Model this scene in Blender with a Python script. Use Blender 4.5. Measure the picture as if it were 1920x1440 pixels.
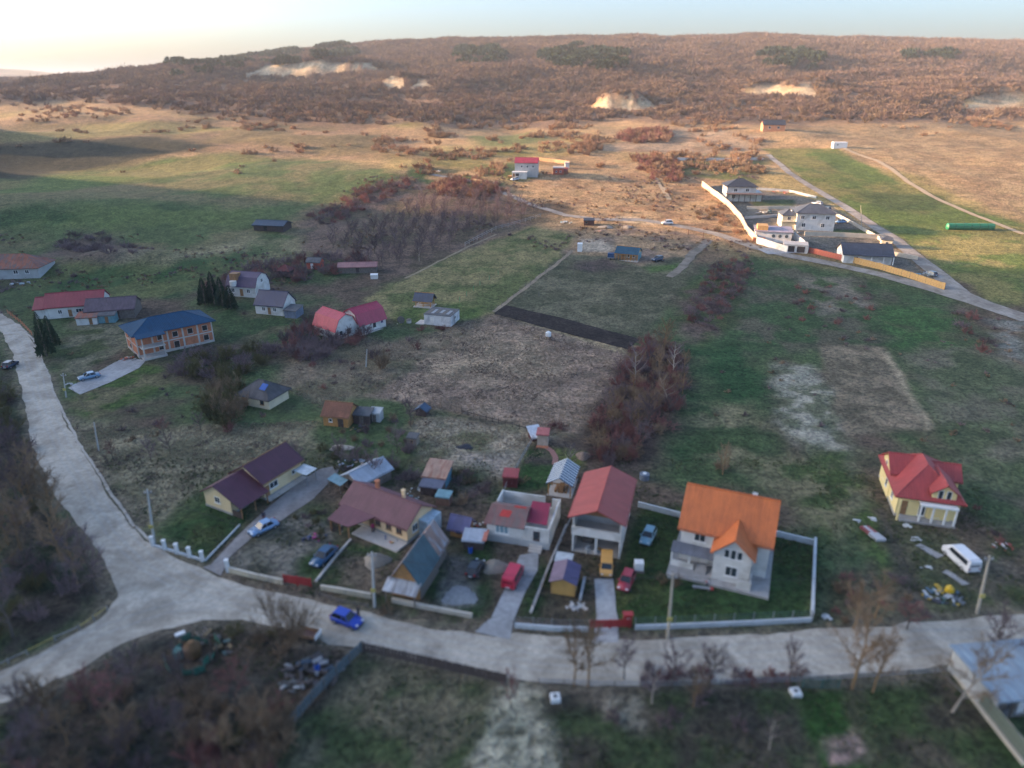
import bpy, bmesh, math, random
import numpy as np
from mathutils import Vector, Matrix
from mathutils.geometry import delaunay_2d_cdt
for _o in list(bpy.data.objects): bpy.data.objects.remove(_o)
SC = bpy.context.scene
COL = SC.collection

# ------------------------------------------------------------------ camera, sky, sun, exposure
CAM_H = 60.0
PITCH = math.radians(23.3)
FPX = 1321.0                      # focal length in pixels of the 1920 wide photograph
cam = bpy.data.cameras.new('camera'); camo = bpy.data.objects.new('camera', cam); COL.objects.link(camo)
camo.location = (0, 0, CAM_H); camo.rotation_euler = (math.pi/2-PITCH, 0, 0)
cam.sensor_width = 36; cam.lens = 36*FPX/1920; cam.clip_start = 1; cam.clip_end = 12000
cam.dof.use_dof = True; cam.dof.focus_distance = 205; cam.dof.aperture_fstop = 0.037
SC.camera = camo
SUN_ELEV = math.radians(11.5)
SUN_DX, SUN_DY = 1.0, -0.12       # the way the sunlight travels over the ground
world = bpy.data.worlds.new('World'); SC.world = world; world.use_nodes = True
_nt = world.node_tree; _nt.nodes.clear()
_sky = _nt.nodes.new('ShaderNodeTexSky'); _sky.sky_type = 'NISHITA'; _sky.sun_disc = False
_sky.sun_elevation = SUN_ELEV; _sky.sun_rotation = math.atan2(-SUN_DX, -SUN_DY) % (2*math.pi)
_sky.altitude = 300; _sky.air_density = 0.78; _sky.dust_density = 5.0; _sky.ozone_density = 2.5
_bg = _nt.nodes.new('ShaderNodeBackground'); _bg.inputs[1].default_value = 0.15
_wo = _nt.nodes.new('ShaderNodeOutputWorld')
_nt.links.new(_sky.outputs[0], _bg.inputs[0]); _nt.links.new(_bg.outputs[0], _wo.inputs[0])
sun = bpy.data.lights.new('sun', 'SUN'); suno = bpy.data.objects.new('sun', sun); COL.objects.link(suno)
sun.energy = 5.0; sun.angle = math.radians(1.2); sun.color = (1.0, 0.63, 0.35)
suno.rotation_euler = Vector((SUN_DX, SUN_DY, -math.tan(SUN_ELEV)*math.hypot(SUN_DX, SUN_DY))).to_track_quat('-Z', 'Y').to_euler()
SC.view_settings.view_transform = 'Standard'; SC.view_settings.look = 'None'
SC.view_settings.exposure = 1.9; SC.view_settings.gamma = 1; SC.view_settings.use_curve_mapping = False
SC.cycles.max_bounces = 5; SC.cycles.diffuse_bounces = 3; SC.cycles.transparent_max_bounces = 8
SC.cycles.use_denoising = True
#CORE
# ------------------------------------------------------------------ lay of the land
def vnoise(x, y, s, seed=0):
    """smooth lattice noise 0..1 at scale s metres"""
    x = np.asarray(x, float)/s; y = np.asarray(y, float)/s
    xi = np.floor(x); yi = np.floor(y); fx = x-xi; fy = y-yi
    fx = fx*fx*(3-2*fx); fy = fy*fy*(3-2*fy)
    def h(a, b):
        v = np.sin(a*127.1+b*311.7+seed*74.7)*43758.5453
        return v-np.floor(v)
    return (h(xi, yi)*(1-fx)+h(xi+1, yi)*fx)*(1-fy)+(h(xi, yi+1)*(1-fx)+h(xi+1, yi+1)*fx)*fy
def fbm(x, y, s, seed=0, n=4):
    t = 0; a = 1; w = 0
    for k in range(n):
        t = t+a*vnoise(x, y, s/2**k, seed+k*13); w += a; a *= .5
    return t/w
def sstep(a, b, v):
    t = np.clip((v-a)/(b-a), 0, 1); return t*t*(3-2*t)
_PY = np.array([-3000,-400,150,183,240,285,330,370,480,650,900,1200,1500,1900,2600,4000,6000,9000.])
_PZ = np.array([0,0,0,0.6,4.6,8,13,18,26,40,60,95,134,122,85,50,30,20.])
def _prof(y):
    return (np.interp(y-14, _PY, _PZ)+np.interp(y, _PY, _PZ)+np.interp(y+14, _PY, _PZ)+np.interp(y-7, _PY, _PZ)+np.interp(y+7, _PY, _PZ))/5
def land(x, y):
    x = np.asarray(x, float); y = np.asarray(y, float)
    z = _prof(y)
    s = np.interp(x, [-2500,-975,-675,-490,-367,-200,0,500,1200,3000], [.1,.2,.33,.65,.83,.96,1,1.02,.93,.8])
    far = sstep(560, 900, y)
    z = z*(1-far)+far*(40+s*(z-40))
    # wooded hill country, gullies
    amp = sstep(300, 900, y)*(1-.6*sstep(1150, 1450, y))
    z = z+amp*((fbm(x, y, 230, 3)-.5)*34+(fbm(x, y, 75, 5)-.5)*15)
    amp2 = sstep(230, 400, y)*(1-sstep(600, 1200, y)*.5)
    z = z+amp2*(fbm(x, y, 60, 9)-.5)*5
    z = z+sstep(160, 220, y)*(fbm(x, y, 40, 11)-.5)*1.2
    # rolling meadows on the left
    z = z+7*np.exp(-((x+205)/70)**2-((y-290)/30)**2)
    z = z-6*np.exp(-((x+260)/110)**2-((y-400)/35)**2)
    z = z+5*np.exp(-((x+330)/120)**2-((y-470)/35)**2)
    z = z+4.5*np.exp(-((x+128)/22)**2-((y-231)/10)**2)
    # high hill west of the village, which keeps the evening sun off the valley
    crest = 156*(1-sstep(225, 468, y))*(1-.25*sstep(-100, -500, y))*(.90+.12*vnoise(x, y, 90, 21)+.16*vnoise(x, y, 38, 23)*sstep(200, 300, y))
    w = np.where(x > -480, np.exp(-(np.maximum(x+480, 0)/128)**2), np.exp(-(np.minimum(x+480, 0)/420)**2))
    z = z+crest*w*sstep(-205, -300, x)
    z = z+30*np.exp(-((x+390)/50)**2-((y-458)/26)**2)  # knoll out of view, added to throw shade over the hollow
    # eroded scarps: steep pale faces towards the valley, easing off behind
    for cx, cy, wx, hh in ((98,668,22,13),(238,757,14,10),(262,750,12,7),(292,736,24,9),(415,664,28,11),(455,660,20,9),(-290,1036,46,9),(-235,1032,40,10),(-190,1030,40,8),(-129,850,16,7),(-98,850,18,6)):
        u = (y-cy)/1.0
        z = z+hh*(.75+.5*vnoise(x, y, 9, 33))*np.exp(-((x-cx)/wx)**4)*np.where(u < 0, np.exp(-(u/9)**2), np.exp(-(u/55)**2))
    # distant range
    z = z+85*np.exp(-((x+3000)/700)**2-((y-4200)/500)**2)+70*np.exp(-((x+2050)/300)**2-((y-4500)/500)**2)
    z = z+260*sstep(4800, 8000, y)*0
    return z
def _axis(lo, hi, c0, c1, d, g):
    a = list(np.arange(c0, c1+d*.5, d)); s = d
    v = c0
    left = []
    while v > lo: s *= g; v -= s; left.append(v)
    s = d; v = a[-1]; right = []
    while v < hi: s *= g; v += s; right.append(v)
    return np.array(left[::-1]+a+right)
GX = _axis(-5200, 5200, -105, 115, 1.0, 1.024)
GY = _axis(-900, 9000, 38, 190, 1.0, 1.0145)
_XX, _YY = np.meshgrid(GX, GY)
GZ = land(_XX, _YY)
def tz(x, y):
    """height of the ground, read off the ground mesh itself"""
    x = np.asarray(x, float); y = np.asarray(y, float)
    i = np.clip(np.searchsorted(GX, x)-1, 0, len(GX)-2); j = np.clip(np.searchsorted(GY, y)-1, 0, len(GY)-2)
    fx = (x-GX[i])/(GX[i+1]-GX[i]); fy = (y-GY[j])/(GY[j+1]-GY[j])
    return (GZ[j, i]*(1-fx)+GZ[j, i+1]*fx)*(1-fy)+(GZ[j+1, i]*(1-fx)+GZ[j+1, i+1]*fx)*fy
def ray(px, py):
    u = (px-960)/FPX; v = (720-py)/FPX
    return np.array((u, math.cos(PITCH)+v*math.sin(PITCH), -math.sin(PITCH)+v*math.cos(PITCH)))
_T = np.concatenate([np.arange(35, 400, 1.5), 400*1.006**np.arange(0, 560)])
def W(px, py, h=0.0):
    """the place on the ground (plus h) that is seen at this spot of the photograph"""
    d = ray(px, py); P = np.outer(_T, d); z = CAM_H+P[:, 2]
    f = z-(tz(P[:, 0], P[:, 1])+h)
    k = np.where(f <= 0)[0]
    k = k[0] if len(k) else len(_T)-1
    if k == 0: return (P[0, 0], P[0, 1], float(tz(P[0, 0], P[0, 1])))
    t = _T[k-1]+(_T[k]-_T[k-1])*f[k-1]/(f[k-1]-f[k]) if f[k] <= 0 else _T[k]
    p = d*t
    return (float(p[0]), float(p[1]), float(tz(p[0], p[1])))
def WP(px, py, z):
    """where the line of sight meets the level z"""
    d = ray(px, py); t = (z-CAM_H)/d[2]
    return (d[0]*t, d[1]*t)
#ENDCORE
# ------------------------------------------------------------------ materials
def _nodes(name):
    m = bpy.data.materials.new(name); m.use_nodes = True; nt = m.node_tree; nt.nodes.clear()
    o = nt.nodes.new('ShaderNodeOutputMaterial'); b = nt.nodes.new('ShaderNodeBsdfPrincipled')
    nt.links.new(b.outputs[0], o.inputs[0]); return m, nt, b
def _noise(nt, scale, detail=3, coord=None, dist=0):
    n = nt.nodes.new('ShaderNodeTexNoise'); n.inputs['Scale'].default_value = scale; n.inputs['Detail'].default_value = detail
    n.inputs['Distortion'].default_value = dist
    if coord is not None: nt.links.new(coord, n.inputs['Vector'])
    return n.outputs['Fac']
def _ramp(nt, fac, a, b, ca, cb):
    r = nt.nodes.new('ShaderNodeValToRGB'); r.color_ramp.elements[0].position = a; r.color_ramp.elements[1].position = b
    r.color_ramp.elements[0].color = (*ca, 1) if len(ca) == 3 else ca; r.color_ramp.elements[1].color = (*cb, 1) if len(cb) == 3 else cb
    nt.links.new(fac, r.inputs[0]); return r.outputs[0]
def _mix(nt, kind, fac, a, b):
    m = nt.nodes.new('ShaderNodeMix'); m.data_type = 'RGBA'; m.blend_type = kind
    for s, v in ((0, fac), (6, a), (7, b)):
        if isinstance(v, (int, float)): m.inputs[s].default_value = v
        elif isinstance(v, tuple): m.inputs[s].default_value = (*v, 1)
        else: nt.links.new(v, m.inputs[s])
    return m.outputs[2]
def _bump(nt, b, h, strength, dist):
    u = nt.nodes.new('ShaderNodeBump'); u.inputs['Strength'].default_value = strength; u.inputs['Distance'].default_value = dist
    nt.links.new(h, u.inputs['Height']); nt.links.new(u.outputs[0], b.inputs['Normal'])
MATS = {}
def mat(name, col, rough=.8, var=.25, scale=1.5, metal=0, dirt=None, bump=0, emit=None):
    """plain weathered surface: base colour broken by two scales of noise"""
    if name in MATS: return MATS[name]
    m, nt, b = _nodes(name)
    tc = nt.nodes.new('ShaderNodeTexCoord').outputs['Object']
    n1 = _noise(nt, scale, 5, tc, .3); n2 = _noise(nt, scale*7, 3, tc)
    lo = tuple(c*(1-var) for c in col); hi = tuple(min(1, c*(1+var*.7)) for c in col)
    c = _ramp(nt, n1, .3, .7, lo, hi)
    c = _mix(nt, 'MULTIPLY', 1.0, c, _ramp(nt, n2, .25, .75, (1-var*.6,)*3, (1, 1, 1)))
    if dirt:
        f = _ramp(nt, _noise(nt, scale*.6, 6, tc, 1.2), .48, .68, (0, 0, 0), (.85, .85, .85))
        c = _mix(nt, 'MIX', f, c, dirt)
    nt.links.new(c, b.inputs['Base Color']); b.inputs['Roughness'].default_value = rough; b.inputs['Metallic'].default_value = metal
    if bump: _bump(nt, b, n2, .6, bump)
    MATS[name] = m; return m
def roofmat(name, col, kind='tile', rough=.5, var=.2, dirt=None, pitch=.35):
    """sheet metal tiles / corrugated sheet / boards: relief runs with the UV metres of the slope"""
    if name in MATS: return MATS[name]
    m, nt, b = _nodes(name)
    uv = nt.nodes.new('ShaderNodeUVMap').outputs[0]; tc = nt.nodes.new('ShaderNodeTexCoord').outputs['Object']
    n1 = _noise(nt, .5, 5, tc, .5); n2 = _noise(nt, 6, 3, tc)
    c = _ramp(nt, n1, .3, .7, tuple(x*(1-var) for x in col), tuple(min(1, x*(1+var)) for x in col))
    c = _mix(nt, 'MULTIPLY', 1.0, c, _ramp(nt, n2, .3, .7, (.82, .82, .82), (1, 1, 1)))
    ms = nt.nodes.new('ShaderNodeMapping'); ms.inputs['Scale'].default_value = (1, .12, 1); nt.links.new(uv, ms.inputs[0])
    c = _mix(nt, 'MULTIPLY', 1.0, c, _ramp(nt, _noise(nt, 2.2, 4, ms.outputs[0], .3), .3, .68, (.82, .82, .83), (1.08, 1.08, 1.08)))
    if dirt:
        mp = nt.nodes.new('ShaderNodeMapping'); mp.inputs['Scale'].default_value = (1, .25, 1); nt.links.new(uv, mp.inputs[0])
        f = _ramp(nt, _noise(nt, 1.2, 6, mp.outputs[0], .6), .46, .62, (0, 0, 0), (.9, .9, .9)); c = _mix(nt, 'MIX', f, c, dirt)
    w = nt.nodes.new('ShaderNodeTexWave'); w.wave_type = 'BANDS'; w.bands_direction = 'X'; w.inputs['Scale'].default_value = .314/pitch
    nt.links.new(uv, w.inputs[0]); h = w.outputs['Fac']
    if kind == 'tile':
        w2 = nt.nodes.new('ShaderNodeTexWave'); w2.wave_type = 'BANDS'; w2.bands_direction = 'Y'; w2.wave_profile = 'SAW'; w2.inputs['Scale'].default_value = .314/pitch
        nt.links.new(uv, w2.inputs[0])
        a = nt.nodes.new('ShaderNodeMath'); a.operation = 'ADD'; nt.links.new(h, a.inputs[0]); nt.links.new(w2.outputs['Fac'], a.inputs[1]); h = a.outputs[0]
        c = _mix(nt, 'MULTIPLY', 1.0, c, _ramp(nt, w2.outputs['Fac'], 0, .25, (.72, .72, .72), (1, 1, 1)))
    nt.links.new(c, b.inputs['Base Color']); b.inputs['Roughness'].default_value = rough
    _bump(nt, b, h, .8, .05)
    MATS[name] = m; return m
def glass(name='window_glass', col=(.03, .045, .055)):
    if name in MATS: return MATS[name]
    m, nt, b = _nodes(name); b.inputs['Base Color'].default_value = (*col, 1); b.inputs['Roughness'].default_value = .06
    MATS[name] = m; return m
def paint(name, col, rough=.3):
    if name in MATS: return MATS[name]
    m, nt, b = _nodes(name); tc = nt.nodes.new('ShaderNodeTexCoord').outputs['Object']
    c = _ramp(nt, _noise(nt, 1.1, 4, tc), .3, .75, tuple(x*.85 for x in col), col)
    nt.links.new(c, b.inputs['Base Color']); b.inputs['Roughness'].default_value = rough; b.inputs['Coat Weight'].default_value = .4
    MATS[name] = m; return m
# ------------------------------------------------------------------ mesh helpers
def mesh_obj(name, V, F, m=None, parent=None, uv=None, mats=None, fm=None, smooth=False):
    me = bpy.data.meshes.new(name); me.from_pydata([tuple(map(float, v)) for v in V], [], F)
    for q in (mats or [m]): me.materials.append(q)
    if fm is not None: me.polygons.foreach_set('material_index', fm)
    if uv is not None:
        l = me.uv_layers.new(name='UVMap'); l.data.foreach_set('uv', np.array(uv, float).ravel())
    if smooth: me.polygons.foreach_set('use_smooth', [True]*len(me.polygons))
    me.update()
    return link(name, me, parent)
def link(name, me, parent=None):
    o = bpy.data.objects.new(name, me); COL.objects.link(o)
    if parent is not None: o.parent = parent
    return o
def tag(o, label=None, cat=None, group=None, kind=None):
    if label: o['label'] = label
    if cat: o['category'] = cat
    if group: o['group'] = group
    if kind: o['kind'] = kind
    return o
def empty(name, loc, rz=0, label=None, cat=None, group=None):
    o = bpy.data.objects.new(name, None); COL.objects.link(o); o.location = loc; o.rotation_euler = (0, 0, rz); o.empty_display_size = .5
    return tag(o, label, cat, group)
class MB:
    """collects shapes for one mesh; faces may carry UVs in metres"""
    def __init__(s): s.V = []; s.F = []; s.UV = []; s.fm = []
    def face(s, pts, uv=None, m=0):
        k = len(s.V); s.V += [tuple(p) for p in pts]; s.F.append(tuple(range(k, k+len(pts))))
        s.UV += uv if uv else [(p[0]+p[1], p[2]) for p in pts]; s.fm.append(m); return s
    def box(s, x0, y0, z0, x1, y1, z1, m=0, M=None):
        P = [(x0,y0,z0),(x1,y0,z0),(x1,y1,z0),(x0,y1,z0),(x0,y0,z1),(x1,y0,z1),(x1,y1,z1),(x0,y1,z1)]
        if M is not None: P = [tuple(M @ Vector(p)) for p in P]
        for f in ((0,3,2,1),(4,5,6,7),(0,1,5,4),(1,2,6,5),(2,3,7,6),(3,0,4,7)):
            s.face([P[i] for i in f], None, m)
        return s
    def slab(s, quad, t, uvl=None, m=0):
        """a sheet (3 or 4 points, seen counter-clockwise from outside) with thickness t below it, UV in metres: u along the first edge"""
        q = [Vector(p) for p in quad]; n = (q[1]-q[0]).cross(q[2]-q[0]).normalized(); e = (q[1]-q[0]).normalized(); g = n.cross(e)
        lo = [p-n*t for p in q]; uv = [((p-q[0]).dot(e), (p-q[0]).dot(g)) for p in q]
        s.face(q, uv, m); s.face(lo[::-1], uv[::-1], m)
        k = len(q)
        for i in range(k): s.face([q[i], lo[i], lo[(i+1) % k], q[(i+1) % k]], None, m)
        return s
    def bar(s, a, b, w, h=None, m=0):
        a = Vector(a); b = Vector(b); h = h or w; d = (b-a); L = d.length
        if L < 1e-6: return s
        M = Matrix.Translation(a) @ d.to_track_quat('X', 'Z').to_matrix().to_4x4()
        return s.box(0, -w/2, -h/2, L, w/2, h/2, m, M)
    def tube(s, pts, rad, n=6, m=0, cap=True):
        pts = [Vector(p) for p in pts]; rings = []
        for i, p in enumerate(pts):
            d = (pts[min(i+1, len(pts)-1)]-pts[max(i-1, 0)]).normalized()
            a = d.orthogonal().normalized(); b = d.cross(a); r = rad[i] if isinstance(rad, (list, tuple)) else rad
            rings.append([p+(a*math.cos(t)+b*math.sin(t))*r for t in (2*math.pi*j/n for j in range(n))])
        for i in range(len(rings)-1):
            for j in range(n): s.face([rings[i][j], rings[i][(j+1) % n], rings[i+1][(j+1) % n], rings[i+1][j]], None, m)
        if cap: s.face(rings[0][::-1], None, m); s.face(rings[-1], None, m)
        return s
    def build(s, name, mats, parent=None, weld=True, smooth=False):
        if not isinstance(mats, (list, tuple)): mats = [mats]
        o = mesh_obj(name, s.V, s.F, parent=parent, uv=s.UV, mats=list(mats), fm=s.fm)
        if smooth:
            bm = bmesh.new(); bm.from_mesh(o.data); bmesh.ops.remove_doubles(bm, verts=bm.verts, dist=.001); bm.to_mesh(o.data); bm.free()
            o.data.polygons.foreach_set('use_smooth', [True]*len(o.data.polygons))
        return o
def copy_tree(o, parent=None):
    c = o.copy(); COL.objects.link(c); c.parent = parent
    for ch in list(o.children): copy_tree(ch, c)
    return c
# ------------------------------------------------------------------ the ground and its natural colours, with some shade painted in
def inpoly(px, py, P):
    r = np.zeros(px.shape, bool); n = len(P)
    for i in range(n):
        x0, y0 = P[i]; x1, y1 = P[(i+1) % n]
        if y0 == y1: continue
        c = ((y0 > py) != (y1 > py)) & (px < (x1-x0)*(py-y0)/(y1-y0)+x0); r ^= c
    return r
def pdist(px, py, P):
    d = np.full(px.shape, 1e9); n = len(P)
    for i in range(n):
        x0, y0 = P[i]; x1, y1 = P[(i+1) % n]; L = (x1-x0)**2+(y1-y0)**2+1e-9
        t = np.clip(((px-x0)*(x1-x0)+(py-y0)*(y1-y0))/L, 0, 1)
        d = np.minimum(d, np.hypot(px-x0-t*(x1-x0), py-y0-t*(y1-y0)))
    return d
XX, YY = np.meshgrid(GX, GY); XX = XX.ravel(); YY = YY.ravel()
def C3(*c): return np.array(c)
STRAW = C3(.37,.25,.14); DRY = C3(.25,.19,.13); BROWN = C3(.15,.11,.08); GREEN = C3(.055,.09,.038); LAWN = C3(.035,.07,.025); SOIL = C3(.05,.038,.032); PALE = C3(.46,.42,.35); WOODF = C3(.075,.058,.045)
_n1 = fbm(XX, YY, 34, 31); _n2 = fbm(XX, YY, 9, 37); _n3 = fbm(XX, YY, 3, 41)
_far = sstep(225, 290, YY+(_n1-.5)*60+XX*.12)
near = WOODF[None]*1.35+(GREEN-WOODF*1.2)[None]*sstep(.42, .62, _n1*.6+_n2*.4)[:, None]
farc = STRAW[None]*(.72+.5*_n2[:, None])*(1-.35*sstep(.5, .75, _n1)[:, None])+C3(-.05,0,-.03)[None]*sstep(.55, .75, fbm(XX, YY, 80, 44))[:, None]
GC = near*(1-_far[:, None])+farc*_far[:, None]
_wx = (fbm(XX, YY, 7, 51)-.5)*2; _wy = (fbm(XX, YY, 7, 57)-.5)*2
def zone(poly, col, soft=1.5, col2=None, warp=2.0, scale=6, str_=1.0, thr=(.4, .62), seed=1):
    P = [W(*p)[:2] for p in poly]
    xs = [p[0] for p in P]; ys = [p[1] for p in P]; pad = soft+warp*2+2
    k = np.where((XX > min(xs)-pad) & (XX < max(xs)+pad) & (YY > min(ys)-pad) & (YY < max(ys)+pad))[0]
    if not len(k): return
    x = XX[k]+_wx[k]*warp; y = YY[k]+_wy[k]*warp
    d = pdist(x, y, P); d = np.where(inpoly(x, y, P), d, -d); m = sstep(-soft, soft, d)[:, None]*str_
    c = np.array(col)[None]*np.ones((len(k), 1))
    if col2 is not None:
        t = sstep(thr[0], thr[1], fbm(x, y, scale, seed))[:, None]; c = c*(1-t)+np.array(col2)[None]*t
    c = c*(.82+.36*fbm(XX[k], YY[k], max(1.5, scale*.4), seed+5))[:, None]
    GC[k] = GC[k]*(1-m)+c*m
# meadows and slopes, given by their outlines
zone([(0,228),(260,215),(560,225),(760,240),(800,300),(620,300),(440,285),(300,255),(0,270)], (.26,.175,.11), 12, (.17,.13,.07), 8, 34, seed=2)
zone([(0,245),(150,232),(330,232),(470,240),(330,252),(120,262),(0,270)], (.21,.18,.08), 8, None, 6)
zone([(-60,330),(200,312),(440,285),(640,300),(760,330),(700,360),(590,395),(540,440),(640,470),(600,500),(440,520),(300,530),(-60,500)], (.085,.12,.05), 9, (.15,.14,.075), 7, 26, seed=3)
zone([(-40,345),(130,325),(300,300),(430,286),(500,300),(360,325),(180,350),(-40,375)], (.11,.15,.05), 6, (.17,.16,.07), 5, 30, seed=4)
zone([(-60,375),(200,350),(420,335),(560,330),(400,352),(220,372),(-60,398)], (.19,.16,.09), 5, None, 6, str_=.6)
zone([(-60,272),(150,262),(300,256),(410,274),(300,292),(120,322),(40,337),(-60,330)], (.03,.035,.025), 8, (.05,.05,.035), 6, 30, seed=6)  # hill shade in the hollow, painted into the ground colour
zone([(-60,400),(120,385),(330,380),(520,395),(420,425),(200,425),(-60,440)], (.05,.09,.035), 8, (.10,.14,.05), 8, 20, seed=5)
zone([(60,485),(110,455),(170,438),(230,450),(280,475),(200,492)], (.12,.095,.08), 4, (.085,.075,.06), 4, 8, seed=4)
zone([(180,470),(280,470),(250,490)], (.3,.26,.18), 4, None, 3, str_=.6)
zone([(300,490),(470,440),(560,430),(640,430),(560,470),(420,500)], (.22,.2,.12), 6, GREEN, 6, 15, seed=7)
# orchard slope
zone([(560,400),(760,330),(900,345),(1020,400),(1000,425),(870,470),(760,515),(690,505),(560,470)], (.15,.11,.09), 5, (.10,.085,.06), 4, 10, seed=8)
zone([(755,315),(830,320),(960,345),(900,360),(820,350),(760,335)], STRAW*.8, 3, GREEN, 3, 10, seed=8)
# sunny slope in the middle
zone([(880,320),(960,348),(1100,405),(1300,440),(1410,470),(1420,440),(1340,340),(1330,300),(1250,290),(1000,330)], STRAW, 6, (.27,.17,.10), 5, 9, seed=9)
zone([(980,385),(1040,378),(1085,390),(1060,400),(1000,398)], (.06,.05,.045), 3, None, 3, str_=.7)
zone([(890,310),(960,305),(1010,330),(960,340),(900,325)], (.14,.16,.06), 4, None, 4)
zone([(880,255),(1000,245),(1040,262),(960,275),(900,272)], (.16,.17,.07), 6, None, 6)
zone([(1260,300),(1440,300),(1420,345),(1330,335),(1250,325)], (.16,.13,.08), 3, (.11,.12,.05), 4, 12, seed=10)
zone([(1260,238),(1440,245),(1440,280),(1260,288),(1100,280),(1150,270)], (.31,.23,.16), 5, (.24,.165,.11), 5, 14, seed=11)
zone([(1330,238),(1440,262),(1580,262),(1930,300),(1930,240),(1600,236)], (.33,.23,.13), 6, (.24,.165,.095), 6, 12, seed=52)
zone([(1560,275),(1720,330),(1930,420),(1930,290),(1700,255)], (.34,.24,.135), 5, (.25,.17,.10), 6, 9, seed=53)
zone([(1430,278),(1570,278),(1640,315),(1700,350),(1800,385),(1930,425),(1930,575),(1850,560),(1790,520),(1720,468),(1600,392),(1500,330)], (.10,.14,.04), 2.5, (.17,.16,.06), 3, 18, seed=54)
zone([(1700,455),(1800,440),(1930,450),(1930,500),(1820,500),(1760,490)], (.27,.23,.09), 3, (.13,.17,.05), 3, 7, seed=55, thr=(.45,.6))
zone([(1600,360),(1780,365),(1760,395),(1660,400)], (.055,.085,.03), 4, None, 3, str_=.85)  # cast shade on the green field, painted as a darker patch
zone([(1322,350),(1400,352),(1500,368),(1560,385),(1660,450),(1772,540),(1700,520),(1590,490),(1500,468),(1418,452),(1396,425),(1372,392)], (.12,.115,.105), 1.2, (.19,.17,.14), 1.5, 7, seed=77)
zone([(1560,428),(1650,432),(1650,441),(1565,440)], (.05,.085,.035), .8, None, .8); zone([(1410,376),(1490,374),(1490,386),(1415,388)], (.05,.08,.04), .8, None, .8)
# fields around the plot
zone([(690,560),(760,520),(870,470),(1000,425),(1085,440),(1060,480),(925,588),(860,600),(740,600),(700,590)], (.20,.18,.09), 2, (.10,.12,.05), 3, 8, seed=12)
zone([(735,590),(800,560),(905,575),(900,600),(820,605),(740,608)], (.08,.12,.04), 2, (.16,.17,.07), 2, 6, seed=12)
zone([(1060,480),(1100,435),(1310,450),(1300,500),(1240,600),(1195,636),(935,580)], (.13,.125,.085), 2, (.08,.085,.055), 3, 9, seed=13)
zone([(1060,475),(1085,435),(1200,425),(1320,445),(1290,480),(1200,495),(1130,480)], (.2,.15,.12), 2, (.30,.21,.13), 3, 9, seed=14)
zone([(1088,450),(1130,448),(1155,462),(1140,472),(1090,470)], (.36,.31,.25), 1.5, None, 2)
zone([(1080,492),(1130,485),(1180,500),(1110,512),(1070,505)], (.08,.065,.06), 2, None, 3)
zone([(1205,500),(1285,492),(1275,505),(1215,510)], (.07,.12,.04), 2, None, 2)
zone([(925,592),(1180,658),(1085,815),(678,742)], (.29,.22,.17), .8, (.205,.155,.125), 1.0, 7, seed=15, thr=(.45,.68))
zone([(860,620),(1000,640),(1080,700),(900,720),(780,700),(820,650)], (.36,.285,.20), 5, (.235,.185,.135), 4, 5, str_=.7, seed=16)
zone([(935,588),(1180,648),(1200,650),(1215,668),(1182,668)], (.3,.25,.16), .8, None, 1)
zone([(600,620),(700,630),(740,640),(840,615),(920,595),(680,740),(600,765),(520,720),(560,660)], (.125,.115,.075), 3, (.19,.155,.115), 3, 6, seed=17)
zone([(780,775),(1070,818),(990,840),(960,890),(890,900),(850,880),(790,870),(760,800)], (.29,.25,.19), 1.5, (.14,.14,.08), 2.5, 6, seed=18)
zone([(850,850),(960,850),(945,892),(860,890)], (.26,.23,.2), 2, None, 2)
# valley floor on the right
zone([(1290,500),(1420,480),(1560,510),(1780,560),(1850,660),(1700,650),(1540,650),(1380,680),(1330,720),(1280,640)], (.048,.085,.038), 4, (.085,.085,.06), 4, 9, seed=19, thr=(.4,.62))
zone([(1280,540),(1400,490),(1390,600),(1320,650),(1270,620)], (.11,.08,.07), 3, (.06,.08,.035), 3, 7, seed=20)
zone([(1640,560),(1770,580),(1850,690),(1700,700)], (.045,.10,.035), 4, (.07,.09,.045), 4, 8, seed=3)
zone([(1500,520),(1580,520),(1640,580),(1540,590)], (.17,.15,.12), 3, GREEN, 3, 6, seed=20)
zone([(1290,650),(1400,640),(1450,700),(1450,850),(1440,930),(1210,900),(1280,780)], (.028,.07,.028), 4, (.055,.085,.04), 4, 10, seed=21)
zone([(1290,770),(1400,760),(1440,800),(1430,900),(1310,860)], (.16,.15,.09), 4, (.05,.08,.035), 4, 5, seed=22)
zone([(1455,680),(1530,685),(1570,760),(1590,850),(1500,850),(1450,770)], (.30,.29,.24), 2.5, (.12,.13,.085), 3, 3, seed=23, thr=(.42,.66))
zone([(1570,850),(1590,850),(1620,960),(1600,990)], (.25,.24,.2), 1.5, None, 1, str_=.8)
zone([(1535,642),(1660,650),(1745,800),(1590,820)], (.20,.165,.12), 1.0, (.12,.105,.075), 1.2, 4, seed=24)
zone([(1655,660),(1668,660),(1750,800),(1738,805)], (.31,.26,.185), .8, None, .6)
zone([(1690,660),(1930,640),(1930,960),(1820,900),(1770,800)], (.08,.10,.055), 3, (.13,.125,.09), 4, 9, seed=25)
zone([(1400,860),(1600,840),(1620,980),(1560,1060),(1530,1000),(1470,930)], (.06,.09,.035), 3, (.16,.15,.09), 3, 4, seed=26)
zone([(1545,1080),(1700,1060),(1760,1160),(1700,1190),(1550,1180)], (.14,.11,.085), 2, (.08,.08,.05), 2, 4, seed=27)
zone([(1600,960),(1650,950),(1720,1100),(1660,1100)], (.06,.10,.03), 2, (.1,.1,.05), 2, 3, seed=28)
zone([(1640,950),(1665,950),(1735,1120),(1690,1120)], (.07,.06,.055), 1, None, 1, str_=.8)
zone([(1790,1060),(1930,980),(1930,1150),(1800,1160)], (.10,.09,.07), 3, (.05,.07,.03), 3, 4, seed=28)
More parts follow.
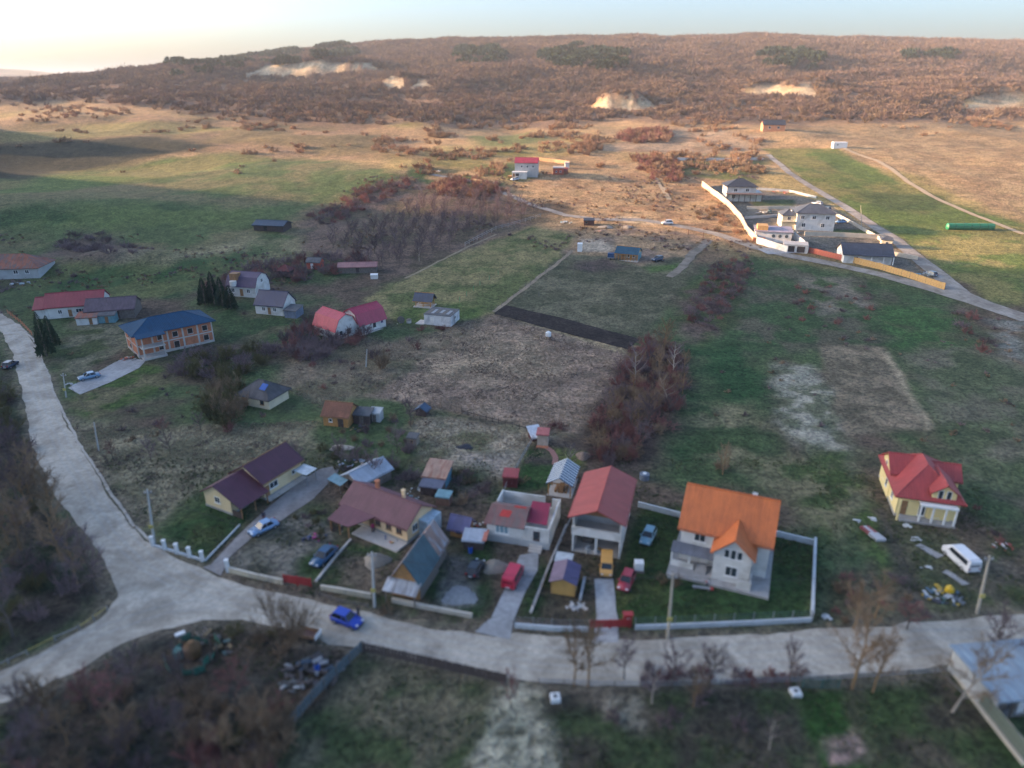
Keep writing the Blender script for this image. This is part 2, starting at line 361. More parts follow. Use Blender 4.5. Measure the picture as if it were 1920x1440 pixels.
zone([(1860,590),(1930,600),(1930,690),(1880,670)], (.19,.19,.17), 3, BROWN, 3, 5, seed=28)
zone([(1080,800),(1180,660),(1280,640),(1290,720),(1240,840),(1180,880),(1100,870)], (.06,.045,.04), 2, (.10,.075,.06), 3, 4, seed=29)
# gardens and yards
zone([(1200,950),(1280,950),(1530,1010),(1525,1165),(1105,1180),(1150,1100),(1180,1000)], (.028,.06,.022), 1, (.045,.075,.025), 1, 5, seed=30)
zone([(1140,1085),(1250,1090),(1255,1160),(1150,1160)], (.07,.085,.03), 1, (.035,.065,.022), 1.5, 3, seed=30)
zone([(985,830),(1060,845),(1035,925),(960,915)], (.035,.075,.025), .8, (.07,.07,.045), 1, 3, seed=31)
zone([(1040,840),(1100,850),(1095,880),(1060,880)], (.10,.12,.04), .8, None, 1)
zone([(990,855),(1040,862),(1035,872),(985,868)], (.07,.06,.055), .5, None, .5)
zone([(300,1005),(395,935),(470,965),(385,1052)], (.03,.065,.025), .8, (.055,.075,.03), 1, 4, seed=32)
zone([(440,1035),(560,955),(640,990),(600,1090),(430,1070)], (.16,.15,.13), 1, (.09,.09,.07), 1.5, 3, seed=33)
zone([(560,1050),(640,1010),(600,1095),(560,1080)], (.035,.065,.025), 1, None, 1)
zone([(600,1100),(660,1010),(760,1010),(720,1100)], (.035,.065,.025), 1, (.13,.10,.075), 1, 4, seed=34)
zone([(640,1040),(720,1040),(710,1110),(640,1105)], (.13,.105,.08), 1, None, 1)
zone([(790,990),(930,1010),(930,1110),(900,1165),(780,1110)], (.03,.06,.022), 1, (.08,.075,.05), 1, 4, seed=35)
zone([(820,1085),(890,1090),(895,1135),(835,1135)], (.19,.18,.17), 1, None, 1)
zone([(830,1040),(880,1040),(890,1090),(830,1090)], (.12,.11,.10), 1, None, 1)
zone([(960,1165),(1010,1040),(1110,1100),(1110,1170)], (.03,.055,.022), .8, (.07,.06,.045), 1, 3, seed=36)
zone([(580,850),(900,880),(920,930),(640,900)], (.12,.10,.085), 2, (.05,.07,.035), 2, 4, seed=37)
zone([(640,1100),(900,1160),(940,1190),(800,1180),(640,1140)], (.035,.055,.025), .6, (.12,.10,.075), 1, 2, seed=38)
zone([(950,1185),(1530,1180),(1700,1165),(1530,1185),(1100,1195)], (.035,.06,.025), .6, None, .6)
zone([(330,870),(560,800),(590,840),(400,900),(300,990),(285,930)], (.20,.18,.13), 2, (.1,.1,.06), 2, 5, seed=39)
zone([(130,790),(290,800),(600,790),(560,830),(400,890),(290,980),(250,1010),(170,880)], (.22,.20,.135), 2, (.12,.115,.075), 3, 4, seed=40)
zone([(120,760),(220,690),(300,680),(320,720),(170,790)], (.06,.10,.03), 1, (.13,.12,.07), 1, 4, seed=41)
zone([(130,600),(240,600),(245,650),(110,720)], (.15,.145,.10), 1.5, (.06,.08,.035), 2, 4, seed=41)
zone([(30,500),(300,500),(450,470),(470,500),(340,560),(100,560)], (.045,.09,.035), 3, (.1,.12,.05), 3, 9, seed=42)
zone([(380,560),(500,590),(640,600),(600,640),(420,640)], (.045,.08,.035), 2, (.10,.10,.06), 2, 6, seed=43)
# this side of the road
zone([(560,1225),(680,1225),(950,1275),(960,1450),(500,1450)], (.05,.07,.032), 1, (.12,.11,.075), 2, 4, seed=44)
zone([(950,1265),(1100,1270),(1500,1290),(1500,1450),(950,1450)], (.055,.05,.04), 1, (.045,.065,.03), 2, 4, seed=45)
zone([(935,1275),(1010,1280),(1060,1440),(1080,1470),(850,1470),(905,1380)], (.31,.30,.235), 1.0, (.09,.09,.065), 1.2, 1.3, seed=46, thr=(.5,.62))
zone([(1130,1310),(1190,1305),(1240,1340),(1200,1370),(1135,1345)], (.24,.215,.175), .6, (.1,.09,.07), .8, 1.2, seed=47, thr=(.5,.65))
zone([(1500,1285),(1580,1285),(1600,1370),(1640,1450),(1540,1450),(1500,1360)], (.03,.07,.02), .6, None, .8)
zone([(1530,1390),(1600,1375),(1625,1430),(1560,1430)], (.32,.22,.20), .5, (.1,.09,.07), .7, 1, seed=48, thr=(.5,.62))
zone([(1610,1290),(1800,1270),(1920,1400),(1920,1450),(1640,1450)], (.07,.062,.045), 1, (.045,.07,.028), 1.5, 4, seed=49)
zone([(1060,1270),(1800,1265),(1790,1285),(1060,1292)], (.10,.09,.075), .5, None, .6, str_=.8)
zone([(0,1310),(200,1210),(330,1175),(500,1165),(680,1190),(690,1215),(560,1350),(500,1450),(0,1450)], WOODF, 1, (.045,.045,.04), 2, 4, seed=50)
zone([(0,660),(30,720),(60,870),(100,960),(215,1090),(210,1140),(0,1245)], (.05,.045,.038), 1, (.035,.05,.03), 2, 5, seed=51)
# bare earth scarps in the hills (relief is in the land itself)
for q in ([(450,145),(500,122),(570,116),(620,118),(700,118),(710,132),(640,142),(540,146)], [(715,165),(730,140),(760,150),(760,168)], [(765,170),(790,145),(815,165)],
          [(1095,205),(1130,185),(1170,188),(1220,190),(1232,205),(1170,212)], [(1395,178),(1420,158),(1450,160),(1540,168),(1530,182)],
          [(1795,205),(1830,180),(1925,178),(1925,208),(1850,210)], [(1030,345),(1060,340),(1030,352)]):
    zone(q, (.50,.40,.27), 4, (.32,.23,.15), 4, 9, seed=60, thr=(.45,.7))
zone([(1140,408),(1180,405),(1245,416),(1260,422),(1180,418)], (.5,.38,.25), 1, None, 1)
# ground below the hill wood, and trodden dusty verges beside the roads
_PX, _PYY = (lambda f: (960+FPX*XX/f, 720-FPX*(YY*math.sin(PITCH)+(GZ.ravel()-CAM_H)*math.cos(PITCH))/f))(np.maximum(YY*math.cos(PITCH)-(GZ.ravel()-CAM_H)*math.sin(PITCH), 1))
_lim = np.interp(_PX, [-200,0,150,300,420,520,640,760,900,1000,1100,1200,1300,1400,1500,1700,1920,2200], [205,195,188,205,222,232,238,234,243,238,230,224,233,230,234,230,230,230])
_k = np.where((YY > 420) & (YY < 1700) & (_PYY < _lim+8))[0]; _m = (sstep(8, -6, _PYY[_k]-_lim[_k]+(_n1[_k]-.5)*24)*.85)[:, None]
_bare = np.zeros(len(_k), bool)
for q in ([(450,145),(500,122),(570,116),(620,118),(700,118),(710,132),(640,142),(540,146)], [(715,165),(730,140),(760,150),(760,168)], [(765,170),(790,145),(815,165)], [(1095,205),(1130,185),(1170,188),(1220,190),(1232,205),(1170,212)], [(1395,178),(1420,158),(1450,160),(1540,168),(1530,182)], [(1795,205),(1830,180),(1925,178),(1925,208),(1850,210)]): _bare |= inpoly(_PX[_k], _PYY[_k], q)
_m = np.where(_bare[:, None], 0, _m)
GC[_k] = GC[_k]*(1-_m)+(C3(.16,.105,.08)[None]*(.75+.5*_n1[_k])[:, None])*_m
RD = [W(*p)[:2] for p in [(1960,1145),(1640,1175),(1300,1196),(960,1190),(800,1178),(590,1128),(410,1082),(270,1015),(180,890),(125,800),(62,640),(0,585),(-30,575),(-30,600),(25,665),(52,780),(100,930),(190,1040),(220,1118),(150,1185),(-30,1275),(-30,1335),(140,1262),(300,1180),(450,1162),(620,1205),(900,1262),(1100,1288),(1500,1268),(1800,1248),(1960,1225)]]
_k = np.where((YY < 210) & (YY > 45) & (np.abs(XX) < 150))[0]; _d = pdist(XX[_k], YY[_k], RD)+(fbm(XX[_k], YY[_k], 2.5, 111)-.5)*3; _m = (sstep(2.2, .3, _d)*.75)[:, None]
GC[_k] = GC[_k]*(1-_m)+C3(.17,.145,.115)[None]*_m
me = bpy.data.meshes.new('ground'); nx, ny = len(GX), len(GY)
me.vertices.add(nx*ny); me.vertices.foreach_set('co', np.stack([XX, YY, GZ.ravel()], 1).astype(np.float32).ravel())
_i = (np.arange(ny-1)[:, None]*nx+np.arange(nx-1)[None]).ravel()
_q = np.stack([_i, _i+1, _i+nx+1, _i+nx], 1).astype(np.int32).ravel()
me.loops.add(len(_q)); me.loops.foreach_set('vertex_index', _q); me.polygons.add(len(_i)); me.polygons.foreach_set('loop_start', np.arange(len(_i), dtype=np.int32)*4)
me.polygons.foreach_set('use_smooth', np.ones(len(_i), bool)); me.update(calc_edges=True)
a = me.color_attributes.new('soil', 'FLOAT_COLOR', 'POINT'); a.data.foreach_set('color', np.concatenate([np.clip(GC, .005, .9), np.ones((nx*ny, 1))], 1).astype(np.float32).ravel())
def ground_mat(name, vcol=True, col=(.4,.37,.33), streak=None):
    m, nt, b = _nodes(name); tc = nt.nodes.new('ShaderNodeTexCoord').outputs['Object']
    if vcol:
        c = nt.nodes.new('ShaderNodeVertexColor'); c.layer_name = 'soil'; c = c.outputs[0]
    else: c = tuple(col)
    n1 = _noise(nt, 1.3, 6, tc, .8); n2 = _noise(nt, .28, 5, tc, .6); n3 = _noise(nt, 5, 3, tc)
    c = _mix(nt, 'MULTIPLY', 1.0, c, _ramp(nt, n1, .33, .66, (.50, .50, .52), (1.42, 1.38, 1.3)))
    c = _mix(nt, 'MULTIPLY', 1.0, c, _ramp(nt, n2, .35, .65, (.72, .76, .74), (1.25, 1.2, 1.16)))
    c = _mix(nt, 'MULTIPLY', 1.0, c, _ramp(nt, n3, .3, .7, (.7, .7, .7), (1.25, 1.25, 1.25)))
    nt.links.new(c, b.inputs['Base Color']); b.inputs['Roughness'].default_value = .95; b.inputs['Specular IOR Level'].default_value = .1
    _bump(nt, b, n1, 1.0, .35)
    return m
me.materials.append(ground_mat('meadow_ground'))
tag(link('ground', me), kind='structure')
# ------------------------------------------------------------------ sheets laid on the ground
def sheet(name, poly, m, off=.05, step=1.0, jit=.35, world=False, kind='structure', vn=.0, parent=None):
    P = [tuple(p[:2]) for p in poly] if world else [W(*p)[:2] for p in poly]
    B = []
    for i in range(len(P)):
        a = np.array(P[i]); b = np.array(P[(i+1) % len(P)]); n = max(1, int(np.hypot(*(b-a))/step))
        for k in range(n): B.append(a+(b-a)*k/n)
    B = np.array(B)
    B = B+jit*np.stack([fbm(B[:, 0], B[:, 1], 3, 71)-.5, fbm(B[:, 0], B[:, 1], 3, 73)-.5], 1)*2
    lo = B.min(0); hi = B.max(0); gx, gy = np.meshgrid(np.arange(lo[0], hi[0], step), np.arange(lo[1], hi[1], step)); gx = gx.ravel(); gy = gy.ravel()
    k = inpoly(gx, gy, B) & (pdist(gx, gy, B) > step*.45); pts = np.concatenate([B, np.stack([gx[k], gy[k]], 1)])
    vs, es, fs, *_ = delaunay_2d_cdt([Vector(p) for p in pts.tolist()], [], [list(range(len(B)))], 1, 1e-4)
    v = np.array([(q.x, q.y) for q in vs]); z = tz(v[:, 0], v[:, 1])+off
    if vn: z = z+vn*(fbm(v[:, 0], v[:, 1], 1.6, 77)-.4)
    F = []
    for f in fs:
        f = list(f); a, b_, c = v[f[0]], v[f[1]], v[f[2]]
        if (b_[0]-a[0])*(c[1]-a[1])-(b_[1]-a[1])*(c[0]-a[0]) < 0: f = f[::-1]
        F.append(f)
    o = mesh_obj(name, np.column_stack([v, z]), F, m, smooth=True, parent=parent)
    return tag(o, kind=kind) if parent is None else o
def road_mat(name, col, col2):
    m, nt, b = _nodes(name); tc = nt.nodes.new('ShaderNodeTexCoord').outputs['Object']
    n1 = _noise(nt, .22, 6, tc, .8); n2 = _noise(nt, 1.4, 5, tc); n3 = _noise(nt, 9, 3, tc)
    c = _ramp(nt, n1, .36, .64, col2, col)
    c = _mix(nt, 'MULTIPLY', 1.0, c, _ramp(nt, n2, .3, .7, (.80, .80, .80), (1.1, 1.1, 1.1)))
    c = _mix(nt, 'MULTIPLY', 1.0, c, _ramp(nt, n3, .3, .7, (.85, .85, .85), (1.1, 1.1, 1.1)))
    nt.links.new(c, b.inputs['Base Color']); b.inputs['Roughness'].default_value = .9; _bump(nt, b, n2, .5, .08); return m
M_ROAD = road_mat('gravel_road', (.50,.445,.365), (.31,.27,.215)); M_TRACK = road_mat('dirt_track', (.33,.30,.26), (.2,.17,.14)); M_CONC = road_mat('concrete_paving', (.36,.36,.36), (.27,.27,.27))
sheet('road', [(1960,1145),(1800,1162),(1640,1175),(1480,1186),(1300,1196),(1150,1200),(960,1188),(930,1196),(800,1178),(700,1152),(590,1128),(500,1110),(410,1082),(340,1050),(270,1015),(225,960),(180,890),(150,840),(125,800),(110,755),(95,710),(62,640),(35,608),(0,585),(-30,575),
     (-30,600),(5,625),(25,665),(38,720),(52,780),(62,840),(100,930),(150,990),(190,1040),(215,1085),(220,1118),(205,1148),(150,1185),(70,1228),(-30,1275),(-30,1335),(60,1300),(140,1262),(230,1205),(300,1180),(380,1165),(450,1162),(520,1175),(620,1205),(680,1215),(800,1238),(900,1262),(960,1275),(1100,1288),(1300,1282),(1500,1268),(1700,1258),(1800,1248),(1960,1225)], M_ROAD, .06, 1.0, .55)
def strip(name, pts, w, m, off=.08, jit=.25, step=1.2):
    """a track of width w along points seen in the photograph"""
    P = np.array([W(*p)[:2] for p in pts]); ww = w if isinstance(w, (list, tuple)) else [w]*len(P)
    L = []; R = []
    for i in range(len(P)):
        t = P[min(i+1, len(P)-1)]-P[max(i-1, 0)]; t = t/np.hypot(*t); n = np.array([-t[1], t[0]]); L.append(P[i]+n*ww[i]/2); R.append(P[i]-n*ww[i]/2)
    return sheet(name, L+R[::-1], m, off, step, jit, world=True)
strip('dirt_track', [(800,325),(860,335),(915,350),(960,368),(1000,385),(1060,404),(1120,412),(1200,412),(1260,422),(1340,438),(1420,465),(1480,480),(1560,495),(1650,515),(1750,542),(1830,566),(1930,600)], [3,3,3,3.2,3.2,3.4,4,4.5,4,4,4.5,5,5,5,6,7,7], M_TRACK, .14)
strip('dirt_track', [(1440,290),(1480,325),(1540,362),(1610,405),(1680,450),(1740,500),(1800,550),(1850,572)], [3,3.5,4,4.5,5,5.5,6,6], M_TRACK, .18, step=1.6)
strip('dirt_track', [(1580,278),(1640,300),(1700,340),(1760,375),(1830,405),(1920,440)], 2.6, road_mat('straw_track', (.42,.32,.2), (.36,.27,.17)), .2, step=2)
strip('dirt_track', [(1330,450),(1300,475),(1280,500),(1255,520)], 3, road_mat('rutted_earth', (.24,.2,.16), (.14,.12,.09)), .12, 1)
strip('dirt_track', [(1225,330),(1238,348),(1255,375)], 2, road_mat('straw_track2', (.42,.32,.2), (.36,.27,.17)), .15, 1)
strip('footpath', [(925,585),(985,540),(1040,498),(1075,470)], 1.3, road_mat('trodden_path', (.28,.22,.15), (.2,.16,.11)), .1, .5)
strip('footpath', [(760,522),(820,492),(880,462),(930,440)], 1.0, MATS.get('x') or road_mat('trodden_path2', (.3,.24,.15), (.22,.17,.11)), .1, .4)
M_RUT = road_mat('worn_wheel_ruts', (.47,.43,.365), (.32,.29,.245)); M_MUD = road_mat('damp_road_edge', (.27,.24,.20), (.20,.175,.145))
_mid = [(1960,1187),(1800,1204),(1640,1214),(1480,1225),(1300,1236),(1150,1242),(1000,1234),(930,1224),(800,1204),(700,1182),(620,1164),(520,1142),(430,1120),(350,1090),(280,1050),(225,995),(165,900),(120,830),(90,760),(72,700),(48,640),(10,604)]
_mid2 = [(430,1130),(330,1140),(260,1160),(190,1185),(120,1218),(40,1262),(-30,1300)]
def ruts(pts, offs, w, m, off):
    P = [np.array(W(*p)[:2]) for p in pts]
    for o_ in offs:
        L = []; R_ = []
        for i in range(len(P)):
            t = P[min(i+1, len(P)-1)]-P[max(i-1, 0)]; t = t/np.hypot(*t); n = np.array([-t[1], t[0]]); c = P[i]+n*(o_+.35*(float(vnoise(P[i][0], P[i][1], 9, 5))-.5)*2); L.append(c+n*w/2); R_.append(c-n*w/2)
        sheet('wheel_track', L+R_[::-1], m, off, .8, .35, world=True)
ruts(_mid, (-1.8, -.5, .8, 1.8), .42, M_RUT, .075); ruts(_mid2, (-1.0, .6), .42, M_RUT, .082)
sheet('ploughed_strip', [(925,588),(948,572),(1060,598),(1200,636),(1178,656),(1100,636)], (lambda m: m)(ground_mat('dark_tilled_soil', False, (.035,.03,.03))), .06, .6, .25, vn=.25)
sheet('driveway', [(918,1165),(953,1092),(975,1042),(1010,1035),(1008,1070),(985,1110),(960,1172)], M_CONC, .09, 1, .05)
sheet('driveway', [(905,1172),(918,1162),(962,1170),(955,1200),(890,1186)], M_CONC, .085, 1, .1)
sheet('driveway', [(1115,1085),(1150,1085),(1152,1120),(1158,1172),(1160,1206),(1112,1206),(1118,1170)], road_mat('light_gravel', (.42,.41,.40), (.3,.3,.3)), .085, 1, .25)
sheet('driveway', [(395,1060),(440,1010),(500,955),(560,905),(600,880),(640,872),(632,890),(590,935),(530,975),(470,1010),(430,1045),(415,1080),(380,1065)], road_mat('grey_gravel', (.27,.25,.24), (.19,.17,.16)), .075, 1, .2)
sheet('paved_yard', [(128,728),(230,672),(275,675),(262,690),(205,718),(150,740)], M_CONC, .08, 1, .2)
sheet('driveway', [(1420,468),(1485,460),(1500,475),(1440,478)], M_CONC, .22, 1, .1)
# ------------------------------------------------------------------ buildings
WHITE = mat('white_render', (.66,.65,.62), .85, .12, .5, dirt=(.42,.40,.36)); GREYWALL = mat('grey_render', (.42,.43,.43), .85, .15, .5)
CREAM = mat('cream_render', (.66,.57,.40), .85, .10, .5, dirt=(.48,.42,.32)); YELLOW = mat('yellow_render', (.80,.64,.30), .85, .08, .4); PLINTH = mat('concrete_plinth', (.33,.32,.31), .9, .2, 1)
WOOD = mat('brown_wood', (.30,.16,.07), .75, .3, 2); WOODOR = mat('orange_wood', (.48,.24,.08), .7, .25, 2); GREYWOOD = mat('weathered_wood', (.17,.145,.125), .9, .3, 2); DARKWOOD = mat('dark_wood', (.07,.05,.045), .8, .3, 2)
PVC = mat('white_frame', (.75,.75,.74), .5, .05, 1); BRICKM = mat('orange_brick_wall', (.50,.19,.10), .9, .22, 1.2); CONC = mat('bare_concrete', (.50,.46,.42), .9, .15, 1)
DARK = mat('dark_opening', (.02,.02,.02), .9, .1, 1); GLASS = glass(); METAL = mat('grey_metal', (.30,.31,.32), .45, .15, 1, metal=.3); RUST = mat('rusty_metal', (.22,.10,.06), .8, .35, 2)
TIN = roofmat('tin_sheet_roof', (.42,.46,.52), 'corr', .45, .15, None, .25); STONE = mat('dry_laid_stone', (.33,.31,.28), .9, .3, 1.5); WHITEPOST = mat('white_post', (.72,.73,.72), .7, .12, 1)
class Blk:
    def __init__(s, root, O, ang, w, d, z0):
        s.root = root; s.O = Vector((O[0], O[1], z0))-Vector(root.location); s.w = w; s.d = d; s.z0 = z0; s.ang = ang
        s.M = Matrix.Translation(s.O) @ Matrix.Rotation(ang, 4, 'Z')
    def p(s, x, y, z): return s.M @ Vector((x, y, z))
    def box(s, name, b, m, parent=None):
        return MB().box(*b, 0, s.M).build(name, m, parent or s.root)
def fr3(A, B, C, e, base=None, ov=.4, left=False):
    z0 = W(*(base or B))[2]
    a, b, c = [np.array(WP(*q, z0+e)) for q in (A, B, C)]
    u = (b-a)/np.hypot(*(b-a)); v = np.array([-u[1], u[0]]); w = np.hypot(*(b-a)); d = abs((c-(a if left else b))@v)
    O = a+u*ov+v*ov
    return (O, math.atan2(u[1], u[0]), w-2*ov, d-2*ov, z0)
def frR(A, B, R, e, pitch, base=None, ov=.4):
    z0 = W(*(base or B))[2]; a, b = np.array(WP(*A, z0+e)), np.array(WP(*B, z0+e)); u = (b-a)/np.hypot(*(b-a)); v = np.array([-u[1], u[0]])
    D = 8
    for _ in range(60):
        r = np.array(WP(*R, z0+e+D/2*pitch)); D += .6*(2*((r-a)@v)-D)
    return (a+u*ov+v*ov, math.atan2(u[1], u[0]), np.hypot(*(b-a))-2*ov, D-2*ov, z0)
def frC(c, w, d, deg):
    x, y, z = W(*c); a = math.radians(deg); u = np.array([math.cos(a), math.sin(a)]); v = np.array([-u[1], u[0]])
    return (np.array([x, y])-u*w/2-v*d/2, a, w, d, z)
def root_of(name, fr, label, cat, group=None):
    O, a, w, d, z0 = fr; u = np.array([math.cos(a), math.sin(a)]); v = np.array([-u[1], u[0]]); c = O+u*w/2+v*d/2
    z0 = min(z0, float(tz(*c)), *[float(tz(*(O+u*w*i+v*d*j))) for i in (0, 1) for j in (0, 1)]); 
    return empty(name, (c[0], c[1], fr[4]), 0, label, cat, group)
def blk(root, fr): return Blk(root, fr[0], fr[1], fr[2], fr[3], fr[4])
def walls(b, h, m, roof='none', rise=2, plinth=None, name='wall'):
    """four walls of a block with gable ends up to the roof"""
    q = MB(); w, d = b.w, b.d; z = -1.6
    P = lambda x, y, zz: b.p(x, y, zz)
    q.face([P(0,0,z), P(w,0,z), P(w,0,h), P(0,0,h)]); q.face([P(w,0,z), P(w,d,z), P(w,d,h), P(w,0,h)])
    q.face([P(w,d,z), P(0,d,z), P(0,d,h), P(w,d,h)]); q.face([P(0,d,z), P(0,0,z), P(0,0,h), P(0,d,h)])
    q.face([P(0,0,h), P(w,0,h), P(w,d,h), P(0,d,h)])
    if roof == 'gy':
        for y, s in ((0, 1), (d, -1)):
            t = [P(0,y,h), P(w,y,h), P(w/2,y,h+rise)]; q.face(t if s > 0 else t[::-1])
    if roof == 'gx':
        for x, s in ((w, 1), (0, -1)):
            t = [P(x,0,h), P(x,d,h), P(x,d/2,h+rise)]; q.face(t if s > 0 else t[::-1])
    if roof == 'gambx' or roof == 'gamby':
        n = (w if roof == 'gamby' else d)
        prof = [(0, 0), (n, 0), (n*.82, rise*.68), (n/2, rise), (n*.18, rise*.68)]
        for e, s in (((0 if roof == 'gamby' else b.w), 1), ((d if roof == 'gamby' else 0), -1)):
            t = [P(a, e, h+c) if roof == 'gamby' else P(e, a, h+c) for a, c in prof]; q.face(t if s > 0 else t[::-1])
    o = q.build(name, m, b.root)
    if plinth: MB().box(-.06, -.06, -1.5, w+.06, d+.06, plinth[0], 0, b.M).build('plinth', plinth[1], b.root)
    return o
def roof(b, h, kind, rise, m, ov=.4, t=.14, edge=None, ridge=True, front=None, name='roof', skew=0):
    w, d = b.w, b.d; P = b.p; q = MB(); e = edge or m; f = ov if front is None else front; cap = MB(); trs = []
    class _T:
        V = trs
        def bar(s, a_, b_, w_): trs.append(MB().bar(a_, b_, w_))
    tr = _T()
    if kind == 'gx':
        k = rise/(d/2); dz = k*ov; y0, y1 = -ov, d+ov
        q.slab([P(-f,y0,h-dz+t), P(w+f,y0,h-dz+t), P(w+f,d/2,h+rise+t), P(-f,d/2,h+rise+t)], t)
        q.slab([P(w+f,y1,h-dz+t), P(-f,y1,h-dz+t), P(-f,d/2,h+rise+t), P(w+f,d/2,h+rise+t)], t)
        cap.tube([P(-f,d/2,h+rise+t+.01), P(w+f,d/2,h+rise+t+.01)], .11)
        tr.bar(P(-f,y0-.07,h-dz-.02), P(w+f,y0-.07,h-dz-.02), .13); tr.bar(P(-f,y1+.07,h-dz-.02), P(w+f,y1+.07,h-dz-.02), .13)
    elif kind == 'gy':
        k = rise/(w/2); dz = k*ov; x0, x1 = -ov, w+ov
        q.slab([P(x0,d+f,h-dz+t), P(x0,-f,h-dz+t), P(w/2,-f,h+rise+t), P(w/2,d+f,h+rise+t)], t)
        q.slab([P(x1,-f,h-dz+t), P(x1,d+f,h-dz+t), P(w/2,d+f,h+rise+t), P(w/2,-f,h+rise+t)], t)
        cap.tube([P(w/2,-f,h+rise+t+.01), P(w/2,d+f,h+rise+t+.01)], .11)
        tr.bar(P(x0-.07,-f,h-dz-.02), P(x0-.07,d+f,h-dz-.02), .13); tr.bar(P(x1+.07,-f,h-dz-.02), P(x1+.07,d+f,h-dz-.02), .13)
    elif kind == 'hip':
        s = min(w, d)/2; k = rise/s; dz = k*ov; z = h-dz+t; H = h+rise+t
        if w >= d: r0, r1 = (s, d/2), (w-s, d/2)
        else: r0, r1 = (w/2, s), (w/2, d-s)
        a, c, g, i = (-ov,-ov), (w+ov,-ov), (w+ov,d+ov), (-ov,d+ov)
        X = lambda p_, zz: P(p_[0], p_[1], zz)
        if w >= d:
            q.slab([X(a,z), X(c,z), X(r1,H), X(r0,H)], t); q.slab([X(g,z), X(i,z), X(r0,H), X(r1,H)], t)
            q.slab([X(c,z), X(g,z), X(r1,H)], t); q.slab([X(i,z), X(a,z), X(r0,H)], t)
        else:
            q.slab([X(a,z), X(c,z), X(r0,H)], t); q.slab([X(g,z), X(i,z), X(r1,H)], t)
            q.slab([X(c,z), X(g,z), X(r1,H), X(r0,H)], t); q.slab([X(i,z), X(a,z), X(r0,H), X(r1,H)], t)
        if w-d: cap.tube([X(r0,H+.01), X(r1,H+.01)], .1)
        for p_, r in ((a,r0),(i,r0 if w >= d else r1),(c,r1 if w >= d else r0),(g,r1)): cap.tube([X(p_,z+.01), X(r,H+.01)], .08)
        for p_, r in ((a,c),(c,g),(g,i),(i,a)): tr.bar(X(p_,z-.1), X(r,z-.1), .13)
    elif kind == 'mono':      # falls towards the front
        k = rise/d; q.slab([P(-ov,-ov,h-k*ov+t), P(w+ov,-ov,h-k*ov+t), P(w+ov,d+ov,h+rise+k*ov+t), P(-ov,d+ov,h+rise+k*ov+t)], t)
        tr.bar(P(-ov,-ov-.05,h-k*ov), P(w+ov,-ov-.05,h-k*ov), .1)
    elif kind in ('gambx', 'gamby'):
        n = w if kind == 'gamby' else d; L = d if kind == 'gamby' else w
        prof = [(-ov, -rise*.10), (n*.18-.1, rise*.68+t), (n/2, rise+t), (n*.82+.1, rise*.68+t), (n+ov, -rise*.10)]
        X = (lambda a, l, zz: P(a, l, h+zz)) if kind == 'gamby' else (lambda a, l, zz: P(l, a, h+zz))
        for (a0, z0), (a1, z1) in zip(prof[:-1], prof[1:]):
            if (kind == 'gamby') == (z1 > z0 or False):
                quad = [X(a0,L+f,z0), X(a0,-f,z0), X(a1,-f,z1), X(a1,L+f,z1)] if kind == 'gamby' else [X(a1,L+f,z1), X(a1,-f,z1), X(a0,-f,z0), X(a0,L+f,z0)]
            else:
                quad = [X(a1,-f,z1), X(a1,L+f,z1), X(a0,L+f,z0), X(a0,-f,z0)] if kind == 'gamby' else [X(a0,-f,z0), X(a0,L+f,z0), X(a1,L+f,z1), X(a1,-f,z1)]
            q.slab(quad, t)
        cap.tube([X(n/2,-f,rise+t), X(n/2,L+f,rise+t)], .1)
    o = q.build(name, m, b.root)
    if ridge and cap.V: cap.build('ridge_cap', e, o)
    for g_ in trs: g_.build('gutter', e, o)
    return o
def _face(b, f, s, z, w, h, off):
    """matrix with x along the face (seen from outside), y into the wall, z up; origin at the opening's lower middle"""
    if f == 'f': o, a = (s*b.w, -off), 0
    elif f == 'r': o, a = (b.w+off, s*b.d), math.pi/2
    elif f == 'b': o, a = ((1-s)*b.w, b.d+off), math.pi
    else: o, a = (-off, (1-s)*b.d), -math.pi/2
    return b.M @ Matrix.Translation((o[0], o[1], z)) @ Matrix.Rotation(a, 4, 'Z')
def win(b, f, s, z, w, h, mull=1, fm=None, off=0.0, name='window', arch=False, pane=None):
    M = _face(b, f, s, z, w, h, off); q = MB(); t = .08; y0, y1 = -.06, .05
    q.box(-w/2, y0, 0, w/2, y1, t, 0, M); q.box(-w/2, y0, h-t, w/2, y1, h, 0, M)
    q.box(-w/2, y0, t, -w/2+t, y1, h-t, 0, M); q.box(w/2-t, y0, t, w/2, y1, h-t, 0, M)
    for i in range(mull):
        x = -w/2+w*(i+1)/(mull+1); q.box(x-.04, y0+.005, t, x+.04, y1, h-t, 0, M)
    q.box(-w/2-.08, -.14, -.06, w/2+.08, .02, -.002, 0, M)
    o = q.build(name, fm or PVC, b.root)
    MB().box(-w/2+t, -.02, t, w/2-t, .03, h-t, 0, M).build('pane', pane or GLASS, o)
    return o
def door(b, f, s, z, w, h, m=None, off=0, name='door', glazed=False):
    M = _face(b, f, s, z, w, h, off); q = MB()
    q.box(-w/2, -.05, 0, w/2, .04, h, 0, M); o = q.build(name, m or WOOD, b.root)
    MB().box(w/2-.16, -.11, h*.47, w/2-.1, -.051, h*.52, 0, M).build('handle', METAL, o)
    if glazed: MB().box(-w/2+.12, -.06, h*.45, w/2-.2, -.051, h-.15, 0, M).build('pane', GLASS, o)
    return o
def chimney(b, x, y, z0, h, m=None, s=.5, parent=None):
    q = MB().box(x-s/2, y-s/2, z0, x+s/2, y+s/2, z0+h, 0, b.M); q.box(x-s/2-.08, y-s/2-.08, z0+h+.001, x+s/2+.08, y+s/2+.08, z0+h+.1, 0, b.M)
    return q.build('chimney', m or BRICKM, parent or b.root)
